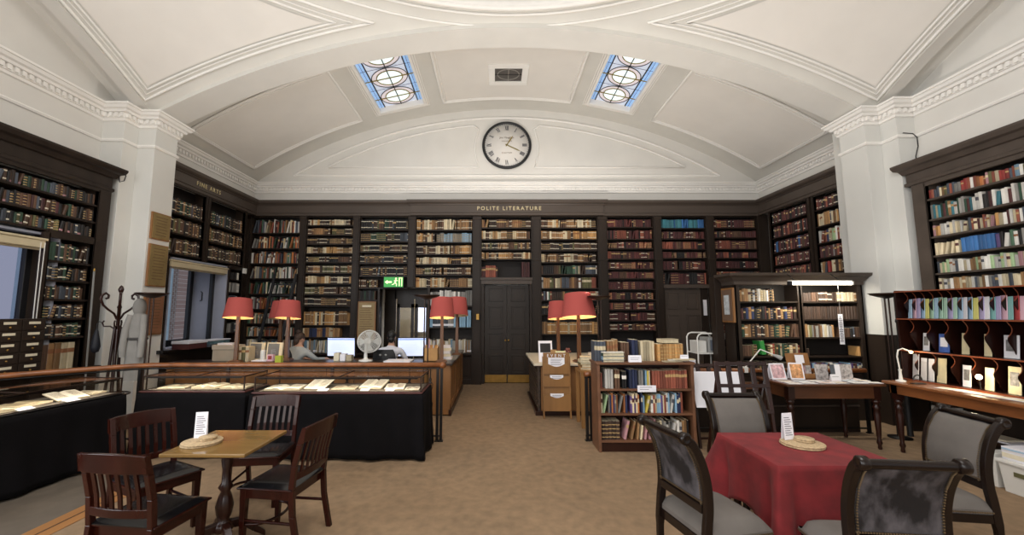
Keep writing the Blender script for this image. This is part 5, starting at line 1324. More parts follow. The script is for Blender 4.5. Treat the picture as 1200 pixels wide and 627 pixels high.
def torchiere(label, x, y, h, power):
    t = thing('floor_lamp', label, 'floor lamp', (x, y, 0), 0, 'black torchieres')
    m = MB(); m.lathe([(.13, 0), (.13, .015), (.03, .03)], (0, 0, 0), black_metal, 24); m.build('lamp_base', t, local=True)
    for s in (-1, 1):
        m = MB(); m.tube([(s*.028, 0, .02), (s*.028, 0, h-.06)], .010, dark_metal, 8); m.build('pole', t, local=True)
    m = MB(); m.lathe([(.02, h-.075), (.07, h-.06), (.16, h-.03), (.205, h), (.195, h), (.15, h-.022), (.05, h-.05), (.0, h-.052)], (0, 0, 0), dark_metal, 32); m.build('lamp_bowl', t, local=True)
    m = MB(); m.box(-.05, -.012, h-.045, .05, .012, h-.03, bulb); m.build('halogen_tube', t, local=True)
    d = bpy.data.lights.new('uplight', 'SPOT'); d.energy = power; d.color = (1, .95, .88); d.spot_size = math.radians(150); d.spot_blend = .6; d.shadow_soft_size = .08
    lo = bpy.data.objects.new('uplight', d); C.objects.link(lo); lo.location = (x, y, h+.02); lo.rotation_euler = (PI, 0, 0)
    return t
torchiere('black twin-pole uplighter beside the coat stand', -4.84, 5.9, 1.97, 14)
torchiere('black twin-pole uplighter before the lobby doorway', -1.03, 6.25, 1.955, 300)
torchiere('bronzed twin-pole uplighter at the end of the pamphlet rack by the white pier', 5.5, 5.9, 1.965, 14)
torchiere('black uplighter behind the large red lamp on the reception desk', 1.72, 6.98, 1.97, 300)

# ---------------------------------------------------------------- coat stand, coat, umbrella
hs = thing('coat_stand', 'dark bentwood coat stand with curled hooks before the pier', 'coat stand', (-5.42, 6.05, 0))
hx, hy = -5.42, 6.05
m = MB(); m.lathe([(.022, .1), (.022, 1.75), (.03, 1.77), (.018, 1.8), (.018, 1.98), (.03, 2.0), (.035, 2.03), (.02, 2.07), (.0, 2.09)], (hx, hy, 0), mahogany_dark, 12); m.build('pole', hs)
for i in range(4):
    a = PI/4+i*PI/2; cx_, sx_ = math.cos(a), math.sin(a)
    m = MB(); m.tube([(hx+r*cx_, hy+r*sx_, z) for r, z in ((.025, 1.5), (.04, 1.2), (.05, .9), (.07, .6), (.12, .3), (.2, .1), (.27, .02))], .019, mahogany_dark, 8); m.build('leg', hs)
for i in range(6):
    a = i*PI/3+.2; cx_, sx_ = math.cos(a), math.sin(a)
    m = MB(); m.tube([(hx+r*cx_, hy+r*sx_, z) for r, z in ((.02, 1.60), (.06, 1.68), (.14, 1.74), (.20, 1.80), (.235, 1.88), (.225, 1.94), (.18, 1.97), (.145, 1.94), (.15, 1.90), (.175, 1.89))], .014, mahogany_dark, 7); m.build('hook', hs)
for i in range(4):
    a = i*PI/2+.5; cx_, sx_ = math.cos(a), math.sin(a)
    m = MB(); m.tube([(hx+r*cx_, hy+r*sx_, z) for r, z in ((.02, 1.45), (.08, 1.5), (.15, 1.5), (.17, 1.55), (.15, 1.58))], .011, mahogany_dark, 7); m.build('hook', hs)
m = MB(); m.tube([(hx+.2*math.cos(2*PI*i/24), hy+.2*math.sin(2*PI*i/24), .55) for i in range(24)], .012, mahogany_dark, 6, closed=True); m.build('umbrella_ring', hs)
coat_m = mat('pale grey coat', '#8d8983', .9, .1, 6); coat_b = mat('coat belt', '#45413f', .8, .05)
co = thing('hanging_coat', 'pale grey hooded coat with dark belt hanging on the coat stand', 'coat', (-5.06, 5.98, 1.9))
def coat(u, v):
    a = 2*PI*u; z = 1.74-.98*v
    rx = (.04+.085*min(1, v*5)+.02*v)*(1-.10*math.exp(-((v-.42)/.05)**2)); ry = .06+.045*v
    f = 1+.10*math.sin(a*6+1)*v
    return (-5.06+rx*f*math.cos(a), 5.98+ry*f*math.sin(a), z)
m = MB(); m.grid(coat, 48, 24, coat_m, flip=True); m.build('coat_body', co)
m = MB(); m.ellipsoid((-5.06, 5.97, 1.77), (.085, .075, .13), coat_m, 14, 10); m.build('hood', co)
m = MB(); m.tube([(-5.06+.115*math.cos(2*PI*i/24), 5.98+.085*math.sin(2*PI*i/24), 1.33) for i in range(24)], .02, coat_b, 6, closed=True); m.tube([(-4.98, 5.9, 1.32), (-4.96, 5.89, 1.2), (-4.95, 5.89, 1.1)], .015, coat_b, 6); m.build('belt', co)
for s in (-1, 1):
    m = MB(); m.tube([(-5.06+s*.09, 5.95, 1.66), (-5.06+s*.125, 5.92, 1.45), (-5.06+s*.13, 5.9, 1.2), (-5.06+s*.12, 5.9, 1.08)], [.045, .048, .046, .042], coat_m, 10); m.build('sleeve', co)
um = thing('umbrella', 'small folded black umbrella hanging from the coat stand hook', 'umbrella', (-5.64, 5.97, 1.5))
m = MB(); m.lathe([(.01, 1.13), (.045, 1.15), (.06, 1.22), (.045, 1.32), (.025, 1.42), (.012, 1.46)], (-5.64, 5.97, 0), mat('umbrella nylon', '#1b1d26', .6, .2, 20), 12); m.build('canopy', um)
m = MB(); m.tube([(-5.64, 5.97, 1.46), (-5.64, 5.97, 1.54)], .009, black_plastic, 6); m.tube([(-5.64, 5.97, 1.54), (-5.62, 5.98, 1.57), (-5.59, 5.99, 1.55)], .005, black_plastic, 5); m.build('handle', um)
m = MB(); m.bar((-5.84, 6.10, 0.0), (-5.925, 6.14, 2.3), .016, .016, grey_plastic); m.lathe([(.012, 0), (.016, .02), (.01, .04), (0, .05)], (-5.925, 6.14, 2.3), brass, 8); tag(m.build('window_pole'), 'thin grey window pole leaning against the end of the near bookcase', 'pole')

# ---------------------------------------------------------------- low bookcase of sale books
lb = thing('low_bookcase', 'low teak bookcase of three shelves crammed with sale books', 'bookcase', (1.86, 5.3, 0))
LX0, LX1, LY0, LY1, LZ = 1.26, 2.46, 5.3, 5.66, 1.08
for x in (LX0, LX1-.035):
    m = MB(); m.box(x, LY0, 0, x+.035, LY1, LZ-.03, shelf_wood); m.build('side_panel', lb, bevel=.004)
m = MB(); m.box(LX0-.015, LY0-.015, LZ-.03, LX1+.015, LY1+.01, LZ, shelf_wood); m.build('top', lb, bevel=.004)
m = MB(); m.box(LX0+.03, LY1-.015, .08, LX1-.03, LY1, LZ-.03, mahogany_dark); m.build('back_panel', lb)
m = MB(); m.box(LX0+.03, LY0+.03, 0, LX1-.03, LY0+.05, .12, mahogany_dark); m.build('plinth', lb)
for z in (.14, .46, .755):
    m = MB(); m.box(LX0+.035, LY0+.005, z-.025, LX1-.035, LY1-.015, z, shelf_wood); m.build('shelf', lb, bevel=.002)
def lay(z, segs, name, where, rnd, y=LY0, x0=LX0+.04):
    x = x0; j = 0
    for L, pal, kw in segs:
        bs = shelf_run((x, y, z), (1, 0, 0), L, kw.pop('h'), pal, rnd=rnd, **kw)
        lab = kw.get('lab')
        for b in bs:
            if len(pal) == 1 and len(bs) > 3: label = 'one of the matching %s volumes on the %s' % (pal[0], name); g = 'matching %s set on the %s' % (pal[0], name)
            else: label = '%s book, %s from the railing end, %s' % (b[4], ordinal(j), name); g = 'books on the low bookcase'
            one_book(b, label, g); j += 1
        x += L
rl_ = random.Random(21)
lay(.755, [(.06, ['brick red'], dict(h=.20, tmin=.022, tmax=.026, lean=0)), (.12, ['cream', 'white'], dict(h=.25, tmin=.03, tmax=.04, styles=(0, 3), lean=0)), (.09, ['brown', 'tan'], dict(h=.25, tmin=.03, tmax=.045, styles=(3, 4), lean=0)),
            (.09, ['yellow', 'orange', 'black'], dict(h=.24, tmin=.02, tmax=.03, lean=0, styles=(0, 4))), (.12, ['navy', 'slate', 'navy'], dict(h=.235, tmin=.026, tmax=.034, lean=0)), (.08, ['dark green', 'grey'], dict(h=.24, tmin=.02, tmax=.03, lean=0)),
            (.09, ['yellow', 'cream', 'light blue'], dict(h=.25, tmin=.018, tmax=.026, lean=0)), (.46, ['brick red'], dict(h=.225, tmin=.028, tmax=.036, lean=0, hvar=.03, styles=(0, 3)))], 'upper shelf of the low bookcase', '', rl_)
lay(.46, [(.50, ['white', 'tan', 'light green', 'orange', 'navy', 'grey', 'black', 'white', 'cream', 'purple'], dict(h=.245, tmin=.016, tmax=.03, styles=(0, 4), lean=.08)),
           (.54, ['white', 'purple', 'cream', 'brick red', 'yellow', 'white', 'navy', 'light blue'], dict(h=.25, tmin=.016, tmax=.03, styles=(0, 4), lean=.15)), (.08, ['light blue'], dict(h=.265, tmin=.07, tmax=.075, lean=0, styles=(0,)))], 'middle shelf of the low bookcase', '', rl_)
lay(.14, [(.27, ['dark brown'], dict(h=.225, tmin=.042, tmax=.048, lean=0, styles=(2,), hvar=.02)), (.42, ['cream', 'tan', 'white', 'light green', 'red', 'olive', 'pink'], dict(h=.25, tmin=.02, tmax=.032, lean=.8, styles=(0, 3))),
           (.42, ['black', 'white', 'grey', 'cream', 'black', 'tan'], dict(h=.25, tmin=.02, tmax=.036, lean=.12, styles=(0, 4)))], 'bottom shelf of the low bookcase', '', rl_)
# display books standing on its top
lay(LZ, [(.16, ['light blue', 'slate', 'light blue'], dict(h=.29, tmin=.03, tmax=.04, lean=0, styles=(0, 4))), (.18, ['cream', 'white', 'tan', 'light blue'], dict(h=.28, tmin=.024, tmax=.036, lean=.1, styles=(3, 0))), (.14, ['brown', 'tan', 'brown'], dict(h=.24, tmin=.03, tmax=.04, lean=0)),
          (.11, ['navy', 'blue'], dict(h=.28, tmin=.03, tmax=.04, lean=0, styles=(0, 3))), (.22, ['light blue', 'grey', 'cream', 'slate', 'white'], dict(h=.26, tmin=.028, tmax=.042, lean=.1, styles=(0, 4))), (.34, ['buff'], dict(h=.22, tmin=.033, tmax=.037, lean=0, hvar=.02, styles=(2, 3)))], 'top of the low bookcase', '', rl_, y=LY0+.10, x0=LX0-.0)
def flat_book(x, y, z, w, d, h, col, rz, label, grp, pages=True):
    m = MB(); c = BM[col]
    m.box(-w/2, -d/2, 0, w/2, d/2, .003, c); m.box(-w/2, -d/2, h-.003, w/2, d/2, h, c); m.box(-w/2, -d/2, .003, -w/2+.004, d/2, h-.003, c); m.box(-w/2+.004, -d/2+.006, .003, w/2-.006, d/2-.006, h-.003, page_paper)
    o = m.build('book'); o.location = (x, y, z); o.rotation_euler = (0, 0, rz); tag(o, label, 'book', grp); return o
z = LZ
for i, (c, h, rz) in enumerate((('slate', .028, .03), ('light blue', .045, -.04), ('dark green', .04, .02), ('white', .012, .1))):
    flat_book(1.47, 5.345, z, .27, .085, h, c, rz, '%s book, %s from the bottom of the small flat stack on the low bookcase' % (c, ordinal(i)), 'flat stack on the low bookcase'); z += h
for i, (x, y, c, rz) in enumerate(((2.22, 5.35, 'cream', .2), (2.30, 5.36, 'white', -.1), (2.36, 5.34, 'cream', .05))): flat_book(x, y, LZ+i*.013, .24, .09, .013, c, rz, 'thin %s booklet, %s up in the loose pile before the buff set' % (c, ordinal(i)), 'loose booklets on the low bookcase')
flat_book(2.24, 5.52, LZ+.226, .22, .16, .05, 'cream', .15, 'thick cream volume lying across the top of the buff set', None)
m = MB(); m.lathe([(.04, 0), (.05, .01), (.05, .10), (.045, .105), (0, .105)], (1.66, 5.52, LZ+.262), white_card, 16); m.lathe([(.04, 0), (.05, .01), (.05, .10), (.045, .105), (0, .105)], (1.77, 5.52, LZ+.262), white_card, 16)
def sign_card(name, label, x, y, z, w, h, rz=0, tilt=-.2, lines=2):
    t = thing(name, label, 'card', (x, y, z), rz)
    m = MB(); m.M = T(x, y, z) @ RZ(rz) @ RX(tilt); m.box(-w/2, 0, 0, w/2, .003, h, white_card); c = m.build('card_face', t)
    m = MB(); m.M = T(x, y, z) @ RZ(rz)
    m.hexa([(-w/2, -h*math.sin(tilt)*1.9, 0), (w/2, -h*math.sin(tilt)*1.9, 0), (w/2, -h*math.sin(tilt)*1.9+.003, 0), (-w/2, -h*math.sin(tilt)*1.9+.003, 0), (-w/2, -h*math.sin(tilt), h*.98), (w/2, -h*math.sin(tilt), h*.98), (w/2, -h*math.sin(tilt)+.003, h*.98), (-w/2, -h*math.sin(tilt)+.003, h*.98)], white_card); m.build('card_stand', t)
    m = MB(); m.M = T(x, y, z) @ RZ(rz) @ RX(tilt)
    for i in range(lines): m.box(-w*.36, -.001, h*(.62-.25*i), w*(.36-.1*i), 0, h*(.66-.25*i), ink)
    if lines: m.build('lettering', c)
sign_card('price_card', 'white card standing on top of the low bookcase before the tan books', 1.74, 5.31, LZ, .16, .085)
sign_card('price_card', 'small white card on the loose booklets at the buff set', 2.36, 5.315, LZ+.04, .10, .05, 0, -.2, 1)
m = MB(); m.box(1.75, 5.292, .72, 1.98, 5.296, .80, white_card)
for i in range(2): m.box(1.78, 5.291, .775-.025*i, 1.93-.04*i, 5.292, .78-.025*i, ink)
tag(m.build('shelf_card'), 'white card pinned to the middle of the low bookcase shelf edge', 'card')
# loose books and papers beyond its end, on the reception side
st = thing('book_stack_table', 'pale wooden side table between the low bookcase and the reception desk', 'table', (1.3, 6.6, 0))
m = MB(); m.box(1.26, 6.35, .80, 2.1, 6.78, .83, oak_light); m.build('table_top', st)
for x in (1.29, 2.07):
    for y in (6.38, 6.75): m = MB(); m.box(x-.025, y-.025, 0, x+.025, y+.025, .80, oak_light); m.build('leg', st)
rs = random.Random(9)
for k, (bx, lab) in enumerate(((1.42, 'end'), (1.75, 'inner'))):
    z = .83
    for i in range(5):
        h = rs.uniform(.025, .05); c = rs.choice(['tan', 'cream', 'buff', 'brown', 'olive'])
        flat_book(bx, 6.56, z, .26+rs.uniform(-.03, .03), .2, h, c, rs.uniform(-.15, .15), '%s book, %s from the bottom in the %s pile on the pale side table' % (c, ordinal(i), lab), 'piles on the side table'); z += h

# reception desk clutter
def upright(name, label, cat, x, y, z, w, h, mm, rz=0, tilt=-.15, th=.01, dec=None):
    m = MB(); m.M = T(x, y, z) @ RZ(rz) @ RX(tilt); m.box(-w/2, 0, 0, w/2, th, h, mm)
    if dec: m.box(-w*.38, -.002, h*.45, w*.38, 0, h*.88, dec)
    return tag(m.build(name), label, cat)
upright('clip_board', 'black-topped white notice propped on the corner of the reception desk', 'notice', .86, 7.3, .85, .24, .36, white_card, .1, -.15, .01, BM['black'])
upright('leaflet_holder', 'tan card standing beside the black-topped notice on the reception desk', 'card', .98, 7.18, .85, .10, .22, BM['buff'], 0, -.1)
upright('leaflet_holder', 'pale yellow card with print on the reception desk behind the leaflet stand', 'card', 1.09, 7.15, .85, .17, .2, mat('pale yellow card', '#dfdca8', .8, .02), -.05, -.1, .008, white_card)
m = MB(); m.lathe([(.03, 0), (.055, .03), (.05, .09), (.06, .11)], (1.22, 7.35, .85), mat('painted pot', '#c9b6a0', .6, .3, 30), 16)
for i in range(14): a = i*2.4; m.ellipsoid((1.22+.06*math.cos(a)*(.4+.05*i % 1), 7.35+.06*math.sin(a), .98+.04*(i % 3)), (.022, .022, .022), mat('dried flowers', '#7a4a44', .8, .4, 30), 8, 6)
tag(m.build('flower_pot'), 'small pot of dark dried flowers under the reception lamps', 'pot')
for i, (x, y, c) in enumerate(((1.74, 7.4, 'cream'), (2.02, 7.35, 'tan'), (2.28, 7.35, 'cream'))):
    z = .85
    for j in range(3):
        flat_book(x, y, z, .22, .18, .05, ('cream', 'buff', 'white')[(i+j) % 3], .1*(j-1), '%s volume, %s up in the %s pile from the large lamp on the reception desk' % (('cream', 'buff', 'white')[(i+j) % 3], ordinal(j), ordinal(i)), 'piles on the reception desk'); z += .05

# ---------------------------------------------------------------- free-standing bookcase with its strip light
fc = thing('bookcase', 'free-standing dark glazed-style bookcase under the strip light', 'bookcase', (4.95, 6.8, 0))
FX0, FX1, FY0, FY1 = 3.88, 5.96, 6.8, 7.16
m = MB()
for a, b in ((FX0, FX0+.08), (4.90, 4.98), (FX1-.08, FX1)): m.box(a, FY0, 0, b, FY0+.04, 2.16, dark_wood)
m.box(FX0, FY0, 0, FX0+.03, FY1, 2.16, dark_wood); m.box(FX1-.03, FY0, 0, FX1, FY1, 2.16, dark_wood); m.box(4.92, FY0, 0, 4.96, FY1, 2.16, dark_wood)
m.build('side_panel', fc, bevel=.004)
m = MB(); m.box(FX0, FY1-.02, 0, FX1, FY1, 2.16, case_back); m.build('back_panel', fc)
m = MB(); sweep(m, [(FX0, FY1), (FX0, FY0), (FX1, FY0), (FX1, FY1)], [(0, 2.14), (.015, 2.15), (.015, 2.2), (.03, 2.21), (.07, 2.26), (.13, 2.29), (.14, 2.33), (-.2, 2.335)][:], ent_wood)
m.box(FX0, FY0, 2.3, FX1, FY1, 2.33, ent_wood); m.build('crown_moulding', fc)
FZ = [1.875, 1.59, 1.30, 1.0, .72]
for a, b, kk in ((FX0+.04, 4.92, 0), (4.96, FX1-.04, 1)):
    prev = 2.14
    for i, z in enumerate(FZ):
        m = MB(); m.box(a, FY0+.01, z-.025, b, FY1-.02, z, dark_wood_h); m.build('shelf', fc)
        hm = prev-z-.05; prev = z-.025
        if kk == 0:
            pal = [['cream', 'black', 'tan', 'white', 'brown', 'tan'], ['dark brown', 'brown', 'maroon', 'black', 'navy', 'tan'], ['black', 'dark brown', 'brown', 'tan', 'dark green'], ['maroon', 'dark green', 'brown', 'red', 'olive', 'cream'], ['dark brown', 'olive', 'black']][i]
            if i == 3:
                BM['vivid'] = mat('book cloth vivid green', '#2f8a3c', .6, .05)
                fill((a, FY0, z), (1, 0, 0), .30, hm*.85, ['dark brown', 'olive', 'brown'], styles=(0, 2)); q_ = shelf_run((a+.31, FY0, z), (1, 0, 0), .09, hm*.9, ['green'], tmin=.04, tmax=.05, lean=1, rnd=random.Random(2))
                one_book((T(a+.36, FY0+.02, z+.02) @ RY(-.14), .07, .22, .2, 'vivid', 0), 'bright green book leaning on a lower shelf of the free-standing bookcase', None)
                fill((a+.46, FY0, z), (1, 0, 0), b-a-.46, hm*.9, pal, styles=(0, 2, 3))
            elif i == 0: fill((a+.02, FY0, z), (1, 0, 0), .62, hm, pal, styles=(0, 4, 0, 2))
            else: fill((a+.06*(i < 3), FY0, z), (1, 0, 0), b-a-.06, hm, pal, styles=(0, 1, 2, 3, 0), hvar=.25)
        else:
            if i == 0: fill((a, FY0, z), (1, 0, 0), b-a, hm*.75, ['dark brown', 'brown', 'cream', 'tan'], styles=(1, 1, 0))
            elif i == 1: fill((a, FY0, z), (1, 0, 0), b-a, hm, ['dark brown'], styles=(0,), lean=0, hvar=.04)
            elif i == 2: fill((a, FY0, z), (1, 0, 0), .55, hm, ['tan', 'brown', 'olive', 'cream', 'white', 'grey'], styles=(0,), lean=.15); fill((a+.62, FY0, z), (1, 0, 0), .35, hm*.8, ['black', 'slate', 'brown'], styles=(0, 5))
            elif i == 3: fill((a, FY0, z), (1, 0, 0), .14, hm*.6, ['dark brown', 'tan'], styles=(0,)); fill((b-.08, FY0, z), (1, 0, 0), .07, hm*.8, ['buff'], styles=(0,))
            else: fill((a, FY0, z), (1, 0, 0), b-a, hm*.9, ['maroon', 'navy', 'light blue', 'light blue', 'purple', 'white', 'dark red'], styles=(0, 4))
m = MB(); m.box(FX0+.03, FY0+.02, 0, FX1-.03, FY0+.05, .69, dark_wood); m.build('plinth', fc)
tl = thing('strip_light', 'glowing fluorescent strip light bracketed over the free-standing bookcase', 'lamp', (5.05, 6.55, 2.16))
m = MB(); m.tube([(4.62, 6.52, 2.15), (5.55, 6.52, 2.15)], .028, tube_glow, 12); m.build('light_tube', tl)
m = MB(); m.box(4.56, 6.50, 2.12, 4.62, 6.54, 2.18, black_plastic); m.box(5.55, 6.50, 2.12, 5.58, 6.54, 2.18, white_plastic); m.box(4.58, 6.525, 2.178, 5.58, 6.56, 2.195, white_plastic); m.build('fitting', tl, bevel=.003)
m = MB()
for x in (4.7, 5.4): m.tube([(x, 6.55, 2.19), (x-.04, 6.66, 2.30), (x-.05, 6.75, 2.335)], .007, black_metal, 5)
m.build('bracket', tl)
area_light('strip_light_glow', (5.08, 6.50, 2.11), (5.08, 6.9, 1.2), .9, .06, 16, (1, .93, .78))
hg = thing('hanging_sign', 'narrow white printed sign hanging before the free-standing bookcase', 'sign', (5.42, 6.6, 1.2))
m = MB(); m.box(5.385, 6.62, 1.20, 5.455, 6.626, 1.67, white_card); cf = m.build('sign_face', hg)
m = MB()
for i, wd in enumerate((.012, .02, .03, .02, .03, .026, .022, .012, .03, .028, .02, .03, .026, .03, .02, .024)): m.box(5.415-wd, 6.618, 1.62-i*.025, 5.415+wd, 6.62, 1.63-i*.025, ink)
m.build('lettering', cf); m = MB(); m.tube([(5.42, 6.623, 1.67), (5.42, 6.62, 2.18)], .002, steel, 4); m.build('cord', hg)
pf = thing('framed_picture', 'gilt-framed picture hung on the end of the free-standing bookcase', 'picture', (3.86, 6.98, 1.55))
m = MB(); m.box(3.845, 6.80, 1.53, 3.878, 7.15, 2.10, oak); m.build('picture_frame', pf, bevel=.006)
m = MB(); m.box(3.838, 6.83, 1.56, 3.846, 7.12, 2.07, mat('brown mount', '#6a5240', .7, .05)); mt_ = m.build('mount', pf)
m = MB(); m.box(3.834, 6.90, 1.66, 3.839, 7.05, 1.98, mat('engraving', '#b7bcbf', .7, .35, 14)); m.build('print', mt_)
bxx = thing('wall_box', 'small cream collecting box beside the framed picture', 'box', (3.84, 7.3, 1.55)); 
m = MB(); m.box(3.80, 7.20, 1.56, 3.87, 7.3, 1.72, cream_paper); m.box(3.81, 7.21, 1.72, 3.86, 7.29, 1.78, BM['buff']); m.build('box_body', bxx, bevel=.004)
m = MB(); m.box(3.75, 7.17, 0, 3.88, 7.34, 2.3, dark_wood); tag(m.build('support_post', bevel=.004), 'dark square post at the end of the free-standing bookcase', 'post')
# trolley with equipment
tr = thing('trolley', 'white tubular trolley holding grey equipment before the panelled door', 'trolley', (3.82, 7.55, 0))
for y in (7.35, 7.75):
    m = MB(); m.tube([(3.50, y, .05), (3.50, y, 1.26), (3.53, y, 1.31), (3.58, y, 1.33), (3.84, y, 1.33), (3.89, y, 1.31), (3.92, y, 1.26), (3.92, y, .05)], .014, white_plastic, 8); m.build('tube_frame', tr)
for z in (.3, .98): m = MB(); m.box(3.50, 7.33, z, 3.94, 7.77, z+.02, white_plastic); m.build('shelf', tr)
m = MB(); m.box(3.52, 7.4, 1.0, 3.68, 7.7, 1.2, white_plastic); tag(m.build('box_file', bevel=.01), 'cream box on the white tubular trolley', 'box')
q = thing('projector', 'dark grey machine on the trolley by the framed picture', 'machine', (3.90, 7.5, 1.0)); m = MB(); m.box(3.70, 7.38, 1.0, 3.90, 7.7, 1.26, grey_plastic); m.build('body', q, bevel=.01); m = MB(); m.box(3.72, 7.345, 1.04, 3.90, 7.351, 1.22, BM['slate']); m.build('front_panel', q)
q = thing('printer', 'grey equipment stack on a dark stand beside the trolley', 'machine', (4.12, 7.7, 0)); m = MB(); m.box(3.98, 7.45, .95, 4.05, 7.75, 1.1, grey_plastic); m.box(3.99, 7.46, 1.1, 4.04, 7.74, 1.22, BM['slate']); m.build('body', q, bevel=.008); m = MB(); m.box(3.97, 7.44, 0, 4.06, 7.76, .95, black_plastic); m.build('stand', q)
m = MB(); m.lathe([(.03, 0), (.035, .01), (.035, .10), (.012, .13), (.012, .17), (.02, .18), (0, .19)], (4.10, 7.52, 1.22), white_plastic, 14); tag(m.build('spray_bottle'), 'white bottle standing on the grey equipment stack', 'bottle')
m = MB(); m.lathe([(.02, 0), (.025, .02), (.012, .08), (.04, .12), (.035, .14), (0, .145)], (3.94, 7.66, 1.33), BM['black'], 14); m.box(3.82, 7.6, 1.315, 3.98, 7.7, 1.33, white_plastic); tag(m.build('webcam'), 'black little lamp on the top bar of the trolley', 'lamp')

# ---------------------------------------------------------------- lattice plan stands with white sheets
def lattice_stand(label, x, y, rz, w, h, z0, lean, ncol, mm):
    t = thing('lattice_stand', label, 'stand', (x, y, 0), rz)
    B = T(0, 0, z0) @ RX(-lean)
    for i in range(ncol+1):
        m = MB(); xx = -w/2+w*i/ncol; m.M = B; m.box(xx-.024, 0, 0, xx+.024, .03, h, mm); m.M = I4; m.build('upright', t, local=True, bevel=.003)
    for z in (.02, h*.52, h-.03):
        m = MB(); m.M = B; m.box(-w/2-.018, -.008, z-.02, w/2+.018, .034, z+.02, mm); m.M = I4; m.build('cross_bar', t, local=True, bevel=.003)
    for s in (-1, 1):
        m = MB(); m.bar((s*w/2, .02, z0+.02), (s*w/2, -.05, 0), .03, .03, mm); m.bar((s*w/2, .10, z0+h*.6), (s*w/2, .42, 0), .03, .03, mm); m.build('leg', t, local=True)
    m = MB(); m.bar((-w/2, -.04, .12), (w/2, -.04, .12), .025, .025, mm); m.build('stretcher', t, local=True)
    return t
lattice_stand('dark lattice-backed wooden display stand behind the grey chair, nearest the print table', 2.85, 4.88, -.05, .55, .58, .56, .18, 4, mahogany_dark)
lattice_stand('second lattice-backed stand half hidden behind the white sheets and railing', 2.86, 5.54, .12, .60, .5, .55, .35, 4, mahogany_dark)
m = MB(); m.M = T(2.80, 5.34, .52) @ RZ(-.05) @ RX(-.45); m.box(-.30, 0, 0, .34, .004, .46, white_card); m.box(-.28, -.001, .03, .32, 0, .44, mat('plan sheet', '#e4e4ea', .8, .02)); tag(m.build('plan_sheet'), 'large blank white sheet propped on the lattice stand behind the grey chair', 'sheet')
m = MB(); m.M = T(2.80, 5.28, .50) @ RZ(-.05) @ RX(-.45); m.box(-.2, 0, 0, .2, .004, .2, BM['cream']); tag(m.build('plan_sheet'), 'cream sheet lying on the lower part of the white sheet behind the lattice', 'sheet')
m = MB(); m.M = T(2.62, 5.86, .90) @ RZ(.05) @ RX(.05); m.box(-.13, 0, -.02, .13, .004, .15, white_card); m.box(-.1, -.001, .09, .06, 0, .1, ink); tag(m.build('notice_card'), 'white notice hung on the railing between low bookcase and lattice stand', 'card')

# ---------------------------------------------------------------- print table
def turned_leg(mb, x, y, zt, mm, r=.04):
    mb.lathe([(r*.45, 0), (r*.6, .02), (r*.45, .05), (r*.8, .08), (r*.5, .12), (r*.62, .18), (r*.95, zt*.55), (r*.7, zt*.62), (r*1.1, zt*.66), (r*.7, zt*.69), (r*.8, zt*.72), (r*1.2, zt*.75), (r*.8, zt*.78)], (x, y, 0), mm, 14)
    mb.box(x-r, y-r, zt*.78, x+r, y+r, zt, mm)
pt = thing('print_table', 'mahogany table with turned legs spread with prints and greetings cards', 'table', (4.25, 5.66, 0))
m = MB(); m.box(3.62, 5.33, .775, 4.865, 6.02, .805, mahogany); m.build('table_top', pt, bevel=.008)
m = MB(); m.box(3.68, 5.39, .62, 4.82, 5.41, .775, mahogany); m.box(3.68, 5.94, .62, 4.82, 5.96, .775, mahogany); m.box(3.68, 5.39, .62, 3.70, 5.96, .775, mahogany); m.box(4.80, 5.39, .62, 4.82, 5.96, .775, mahogany); m.build('apron', pt, bevel=.003)
for x in (3.71, 4.79):
    for y in (5.42, 5.93): m = MB(); turned_leg(m, x, y, .775, mahogany_dark); m.build('leg', pt)
rp_ = random.Random(4)
pcols = [mat('print tint %d' % i, c, .8, .3, 30) for i, c in enumerate(('#e6ded2', '#d9c9b0', '#d0b7a8', '#e8e2da', '#c7cfd0', '#e2c8b8'))]
k = 0
for i in range(6):
    for j in range(3):
        x = 3.78+i*.2+rp_.uniform(-.02, .02); y = 5.43+j*.15+rp_.uniform(-.02, .02)
        if j == 2 and 1 <= i <= 3: continue
        m = MB(); c = pcols[k % 6]; m.box(-.085, -.06, 0, .085, .06, .003, white_card); m.box(-.07, -.045, .003, .07, .045, .0036, c)
        o = m.build('art_print'); o.location = (x, y, .806+.0005*k); o.rotation_euler = (0, 0, rp_.uniform(-.35, .35))
        tag(o, '%s print flat on the print table, %s from its lattice-stand end, %s row back' % (('pale', 'buff', 'rosy', 'white', 'grey', 'peach')[k % 6], ordinal(i), ordinal(j)), 'print', 'flat prints on the print table'); k += 1
def greet(x, y, w, h, rz, mm, label):
    t = thing('greetings_card', label, 'card', (x, y, .808), rz)
    m = MB(); m.M = T(x, y, .808) @ RZ(rz) @ RX(-.25); m.box(-w/2, 0, 0, w/2, .003, h, white_card); f = m.build('card_front', t)
    m = MB(); m.M = T(x, y, .808) @ RZ(rz) @ RX(-.25); m.box(-w*.42, -.001, h*.08, w*.42, 0, h*.92, mm); m.build('picture', f)
    m = MB(); m.M = T(x, y, .808) @ RZ(rz); s = h*math.sin(.25); m.hexa([(-w/2, 2*s, 0), (w/2, 2*s, 0), (w/2, 2*s+.003, 0), (-w/2, 2*s+.003, 0), (-w/2, s+.002, h*.96), (w/2, s+.002, h*.96), (w/2, s+.005, h*.96), (-w/2, s+.005, h*.96)], white_card); m.build('card_back', t)
flower = mat('rose print', '#d9b0b4', .8, .5, 22); tiger = mat('orange print', '#d69a6a', .8, .6, 24); grey_pr = mat('etched print', '#a8a2a0', .8, .6, 26)
greet(3.80, 5.72, .21, .21, .1, flower, 'white card with pink flowers at the lattice-stand end of the print table')
greet(4.03, 5.70, .17, .22, -.2, tiger, 'tall card with an orange picture leaning on the print table')
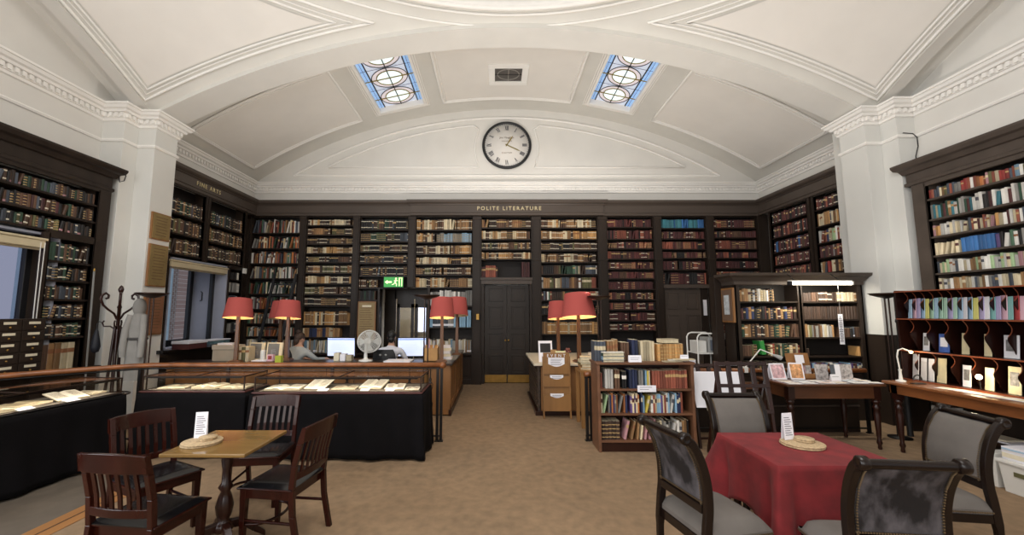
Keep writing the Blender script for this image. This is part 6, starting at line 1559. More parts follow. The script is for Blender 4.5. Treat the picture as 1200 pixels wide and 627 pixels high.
bx = thing('card_box', 'open wooden display box holding cards on the print table', 'box', (4.25, 5.84, .806))
m = MB(); m.M = T(4.22, 5.9, .806) @ RX(-.2); m.box(-.16, 0, 0, .16, .015, .33, oak); m.M = I4; m.build('back_board', bx, bevel=.004)
m = MB(); m.box(4.06, 5.74, .806, 4.40, 5.90, .82, oak); m.box(4.06, 5.74, .82, 4.075, 5.90, .93, oak); m.box(4.385, 5.74, .82, 4.40, 5.90, .93, oak); m.box(4.06, 5.73, .82, 4.40, 5.742, .88, oak); m.build('tray', bx, bevel=.003)
upright('price_card', 'white label fixed to the back board of the wooden card box', 'card', 4.22, 5.9, 1.0, .12, .11, white_card, 0, -.2, .003)
for i, (x, mm) in enumerate(((4.13, flower), (4.20, grey_pr))): upright('boxed_card', ('rosy card standing in the wooden box', 'grey etched card standing in the wooden box')[i], 'card', x+.02, 5.79, .821, .13, .16, mm, 0, -.12, .004)
for x, w, mm, lab in ((4.36, .17, grey_pr, 'grey patterned card stood before the wooden box'), (4.48, .06, BM['slate'], 'slim slate booklet standing between the grey patterned cards'), (4.545, .07, white_card, 'slim white booklet standing next to the slate booklet'), (4.68, .18, grey_pr, 'grey patterned card at the rack end of the print table')): upright('standing_card', lab, 'card', x, 5.70 if w > .1 else 5.66, .807, w, .2, mm, 0, -.12, .006)
sign_card('price_card', 'small white folded label before the wooden card box', 4.42, 5.55, .808, .13, .09, .1, -.2, 1)
# small desk lamp with a bent arm, clipped to the railing
al = thing('desk_lamp', 'small white bent-arm lamp clipped on the railing before the green book', 'lamp', (3.75, 6.1, .9))
m = MB(); m.box(3.55, 6.08, .84, 3.60, 6.16, .92, white_plastic); m.build('clamp', al, bevel=.003)
m = MB(); m.tube([(3.57, 6.12, .9), (3.80, 6.1, 1.17)], .009, white_plastic, 6); m.tube([(3.80, 6.1, 1.17), (3.98, 6.02, 1.08)], .009, white_plastic, 6); m.build('arm', al)
m = MB(); m.tube([(3.93, 6.04, 1.10), (4.0, 6.01, 1.07), (4.03, 6.0, 1.05)], [.012, .03, .032], grey_plastic, 10); m.build('lamp_head', al)

# ---------------------------------------------------------------- long mahogany table and the pamphlet rack on it
lt = thing('long_table', 'long polished mahogany table along the near wall under the pamphlet rack', 'table', (5.3, 4.2, 0))
m = MB(); m.box(4.88, 2.6, .81, 5.72, 5.42, .845, mahogany_y); m.build('table_top', lt, bevel=.01)
m = MB(); m.box(4.93, 2.65, .70, 4.955, 5.38, .81, mahogany_y); m.box(4.93, 5.36, .70, 5.68, 5.38, .81, mahogany); m.box(5.66, 2.65, .70, 5.68, 5.38, .81, mahogany_y); m.build('apron', lt, bevel=.003)
for x in (4.97, 5.62):
    for y in (5.31, 2.75): m = MB(); turned_leg(m, x, y, .81, mahogany_dark); m.build('leg', lt)
m = MB(); m.box(5.3, 2.75, .30, 5.66, 5.3, .33, mahogany_dark); m.build('under_shelf', lt)
rk = thing('pamphlet_rack', 'dark red-brown three-tier rack of pamphlets standing on the long table', 'rack', (5.45, 4.7, .845))
KX, KB, KY0, KY1 = 5.27, 5.60, 3.6, 5.52; KZ = [.86, 1.22, 1.62, 1.97]
rack_m = mat('rack mahogany', '#220e09', .35, .3, 7, stretch=(1, .2, 1), spec=.3); edge_glint = mat('rack painted highlight', '#8a4a30', .3, .1)  # lighter edge colour paints the light caught by shelf and divider fronts
m = MB(); m.box(KB-.015, KY0, .845, KB, KY1, 1.98, rack_m); m.build('back_panel', rk)
for y in (KY0, KY1-.02): m = MB(); m.box(KX-.02, y, .845, KB, y+.02, 1.98, rack_m); m.build('side_panel', rk, bevel=.003)
for z in KZ: m = MB(); m.box(KX-.02, KY0, z-.015, KB, KY1, z, rack_m); m.box(KX-.024, KY0, z-.015, KX-.019, KY1, z, edge_glint); m.build('shelf', rk)
def divider(y, z0, z1):
    pts = []; n = 14
    for i in range(n+1):
        f = i/n; z = z0+(z1-z0-.016)*f
        if f < .12: o = .12
        elif f < .55: o = .06-.0+.09*math.cos((f-.12)/.43*PI)*.4
        else: o = .024+.06*math.sin((f-.55)/.45*PI)+(f-.55)*.03
        pts.append((KX+.0+o*.9, z))
    poly = pts+[(KB-.015, z1-.016), (KB-.015, z0)]
    m = MB(); m.prism([(p[0], p[1]) for p in poly], y-.005, y+.005, rack_m, 'y')
    for (xa, za), (xb_, zb_) in zip(pts, pts[1:]): m.bar((xa-.001, y, za), (xb_-.001, y, zb_), .011, .003, edge_glint if za > z0+(z1-z0)*.5 else rack_m, up=(0, 1, 0))
    m.build('divider', rk)
ys = {0: [5.38-.21*i for i in range(9)], 1: [5.40-.205*i for i in range(9)], 2: [5.44-.105*i for i in range(18)]}
for tier in (0, 1, 2):
    for y in ys[tier]: divider(y, KZ[tier], KZ[tier+1])
rk_r = random.Random(8)
PC = ['light blue', 'light green', 'teal', 'purple', 'white', 'pink', 'light blue', 'yellow', 'red', 'light blue', 'brick red', 'white', 'light green', 'purple']
PCM = {k: mat('pamphlet '+k, v, .75, .04) for k, v in {'light blue':'#a9c6dc','light green':'#b2d2bc','teal':'#86b8b4','purple':'#b4a8cc','white':'#e4e2e6','pink':'#dcb4c0','yellow':'#d6d07a','red':'#b84a4a','brick red':'#c0705a'}.items()}
def pamphlet(name, y, z, w, h, mm, lean, label, x=None, ang=0, dec=None, group=None):
    # stands facing the room, w along y
    x = KX+.13 if x is None else x
    m = MB(); B = T(x, y, z+.002) @ RY(lean) @ RZ(ang); m.M = B
    m.box(0, -w/2, 0, .006, w/2, h, mm)
    if dec: m.box(-.001, -w*.36, h*.30, 0, w*.36, h*.80, dec)
    return tag(m.build(name), label, 'pamphlet', group)
j = 0
for i, y in enumerate(ys[2][:12]):
    for s in range(2):
        c = PC[(i*3+s*5+rk_r.randint(0, 1)) % len(PC)]
        pamphlet('pamphlet', y-.030-.044*s, KZ[2], .085, .245+rk_r.uniform(-.01, .012), PCM[c], .10, '%s pamphlet, %s from the pier end on the top tier of the rack' % (c, ordinal(j)), KX+.05+.012*s, -.38+rk_r.uniform(-.08, .08), None, 'pamphlets on the top tier'); j += 1
photo = mat('grey photograph', '#7f7d7c', .6, .5, 25); bluecov = mat('blue cover', '#4a68b0', .6, .3, 18); cream_c = mat('cream cover', '#d8cba4', .7, .1, 14)
for y, w, h, mm, dec, lab in ((5.30, .10, .22, PCM['white'], photo, 'white booklet with a grey photograph, first on the middle tier from the pier end'), (5.09, .16, .22, bluecov, white_card, 'blue covered booklet on the middle tier of the pamphlet rack'), (4.86, .10, .24, cream_c, None, 'cream booklet leaning on the middle tier next to the blue one'), (4.64, .09, .24, cream_c, None, 'narrow cream booklet in the centre of the middle tier'),
                           (4.43, .17, .24, PCM['white'], photo, 'wide white booklet on the middle tier with a picture'), (4.12, .13, .22, bluecov, white_card, 'blue and white booklet on the middle tier furthest from the pier')): pamphlet('booklet', y, KZ[1], w, h, mm, .12, lab, KX+.10, -.25, dec)
for y, w, h, mm, dec, lab in ((5.42, .10, .31, PCM['white'], None, 'tall white folder at the pier end of the lowest tier'), (5.32, .09, .27, PCM['white'], None, 'white sheets beside the tall folder on the lowest tier'), (5.23, .09, .27, PCM['white'], None, 'second batch of white sheets on the lowest tier'), (5.11, .14, .29, cream_c, None, 'cream printed booklet on the lowest tier beside white sheets'),
                           (4.84, .11, .24, PCM['white'], photo, 'white booklet with a dark picture on the lowest tier'), (4.62, .11, .24, cream_c, None, 'cream booklet lit by the little spotlight on the lowest tier'), (4.40, .14, .28, cream_c, photo, 'cream booklet with oval picture on the lowest tier'), (4.10, .12, .26, PCM['light blue'], None, 'pale blue booklet at the camera end of the lowest tier')): pamphlet('booklet', y, KZ[0], w, h, mm, .12, lab, KX+.05, -.25, dec)
m = MB(); m.box(KX-.03, 5.16, .862, KX-.027, 5.42, 1.1, clear); m.box(KX-.03, 5.16, .86, KX+.02, 5.42, .862, clear); tag(m.build('leaflet_holder'), 'clear plastic leaflet holder in front of the white sheets on the rack', 'holder')
# small spot lamp that shines towards us from the lowest tier, and the little clip lamp at the rack end
sp = thing('spot_lamp', 'tiny bright spotlight clipped to the lowest tier of the pamphlet rack', 'lamp', (5.24, 4.64, 1.0))
m = MB(); m.tube([(5.25, 4.64, .86), (5.25, 4.64, .98)], .006, black_metal, 6); m.build('stem', sp); m = MB(); m.ellipsoid((5.245, 4.64, 1.0), (.026, .026, .026), mat('spot bulb', '#ffffff', .5, 0, emit=25, ecol='#ffe6b8'), 12, 8); m.build('bulb', sp)
point_light('spot_light', (5.19, 4.64, 1.02), 5, (1, .82, .55), .03)
cl = thing('desk_lamp', 'small white gooseneck lamp with lit tip at the pier end of the rack', 'lamp', (5.0, 5.36, .85))
m = MB(); m.lathe([(.05, 0), (.05, .015), (.02, .025), (.014, .12), (.02, .15)], (5.02, 5.3, .846), white_plastic, 16); m.build('lamp_base', cl)
m = MB(); m.tube([(5.02, 5.3, .98), (5.0, 5.3, 1.15), (5.02, 5.3, 1.23), (5.08, 5.3, 1.25), (5.16, 5.3, 1.22)], .008, white_plastic, 8); m.build('arm', cl)
m = MB(); m.ellipsoid((5.18, 5.3, 1.205), (.02, .02, .018), bulb, 10, 8); m.build('bulb', cl)
point_light('gooseneck_light', (5.17, 5.22, 1.17), 1.2, (1, .85, .6), .02)
m = MB(); m.tube([(5.05+.05*math.cos(t_), 5.12, .89+.06*math.sin(t_)) for t_ in [PI*i/10 for i in range(11)]], .008, black_plastic, 6); m.box(4.98, 5.09, .846, 5.12, 5.15, .856, black_plastic); tag(m.build('tape_dispenser'), 'small black curved desk item at the pier end of the long table', 'stationery')
for i, (y, rz) in enumerate(((4.8, .2), (4.62, -.1), (4.45, .15), (4.30, .3), (4.15, 0))):
    m = MB(); m.box(-.07, -.1, 0, .07, .1, .003, PCM['white']); m.box(-.05, -.08, .003, .05, .06, .0035, cream_paper); o = m.build('leaflet'); o.location = (5.08, y, .8455+.001*i); o.rotation_euler = (0, 0, rz); tag(o, 'white leaflet lying on the long table, %s from the pier end' % ordinal(i), 'leaflet', 'leaflets on the long table')
# white boxes and papers under the table
sb = thing('storage_box', 'white lidded storage box with dark handle slot under the long table', 'box', (5.05, 4.05, 0))
m = MB(); m.hexa([(4.87, 3.86, 0), (5.22, 3.86, 0), (5.22, 4.2, 0), (4.87, 4.2, 0), (4.85, 3.84, .29), (5.24, 3.84, .29), (5.24, 4.22, .29), (4.85, 4.22, .29)], white_plastic); m.box(4.835, 3.82, .27, 5.25, 4.235, .30, white_plastic); m.build('box_body', sb, bevel=.006)
m = MB(); m.box(4.850, 3.99, .17, 4.868, 4.10, .21, BM['olive']); m.build('handle_slot', sb)
sb['label'] = 'white storage box with dark handle slot under the long table, papers piled on it'
rq = random.Random(3)
z = .302
for i in range(5):
    h = (.02, .04, .03, .015, .012)[i]; m = MB(); m.box(-.17, -.17, 0, .17, .17, h, (white_card, cream_paper, PCM['white'], PCM['light blue'], white_card)[i]); o = m.build('paper_stack'); o.location = (5.05, 4.03, z); o.rotation_euler = (0, 0, rq.uniform(-.12, .12)); z += h+.0005
    tag(o, '%s sheaf of papers, %s from the bottom of the pile on the white storage box' % (('white', 'cream', 'pale', 'bluish', 'white')[i], ordinal(i)), 'papers', 'papers on the storage box')
sb2 = thing('magazine_file', 'white upright box file with dark finger hole beside the storage box', 'box file', (5.02, 4.34, 0))
m = MB(); m.box(4.90, 4.28, 0, 5.2, 4.40, .32, white_plastic); m.build('file_body', sb2, bevel=.004); m = MB(); m.box(4.897, 4.32, .06, 4.902, 4.36, .09, BM['black']); m.build('finger_hole', sb2)
m = MB(); m.box(5.32, 4.5, .331, 5.6, 4.95, .345, white_card); m.box(5.35, 4.55, .345, 5.55, 4.9, .36, cream_paper); tag(m.build('paper_stack'), 'flat white papers on the shelf under the long table', 'papers')
for i in range(6):
    m = MB(); yy = 5.0+.045*i; m.box(5.32, yy, .331, 5.52, yy+.035, .33+.2+.02*(i % 3), BM[('white', 'slate', 'white', 'brown', 'grey', 'white')[i]]); tag(m.build('file'), '%s file, %s from the inner end on the shelf under the long table' % (('white', 'slate', 'white', 'brown', 'grey', 'white')[i], ordinal(i)), 'file', 'files under the long table')

# ---------------------------------------------------------------- card-drawer cabinet by the near window
cc = thing('card_catalogue', 'small dark cabinet of labelled card drawers below the near window', 'cabinet', (-5.95, 4.98, .94))
m = MB(); m.box(-6.0, 4.52, .94, -5.70, 5.34, 1.62, dark_wood); m.build('cabinet_body', cc, bevel=.004)
for r in range(5):
    for c_ in range(3):
        y0 = 4.55+c_*.265; z0 = .965+r*.13
        m = MB(); m.box(-5.70, y0, z0, -5.688, y0+.25, z0+.115, dark_wood); dr = m.build('drawer', cc, bevel=.003)
        m = MB(); m.box(-5.688, y0+.06, z0+.07, -5.685, y0+.19, z0+.1, cream_paper); m.build('label_card', dr); m = MB(); m.ellipsoid((-5.682, y0+.125, z0+.035), (.012, .012, .012), brass, 8, 6); m.build('knob', dr)
m = MB(); m.box(-6.48, 4.55, 1.55, -6.47, 4.95, 1.98, photo); m.box(-6.482, 4.53, 1.53, -6.475, 4.97, 2.0, white_card); tag(m.build('window_poster'), 'black and white picture propped in the near window', 'picture')
# glass boxes and folios on the bay window cupboard
m = MB(); m.box(-5.92, 7.75, 1.02, -5.62, 8.25, 1.16, BM['maroon']); m.box(-5.93, 7.74, 1.12, -5.61, 8.26, 1.17, white_card); tag(m.build('folio_box', bevel=.004), 'maroon and white flat box on the cupboard below the bay window', 'box')
m = MB(); m.box(-5.92, 8.3, 1.02, -5.60, 8.98, 1.07, BM['slate']); m.box(-5.90, 8.33, 1.07, -5.62, 8.95, 1.13, mat('marbled teal board', '#5f7d86', .5, .4, 14)); m.box(-5.92, 8.31, 1.13, -5.61, 8.97, 1.15, white_card); tag(m.build('folio_box', bevel=.004), 'marbled teal flat portfolio on the cupboard below the bay window', 'box')

# ---------------------------------------------------------------- things on the staff counter
ab = thing('archive_box', 'large beige archive box behind the lone red lamp at the window end of the counter', 'box', (-4.75, 7.38, .855))
m = MB(); m.box(-4.95, 7.42, .855, -4.50, 7.60, 1.11, mat('beige archive card', '#b5a896', .8, .05)); m.box(-4.96, 7.41, 1.05, -4.49, 7.605, 1.13, mat('beige archive lid', '#bdb0a0', .8, .05)); m.build('box_body', ab, bevel=.003)
m = MB(); m.box(-4.88, 7.43, 1.13, -4.62, 7.58, 1.16, white_card); tag(m.build('paper_stack'), 'white papers on top of the beige archive box', 'papers')
for i in range(3):
    c = ('cream', 'olive', 'cream')[i]; bk = (T(-4.44+i*.065, 7.3, .855), .06, .25, .2, c, 3); one_book(bk, 'cream' and '%s labelled binder standing next to the beige archive box, %s from it' % (c, ordinal(i)), 'binders by the archive box')
for i, x in enumerate((-4.28, -3.96)):
    t = thing('bound_magazine', ('first', 'second')[i]+' grey pictorial volume propped on the counter, counting from the archive box', 'book', (x, 7.62, .855))
    m = MB(); m.M = T(x, 7.58, .861) @ RX(-.12); m.box(-.14, 0, 0, .14, .04, .30, BM['cream']); f = m.build('cover', t); m = MB(); m.M = T(x, 7.58, .861) @ RX(-.12); m.box(-.12, -.002, .02, .08, 0, .28, BM['grey']); m.box(-.06, -.003, .05, .03, -.001, .18, photo); m.build('cover_picture', f)
rp2 = random.Random(31)
m = MB(); m.box(-4.2, 7.2, .855, -3.75, 7.5, .87, shelf_wood); m.box(-4.15, 7.22, .87, -3.9, 7.4, .885, white_card); tag(m.build('letter_tray'), 'wooden tray of papers on the counter near the two pictorial volumes', 'tray')
m = MB(); m.lathe([(.035, 0), (.04, .02), (.04, .17), (.03, .2), (.0, .2)], (-4.0, 7.3, .855), white_plastic, 14); tag(m.build('carton'), 'white upright carton on the counter by the pictorial volumes', 'carton')
m = MB(); m.box(-3.90, 7.25, .855, -3.80, 7.33, .98, PCM['pink']); m.box(-3.88, 7.245, .9, -3.82, 7.25, .96, BM['red']); tag(m.build('carton'), 'pink and white small box on the counter beside the upright carton', 'carton')
m = MB(); m.box(-3.68, 7.09, .855, -3.58, 7.17, .975, mat('lime carton', '#b5bd3a', .6, .03)); tag(m.build('carton'), 'lime green tub on the counter edge before the grey-jumpered person', 'carton')
m = MB(); m.box(-.95-.95, 7.2, .855, -1.45, 7.55, .875, white_card); tag(m.build('paper_stack'), 'white papers on the counter next to the desk fan', 'papers')
for i in range(3): m = MB(); m.box(-2.42+.11*i-.42, 7.45, .855, -2.33+.11*i-.42, 7.58, .99-.02*i, (cream_paper, white_card, BM['cream'])[i]); tag(m.build('letter_rack'), '%s bundle of letters on the counter between screen and fan' % ('tall cream', 'middle white', 'low cream')[i], 'papers', 'letters by the fan')
lbx = thing('letter_box', 'tan cardboard box of papers on the counter beside the second person', 'box', (-1.12, 7.45, .855))
m = MB()
for b in ((-1.26, 7.35, .855, -1.0, 7.55, .865), (-1.26, 7.35, .855, -1.25, 7.55, 1.1), (-1.01, 7.35, .855, -1.0, 7.55, 1.1), (-1.26, 7.35, .855, -1.0, 7.36, 1.08), (-1.26, 7.54, .855, -1.0, 7.55, 1.12)): m.box(*b, BM['buff'])
m.build('box_body', lbx); 
for i in range(4): m = MB(); m.M = T(-1.20+.045*i, 7.45, .875) @ RY(.15*(i-1.5)); m.box(0, -.07, 0, .006, .07, .33+.03*(i % 2), (white_card, PCM['pink'], white_card, cream_paper)[i]); tag(m.build('paper_sheet'), '%s paper sticking out of the tan box, %s across' % (('white', 'pink', 'white', 'cream')[i], ordinal(i)), 'paper', 'papers in the tan box')
rb2 = random.Random(77)
for i in range(5):
    m = MB(); m.M = T(-.93+rb2.uniform(-.02, .02), 7.74, .855+.05*i) @ RZ(rb2.uniform(-.2, .2)); m.box(-.12, -.08, 0, .12, .08, .048, (white_card, cream_paper)[i % 2]); tag(m.build('paper_stack'), '%s bundle of papers, %s from the bottom of the pile behind the panelled end lamp' % (('white', 'cream')[i % 2], ordinal(i)), 'papers', 'paper pile at the counter end')
fn = thing('desk_fan', 'white round desk fan on the counter between the two people', 'fan', (-2.27, 7.42, .855))
m = MB(); m.lathe([(.12, 0), (.12, .015), (.05, .03), (.03, .05), (.028, .3), (.02, .33)], (-2.27, 7.42, .855), white_plastic, 24); m.build('fan_base', fn)
m = MB(); m.M = T(-2.24, 7.42, 1.19) @ RZ(.5) @ RX(PI/2-.1); m.lathe([(.05, -.10), (.06, -.09), (.06, .02), (.04, .03), (.0, .03)], (0, 0, 0), white_plastic, 18); m.build('motor', fn)
m = MB(); m.M = T(-2.22, 7.44, 1.19) @ RZ(.5) @ RX(PI/2-.1)
for r in [.04+.0125*i for i in range(13)]: m.tube([(r*math.cos(2*PI*i/32), r*math.sin(2*PI*i/32), .05) for i in range(32)], .0022, white_plastic, 4, closed=True)
for r, z in ((.195, .0), (.195, -.03), (.19, .05), (.19, -.08)): m.tube([(r*math.cos(2*PI*i/32), r*math.sin(2*PI*i/32), z) for i in range(32)], .005, white_plastic, 5, closed=True)
for i in range(24): a = 2*PI*i/24; m.tube([(.03*math.cos(a), .03*math.sin(a), .055), (.16*math.cos(a), .16*math.sin(a), .052), (.197*math.cos(a), .197*math.sin(a), .01), (.19*math.cos(a), .19*math.sin(a), -.08), (.05*math.cos(a), .05*math.sin(a), -.10)], .002, white_plastic, 4)
m.build('fan_grille', fn)
m = MB(); m.M = T(-2.22, 7.44, 1.19) @ RZ(.5) @ RX(PI/2-.1)
for k in range(4):
    a = k*PI/2
    m.grid(lambda u, v: ((.03+.14*u)*math.cos(a+(v-.5)*.9*(.4+u*.6)), (.03+.14*u)*math.sin(a+(v-.5)*.9*(.4+u*.6)), .0+.03*(v-.5)), 5, 4, mat('fan blade', '#cfcfca', .4, .03))
m.build('fan_blade', fn)
def monitor(label, x, y, z, w, h, rz):
    t = thing('monitor', label, 'computer screen', (x, y, z), rz)
    m = MB(); m.box(-.1, -.07, 0, .1, .07, .012, black_plastic); m.box(-.02, .0, .012, .02, .02, .12, black_plastic); m.build('stand', t, local=True)
    m = MB(); m.M = T(0, 0, .09) @ RX(.06); m.box(-w/2-.015, -.01, -.015, w/2+.015, .025, h+.015, black_plastic); m.build('screen_housing', t, local=True, bevel=.003)
    m = MB(); m.M = T(0, 0, .09) @ RX(.06); m.box(-w/2, -.012, 0, w/2, -.009, h, screen); s = m.build('screen', t, local=True)
    m = MB(); m.M = T(0, 0, .09) @ RX(.06); m.box(-w/2, -.0135, h*.9, w/2, -.012, h*.96, screen_line)
    for i in range(4): m.box(-w*.4, -.0135, h*(.2+.14*i), -w*.4+w*(.5+.08*(i*3 % 4)), -.012, h*(.215+.14*i), screen_line)
    m.build('screen_content', s, local=True)
    m = MB(); m.box(-.2, -.30, 0, .2, -.18, .012, black_plastic); k_ = m.build('keyboard', None); k_.location = (x, y, z); k_.rotation_euler = (0, 0, rz); tag(k_, 'black keyboard on the desk before the '+label, 'keyboard')
    return t
monitor('lit screen facing the person in grey', -3.17, 8.72, .72, .58, .36, -.12)
monitor('lit screen facing the person in white', -1.72, 8.72, .72, .56, .36, .1)
# dark boarding under the railing and on the pier foot
m = MB(); m.box(2.75, 6.17, 0, 5.2, 6.21, .70, dark_wood); m.box(2.75, 6.15, .60, 5.2, 6.17, .70, shelf_wood); m.box(2.75, 6.14, .36, 5.2, 6.17, .38, ent_wood)
tag(m.build('barrier_panel', bevel=.004), 'low dark boarded panel under the railing behind the print table', 'panel')
m = MB(); m.box(5.99, 6.52, 0, 6.03, 7.1, 1.35, dark_wood); m.box(6.0, 6.22, 0, 6.28, 6.26, 1.2, dark_wood); m.box(6.03, 6.5, 0, 6.28, 6.54, 1.35, dark_wood); struct(m, 'wall_dado_right')
m = MB(); m.box(5.70, 2.6, 0, 5.74, 5.6, .80, dark_wood); tag(m.build('back_board'), 'dark board added behind the long table to deepen the shade beneath it', 'panel')  # added board, stands in for the deep shade under the table

m = MB(); m.tube([(5.72, 5.98, 0), (5.72, 5.98, 1.95)], .035, black_plastic, 10); m.lathe([(.04, 0), (.045, .02), (.04, .05)], (5.72, 5.98, 1.55), black_plastic, 12); m.lathe([(.04, 0), (.045, .02), (.03, .05), (0, .06)], (5.72, 5.98, 1.93), black_plastic, 12)
tag(m.build('rolled_screen'), 'black rolled screen standing upright between the bronzed uplighter and the pamphlet rack', 'screen')

# ---------------------------------------------------------------- people
def person(label, loc, rz, top_m, trouser_m, hair_m, hair, pose, neckline=1.0):
    """seated figure, local: hips at the origin's x,y, facing +y; built as one skinned body"""
    J = dict(pose)
    E_ = [('pelvis','waist'),('waist','chest'),('chest','neck'),('neck','head'),('pelvis','hipL'),('hipL','kneeL'),('kneeL','ankleL'),('ankleL','toeL'),('pelvis','hipR'),('hipR','kneeR'),('kneeR','ankleR'),('ankleR','toeR'),
          ('chest','shL'),('shL','elL'),('elL','wrL'),('wrL','palmL'),('chest','shR'),('shR','elR'),('elR','wrR'),('wrR','palmR')]
    rad = dict(pelvis=.135, waist=.115, chest=.135, neck=.055, head=.055, hipL=.09, hipR=.09, kneeL=.062, kneeR=.062, ankleL=.042, ankleR=.042, toeL=.036, toeR=.036, shL=.07, shR=.07, elL=.044, elR=.044, wrL=.03, wrR=.03, palmL=.030, palmR=.030)
    names = list(rad); idx = {n: i for i, n in enumerate(names)}
    verts = [J[n] for n in names]; edges = [(idx[a], idx[b]) for a, b in E_]; rads = [rad[n] for n in names]
    for s in 'LR':
        wr = Vector(J['wr'+s]); pm = Vector(J['palm'+s]); f = (pm-wr).normalized(); side = f.cross(Vector((0, 0, 1))).normalized(); dn = Vector((0, 0, -1))
        sg = 1 if s == 'L' else -1       # thumbs point inwards
        for k, (off, ln) in enumerate(((-.030, .060), (-.010, .072), (.010, .068), (.029, .052))):
            a = pm+side*off+f*.02; b = a+f*ln*.55+dn*.004; c = b+f*ln*.4+dn*.018
            i0 = len(verts); verts += [a, b, c]; rads += [.011, .0095, .008]; edges += [(idx['palm'+s], i0), (i0, i0+1), (i0+1, i0+2)]
        a = wr+(pm-wr)*.5+side*.03*sg; b = a+side*.022*sg+f*.03; c = b+f*.028
        i0 = len(verts); verts += [a, b, c]; rads += [.012, .011, .009]; edges += [(idx['wr'+s], i0), (i0, i0+1), (i0+1, i0+2)]
    me = bpy.data.meshes.new('person'); me.from_pydata([tuple(v) for v in verts], edges, []); o = bpy.data.objects.new('person', me); C.objects.link(o)
    sk = o.modifiers.new('skin', 'SKIN'); sk.use_smooth_shade = True
    for i, v in enumerate(me.skin_vertices[0].data): v.radius = (rads[i], rads[i]*(.82 if i < 3 else 1)); v.use_root = (i == 0)
    sb_ = o.modifiers.new('sub', 'SUBSURF'); sb_.levels = 2; sb_.render_levels = 2
    bpy.context.view_layer.update()
    dg = bpy.context.evaluated_depsgraph_get(); body = bpy.data.meshes.new_from_object(o.evaluated_get(dg))
    bm = bmesh.new(); bm.from_mesh(body)
    H = Vector(J['head']); fd = (Vector(J['look'])).normalized(); up_ = Vector((0, 0, 1)); rt_ = fd.cross(up_).normalized(); up_ = rt_.cross(fd)
    HM = Matrix((( rt_.x, fd.x, up_.x, H.x), (rt_.y, fd.y, up_.y, H.y), (rt_.z, fd.z, up_.z, H.z+.06), (0, 0, 0, 1)))
    def blob(c, r, seg=16):
        g = bmesh.ops.create_uvsphere(bm, u_segments=seg, v_segments=seg//2+2, radius=1.0, matrix=HM @ Matrix.Translation(c) @ Matrix.Diagonal((r[0], r[1], r[2], 1)))
    blob((0, -.012, .03), (.074, .092, .092)); blob((0, .025, -.03), (.058, .066, .08)); blob((0, .062, -.075), (.03, .03, .028))
    blob((0, .098, -.015), (.011, .018, .022), 10); blob((0, .084, -.052), (.024, .014, .007), 10)
    for s in (-1, 1): blob((s*.074, -.01, -.008), (.010, .02, .032), 10); blob((s*.029, .079, .012), (.016, .012, .009), 10); blob((s*.04, .06, -.02), (.022, .022, .02), 10)
    bm.to_mesh(body); bm.free()
    o.modifiers.clear(); o.data = body
    rm = o.modifiers.new('fuse', 'REMESH'); rm.mode = 'VOXEL'; rm.voxel_size = .007; rm.use_smooth_shade = True
    sm = o.modifiers.new('smooth', 'SMOOTH'); sm.factor = .5; sm.iterations = 3
    bpy.context.view_layer.update()
    fin = bpy.data.meshes.new_from_object(o.evaluated_get(bpy.context.evaluated_depsgraph_get())); o.modifiers.clear(); o.data = fin
    fin.materials.clear()
    for mm in (skin, top_m, trouser_m, BM['black']): fin.materials.append(mm)
    seg = [(Vector(J[a]), Vector(J[b]), a, b) for a, b in E_]
    cuff = J.get('cuff', .92)
    for p in fin.polygons:
        c = p.center; best = None
        for a, b, na, nb2 in seg:
            d = b-a; t = max(0, min(1, (c-a).dot(d)/d.length_squared)); q = (c-(a+d*t)).length
            if best is None or q < best[0]: best = (q, na, nb2, t)
        _, na, nb2, t = best
        k = 0
        if nb2 in ('waist', 'chest') or nb2[:2] == 'sh': k = 1
        elif nb2 == 'neck': k = 1 if t < .9 else 0
        elif nb2[:2] == 'el': k = 1 if (cuff > 1 or t < cuff) else 0
        elif nb2[:2] == 'wr': k = 1 if (cuff > 1 and t < .93) else 0
        elif nb2[:3] == 'hip' or nb2[:4] == 'knee' or nb2[:5] == 'ankle': k = 2
        elif nb2[:3] == 'toe': k = 3
        if (c-H).length < .12 and c.z > H.z-.03: k = 0
        p.material_index = k; p.use_smooth = True
    o.name = 'person'; o.location = loc; o.rotation_euler = (0, 0, rz); tag(o, label, 'person')
    m = MB(); m.M = HM
    def cap(u, v):
        a = 2*PI*u; t = PI*.62*v; r = (.083, .103, .103)
        front = max(0, math.sin(a))
        t *= 1-.38*front+.14*max(0, -math.sin(a))
        return (r[0]*math.sin(t)*math.cos(a), -.014+r[1]*math.sin(t)*math.sin(a), .033+r[2]*math.cos(t))
    m.grid(cap, 28, 14, hair_m)
    if hair == 'bun': m.ellipsoid((0, -.075, .125), (.046, .042, .044), hair_m, 14, 10); m.ellipsoid((0, -.068, -.05), (.062, .045, .075), hair_m, 14, 10)
    else: m.ellipsoid((0, -.055, -.04), (.068, .055, .07), hair_m, 14, 10)
    m.build('hair', o, local=True)
    return o
jumper = mat('pale grey jumper', '#a4a9aa', .9, .08, 14); tee = mat('white tee shirt', '#dcdde6', .85, .06, 10); jeans = mat('dark trousers', '#22242c', .85, .1)
hair_b = mat('brown hair', '#3d2a1e', .6, .3, 30); hair_k = mat('black hair', '#14110f', .5, .3, 30)
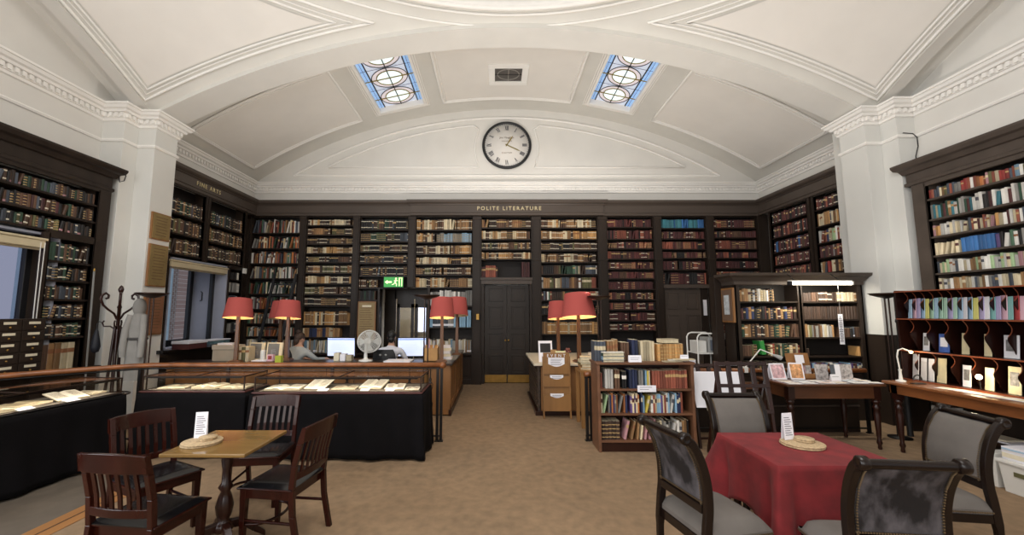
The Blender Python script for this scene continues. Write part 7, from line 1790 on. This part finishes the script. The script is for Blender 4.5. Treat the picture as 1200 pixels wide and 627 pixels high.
base_pose = dict(pelvis=(0, 0, .50), waist=(0, .05, .68), chest=(0, .12, .90), neck=(0, .16, 1.07), head=(0, .19, 1.15), look=(0, 1, -.15),
    hipL=(-.09, .02, .50), kneeL=(-.13, .42, .48), ankleL=(-.13, .40, .08), toeL=(-.14, .54, .035), hipR=(.09, .02, .50), kneeR=(.13, .42, .48), ankleR=(.13, .40, .08), toeR=(.14, .54, .035),
    shL=(-.20, .12, .98), elL=(-.25, .24, .76), wrL=(-.17, .45, .785), palmL=(-.15, .52, .778), shR=(.20, .12, .98), elR=(.25, .24, .76), wrR=(.17, .45, .785), palmR=(.15, .52, .778))
pa = dict(base_pose); pa.update(chest=(.02, .16, .88), neck=(.02, .21, 1.05), head=(.01, .24, 1.12), look=(.25, 1, -.3), shL=(-.15, .15, .95), shR=(.19, .2, .94), elR=(.33, .33, .79), wrR=(.38, .52, .788), palmR=(.38, .59, .778), elL=(-.2, .30, .78), wrL=(-.08, .48, .785), palmL=(-.05, .545, .778), cuff=1.1)
person('person with a brown hair bun in a pale grey jumper, seated facing a lit screen', (-3.86, 7.98, 0), -.22, jumper, jeans, hair_b, 'bun', pa)
pb = dict(base_pose); pb.update(head=(.0, .18, 1.16), look=(-.1, 1, -.1), cuff=.8, elR=(.30, .22, .76), elL=(-.28, .24, .78))
person('dark-haired person in a white short-sleeved top seated before the second screen', (-2.02, 8.0, 0), -.05, tee, jeans, hair_k, 'short', pb)
def office_chair(label, x, y, rz):
    t = thing('office_chair', label, 'chair', (x, y, 0), rz)
    m = MB(); m.cushion(.46, .44, .07, (0, .02, .29), black_plastic, 10); m.build('seat', t, local=True)
    m = MB(); m.grid(lambda u, v: ((u-.5)*.42*(1-.25*abs(2*v-1)**3), -.22+.05*(2*u-1)**2*1.0-.03*v, .60+.42*v), 12, 10, black_plastic); m.grid(lambda u, v: ((u-.5)*.42*(1-.25*abs(2*v-1)**3), -.26+.05*(2*u-1)**2-.03*v, .60+.42*v), 12, 10, black_plastic, flip=True); m.build('backrest', t, local=True)
    m = MB(); m.tube([(0, -.05, .28), (0, -.24, .29), (0, -.27, .5), (0, -.265, .75)], .02, black_plastic, 8); m.build('back_support', t, local=True)
    m = MB(); m.tube([(0, 0, .08), (0, 0, .30)], .028, black_plastic, 10); m.build('gas_lift', t, local=True)
    for i in range(5):
        a = 2*PI*i/5; m = MB(); m.bar((0, 0, .09), (.27*math.cos(a), .27*math.sin(a), .06), .04, .03, black_plastic); lg = m.build('leg', t, local=True)
        m = MB(); m.lathe([(.026, -.012), (.028, 0), (.026, .012)], (0, 0, 0), black_plastic, 12); m.v = [(.27*math.cos(a)+p[2], .27*math.sin(a)+p[0], .028+p[1]) for p in m.v]; m.build('caster', lg, local=True)
    m = MB()
    for s in (-1, 1): m.ellipsoid((s*.05, -.285, .93), (.022, .01, .018), grey_plastic, 10, 8)
    m.build('vent_hole', t, local=True)
    return t
office_chair('black office chair, its backrest behind the white-topped person', -2.03, 7.98, -.05)
office_chair('black office chair under the person in the grey jumper', -3.86, 7.96, -.22)

tag(SHELVED.build('shelved_books'), 'hundreds of old leather and cloth books packed on the built-in shelves', 'books', None, 'stuff')
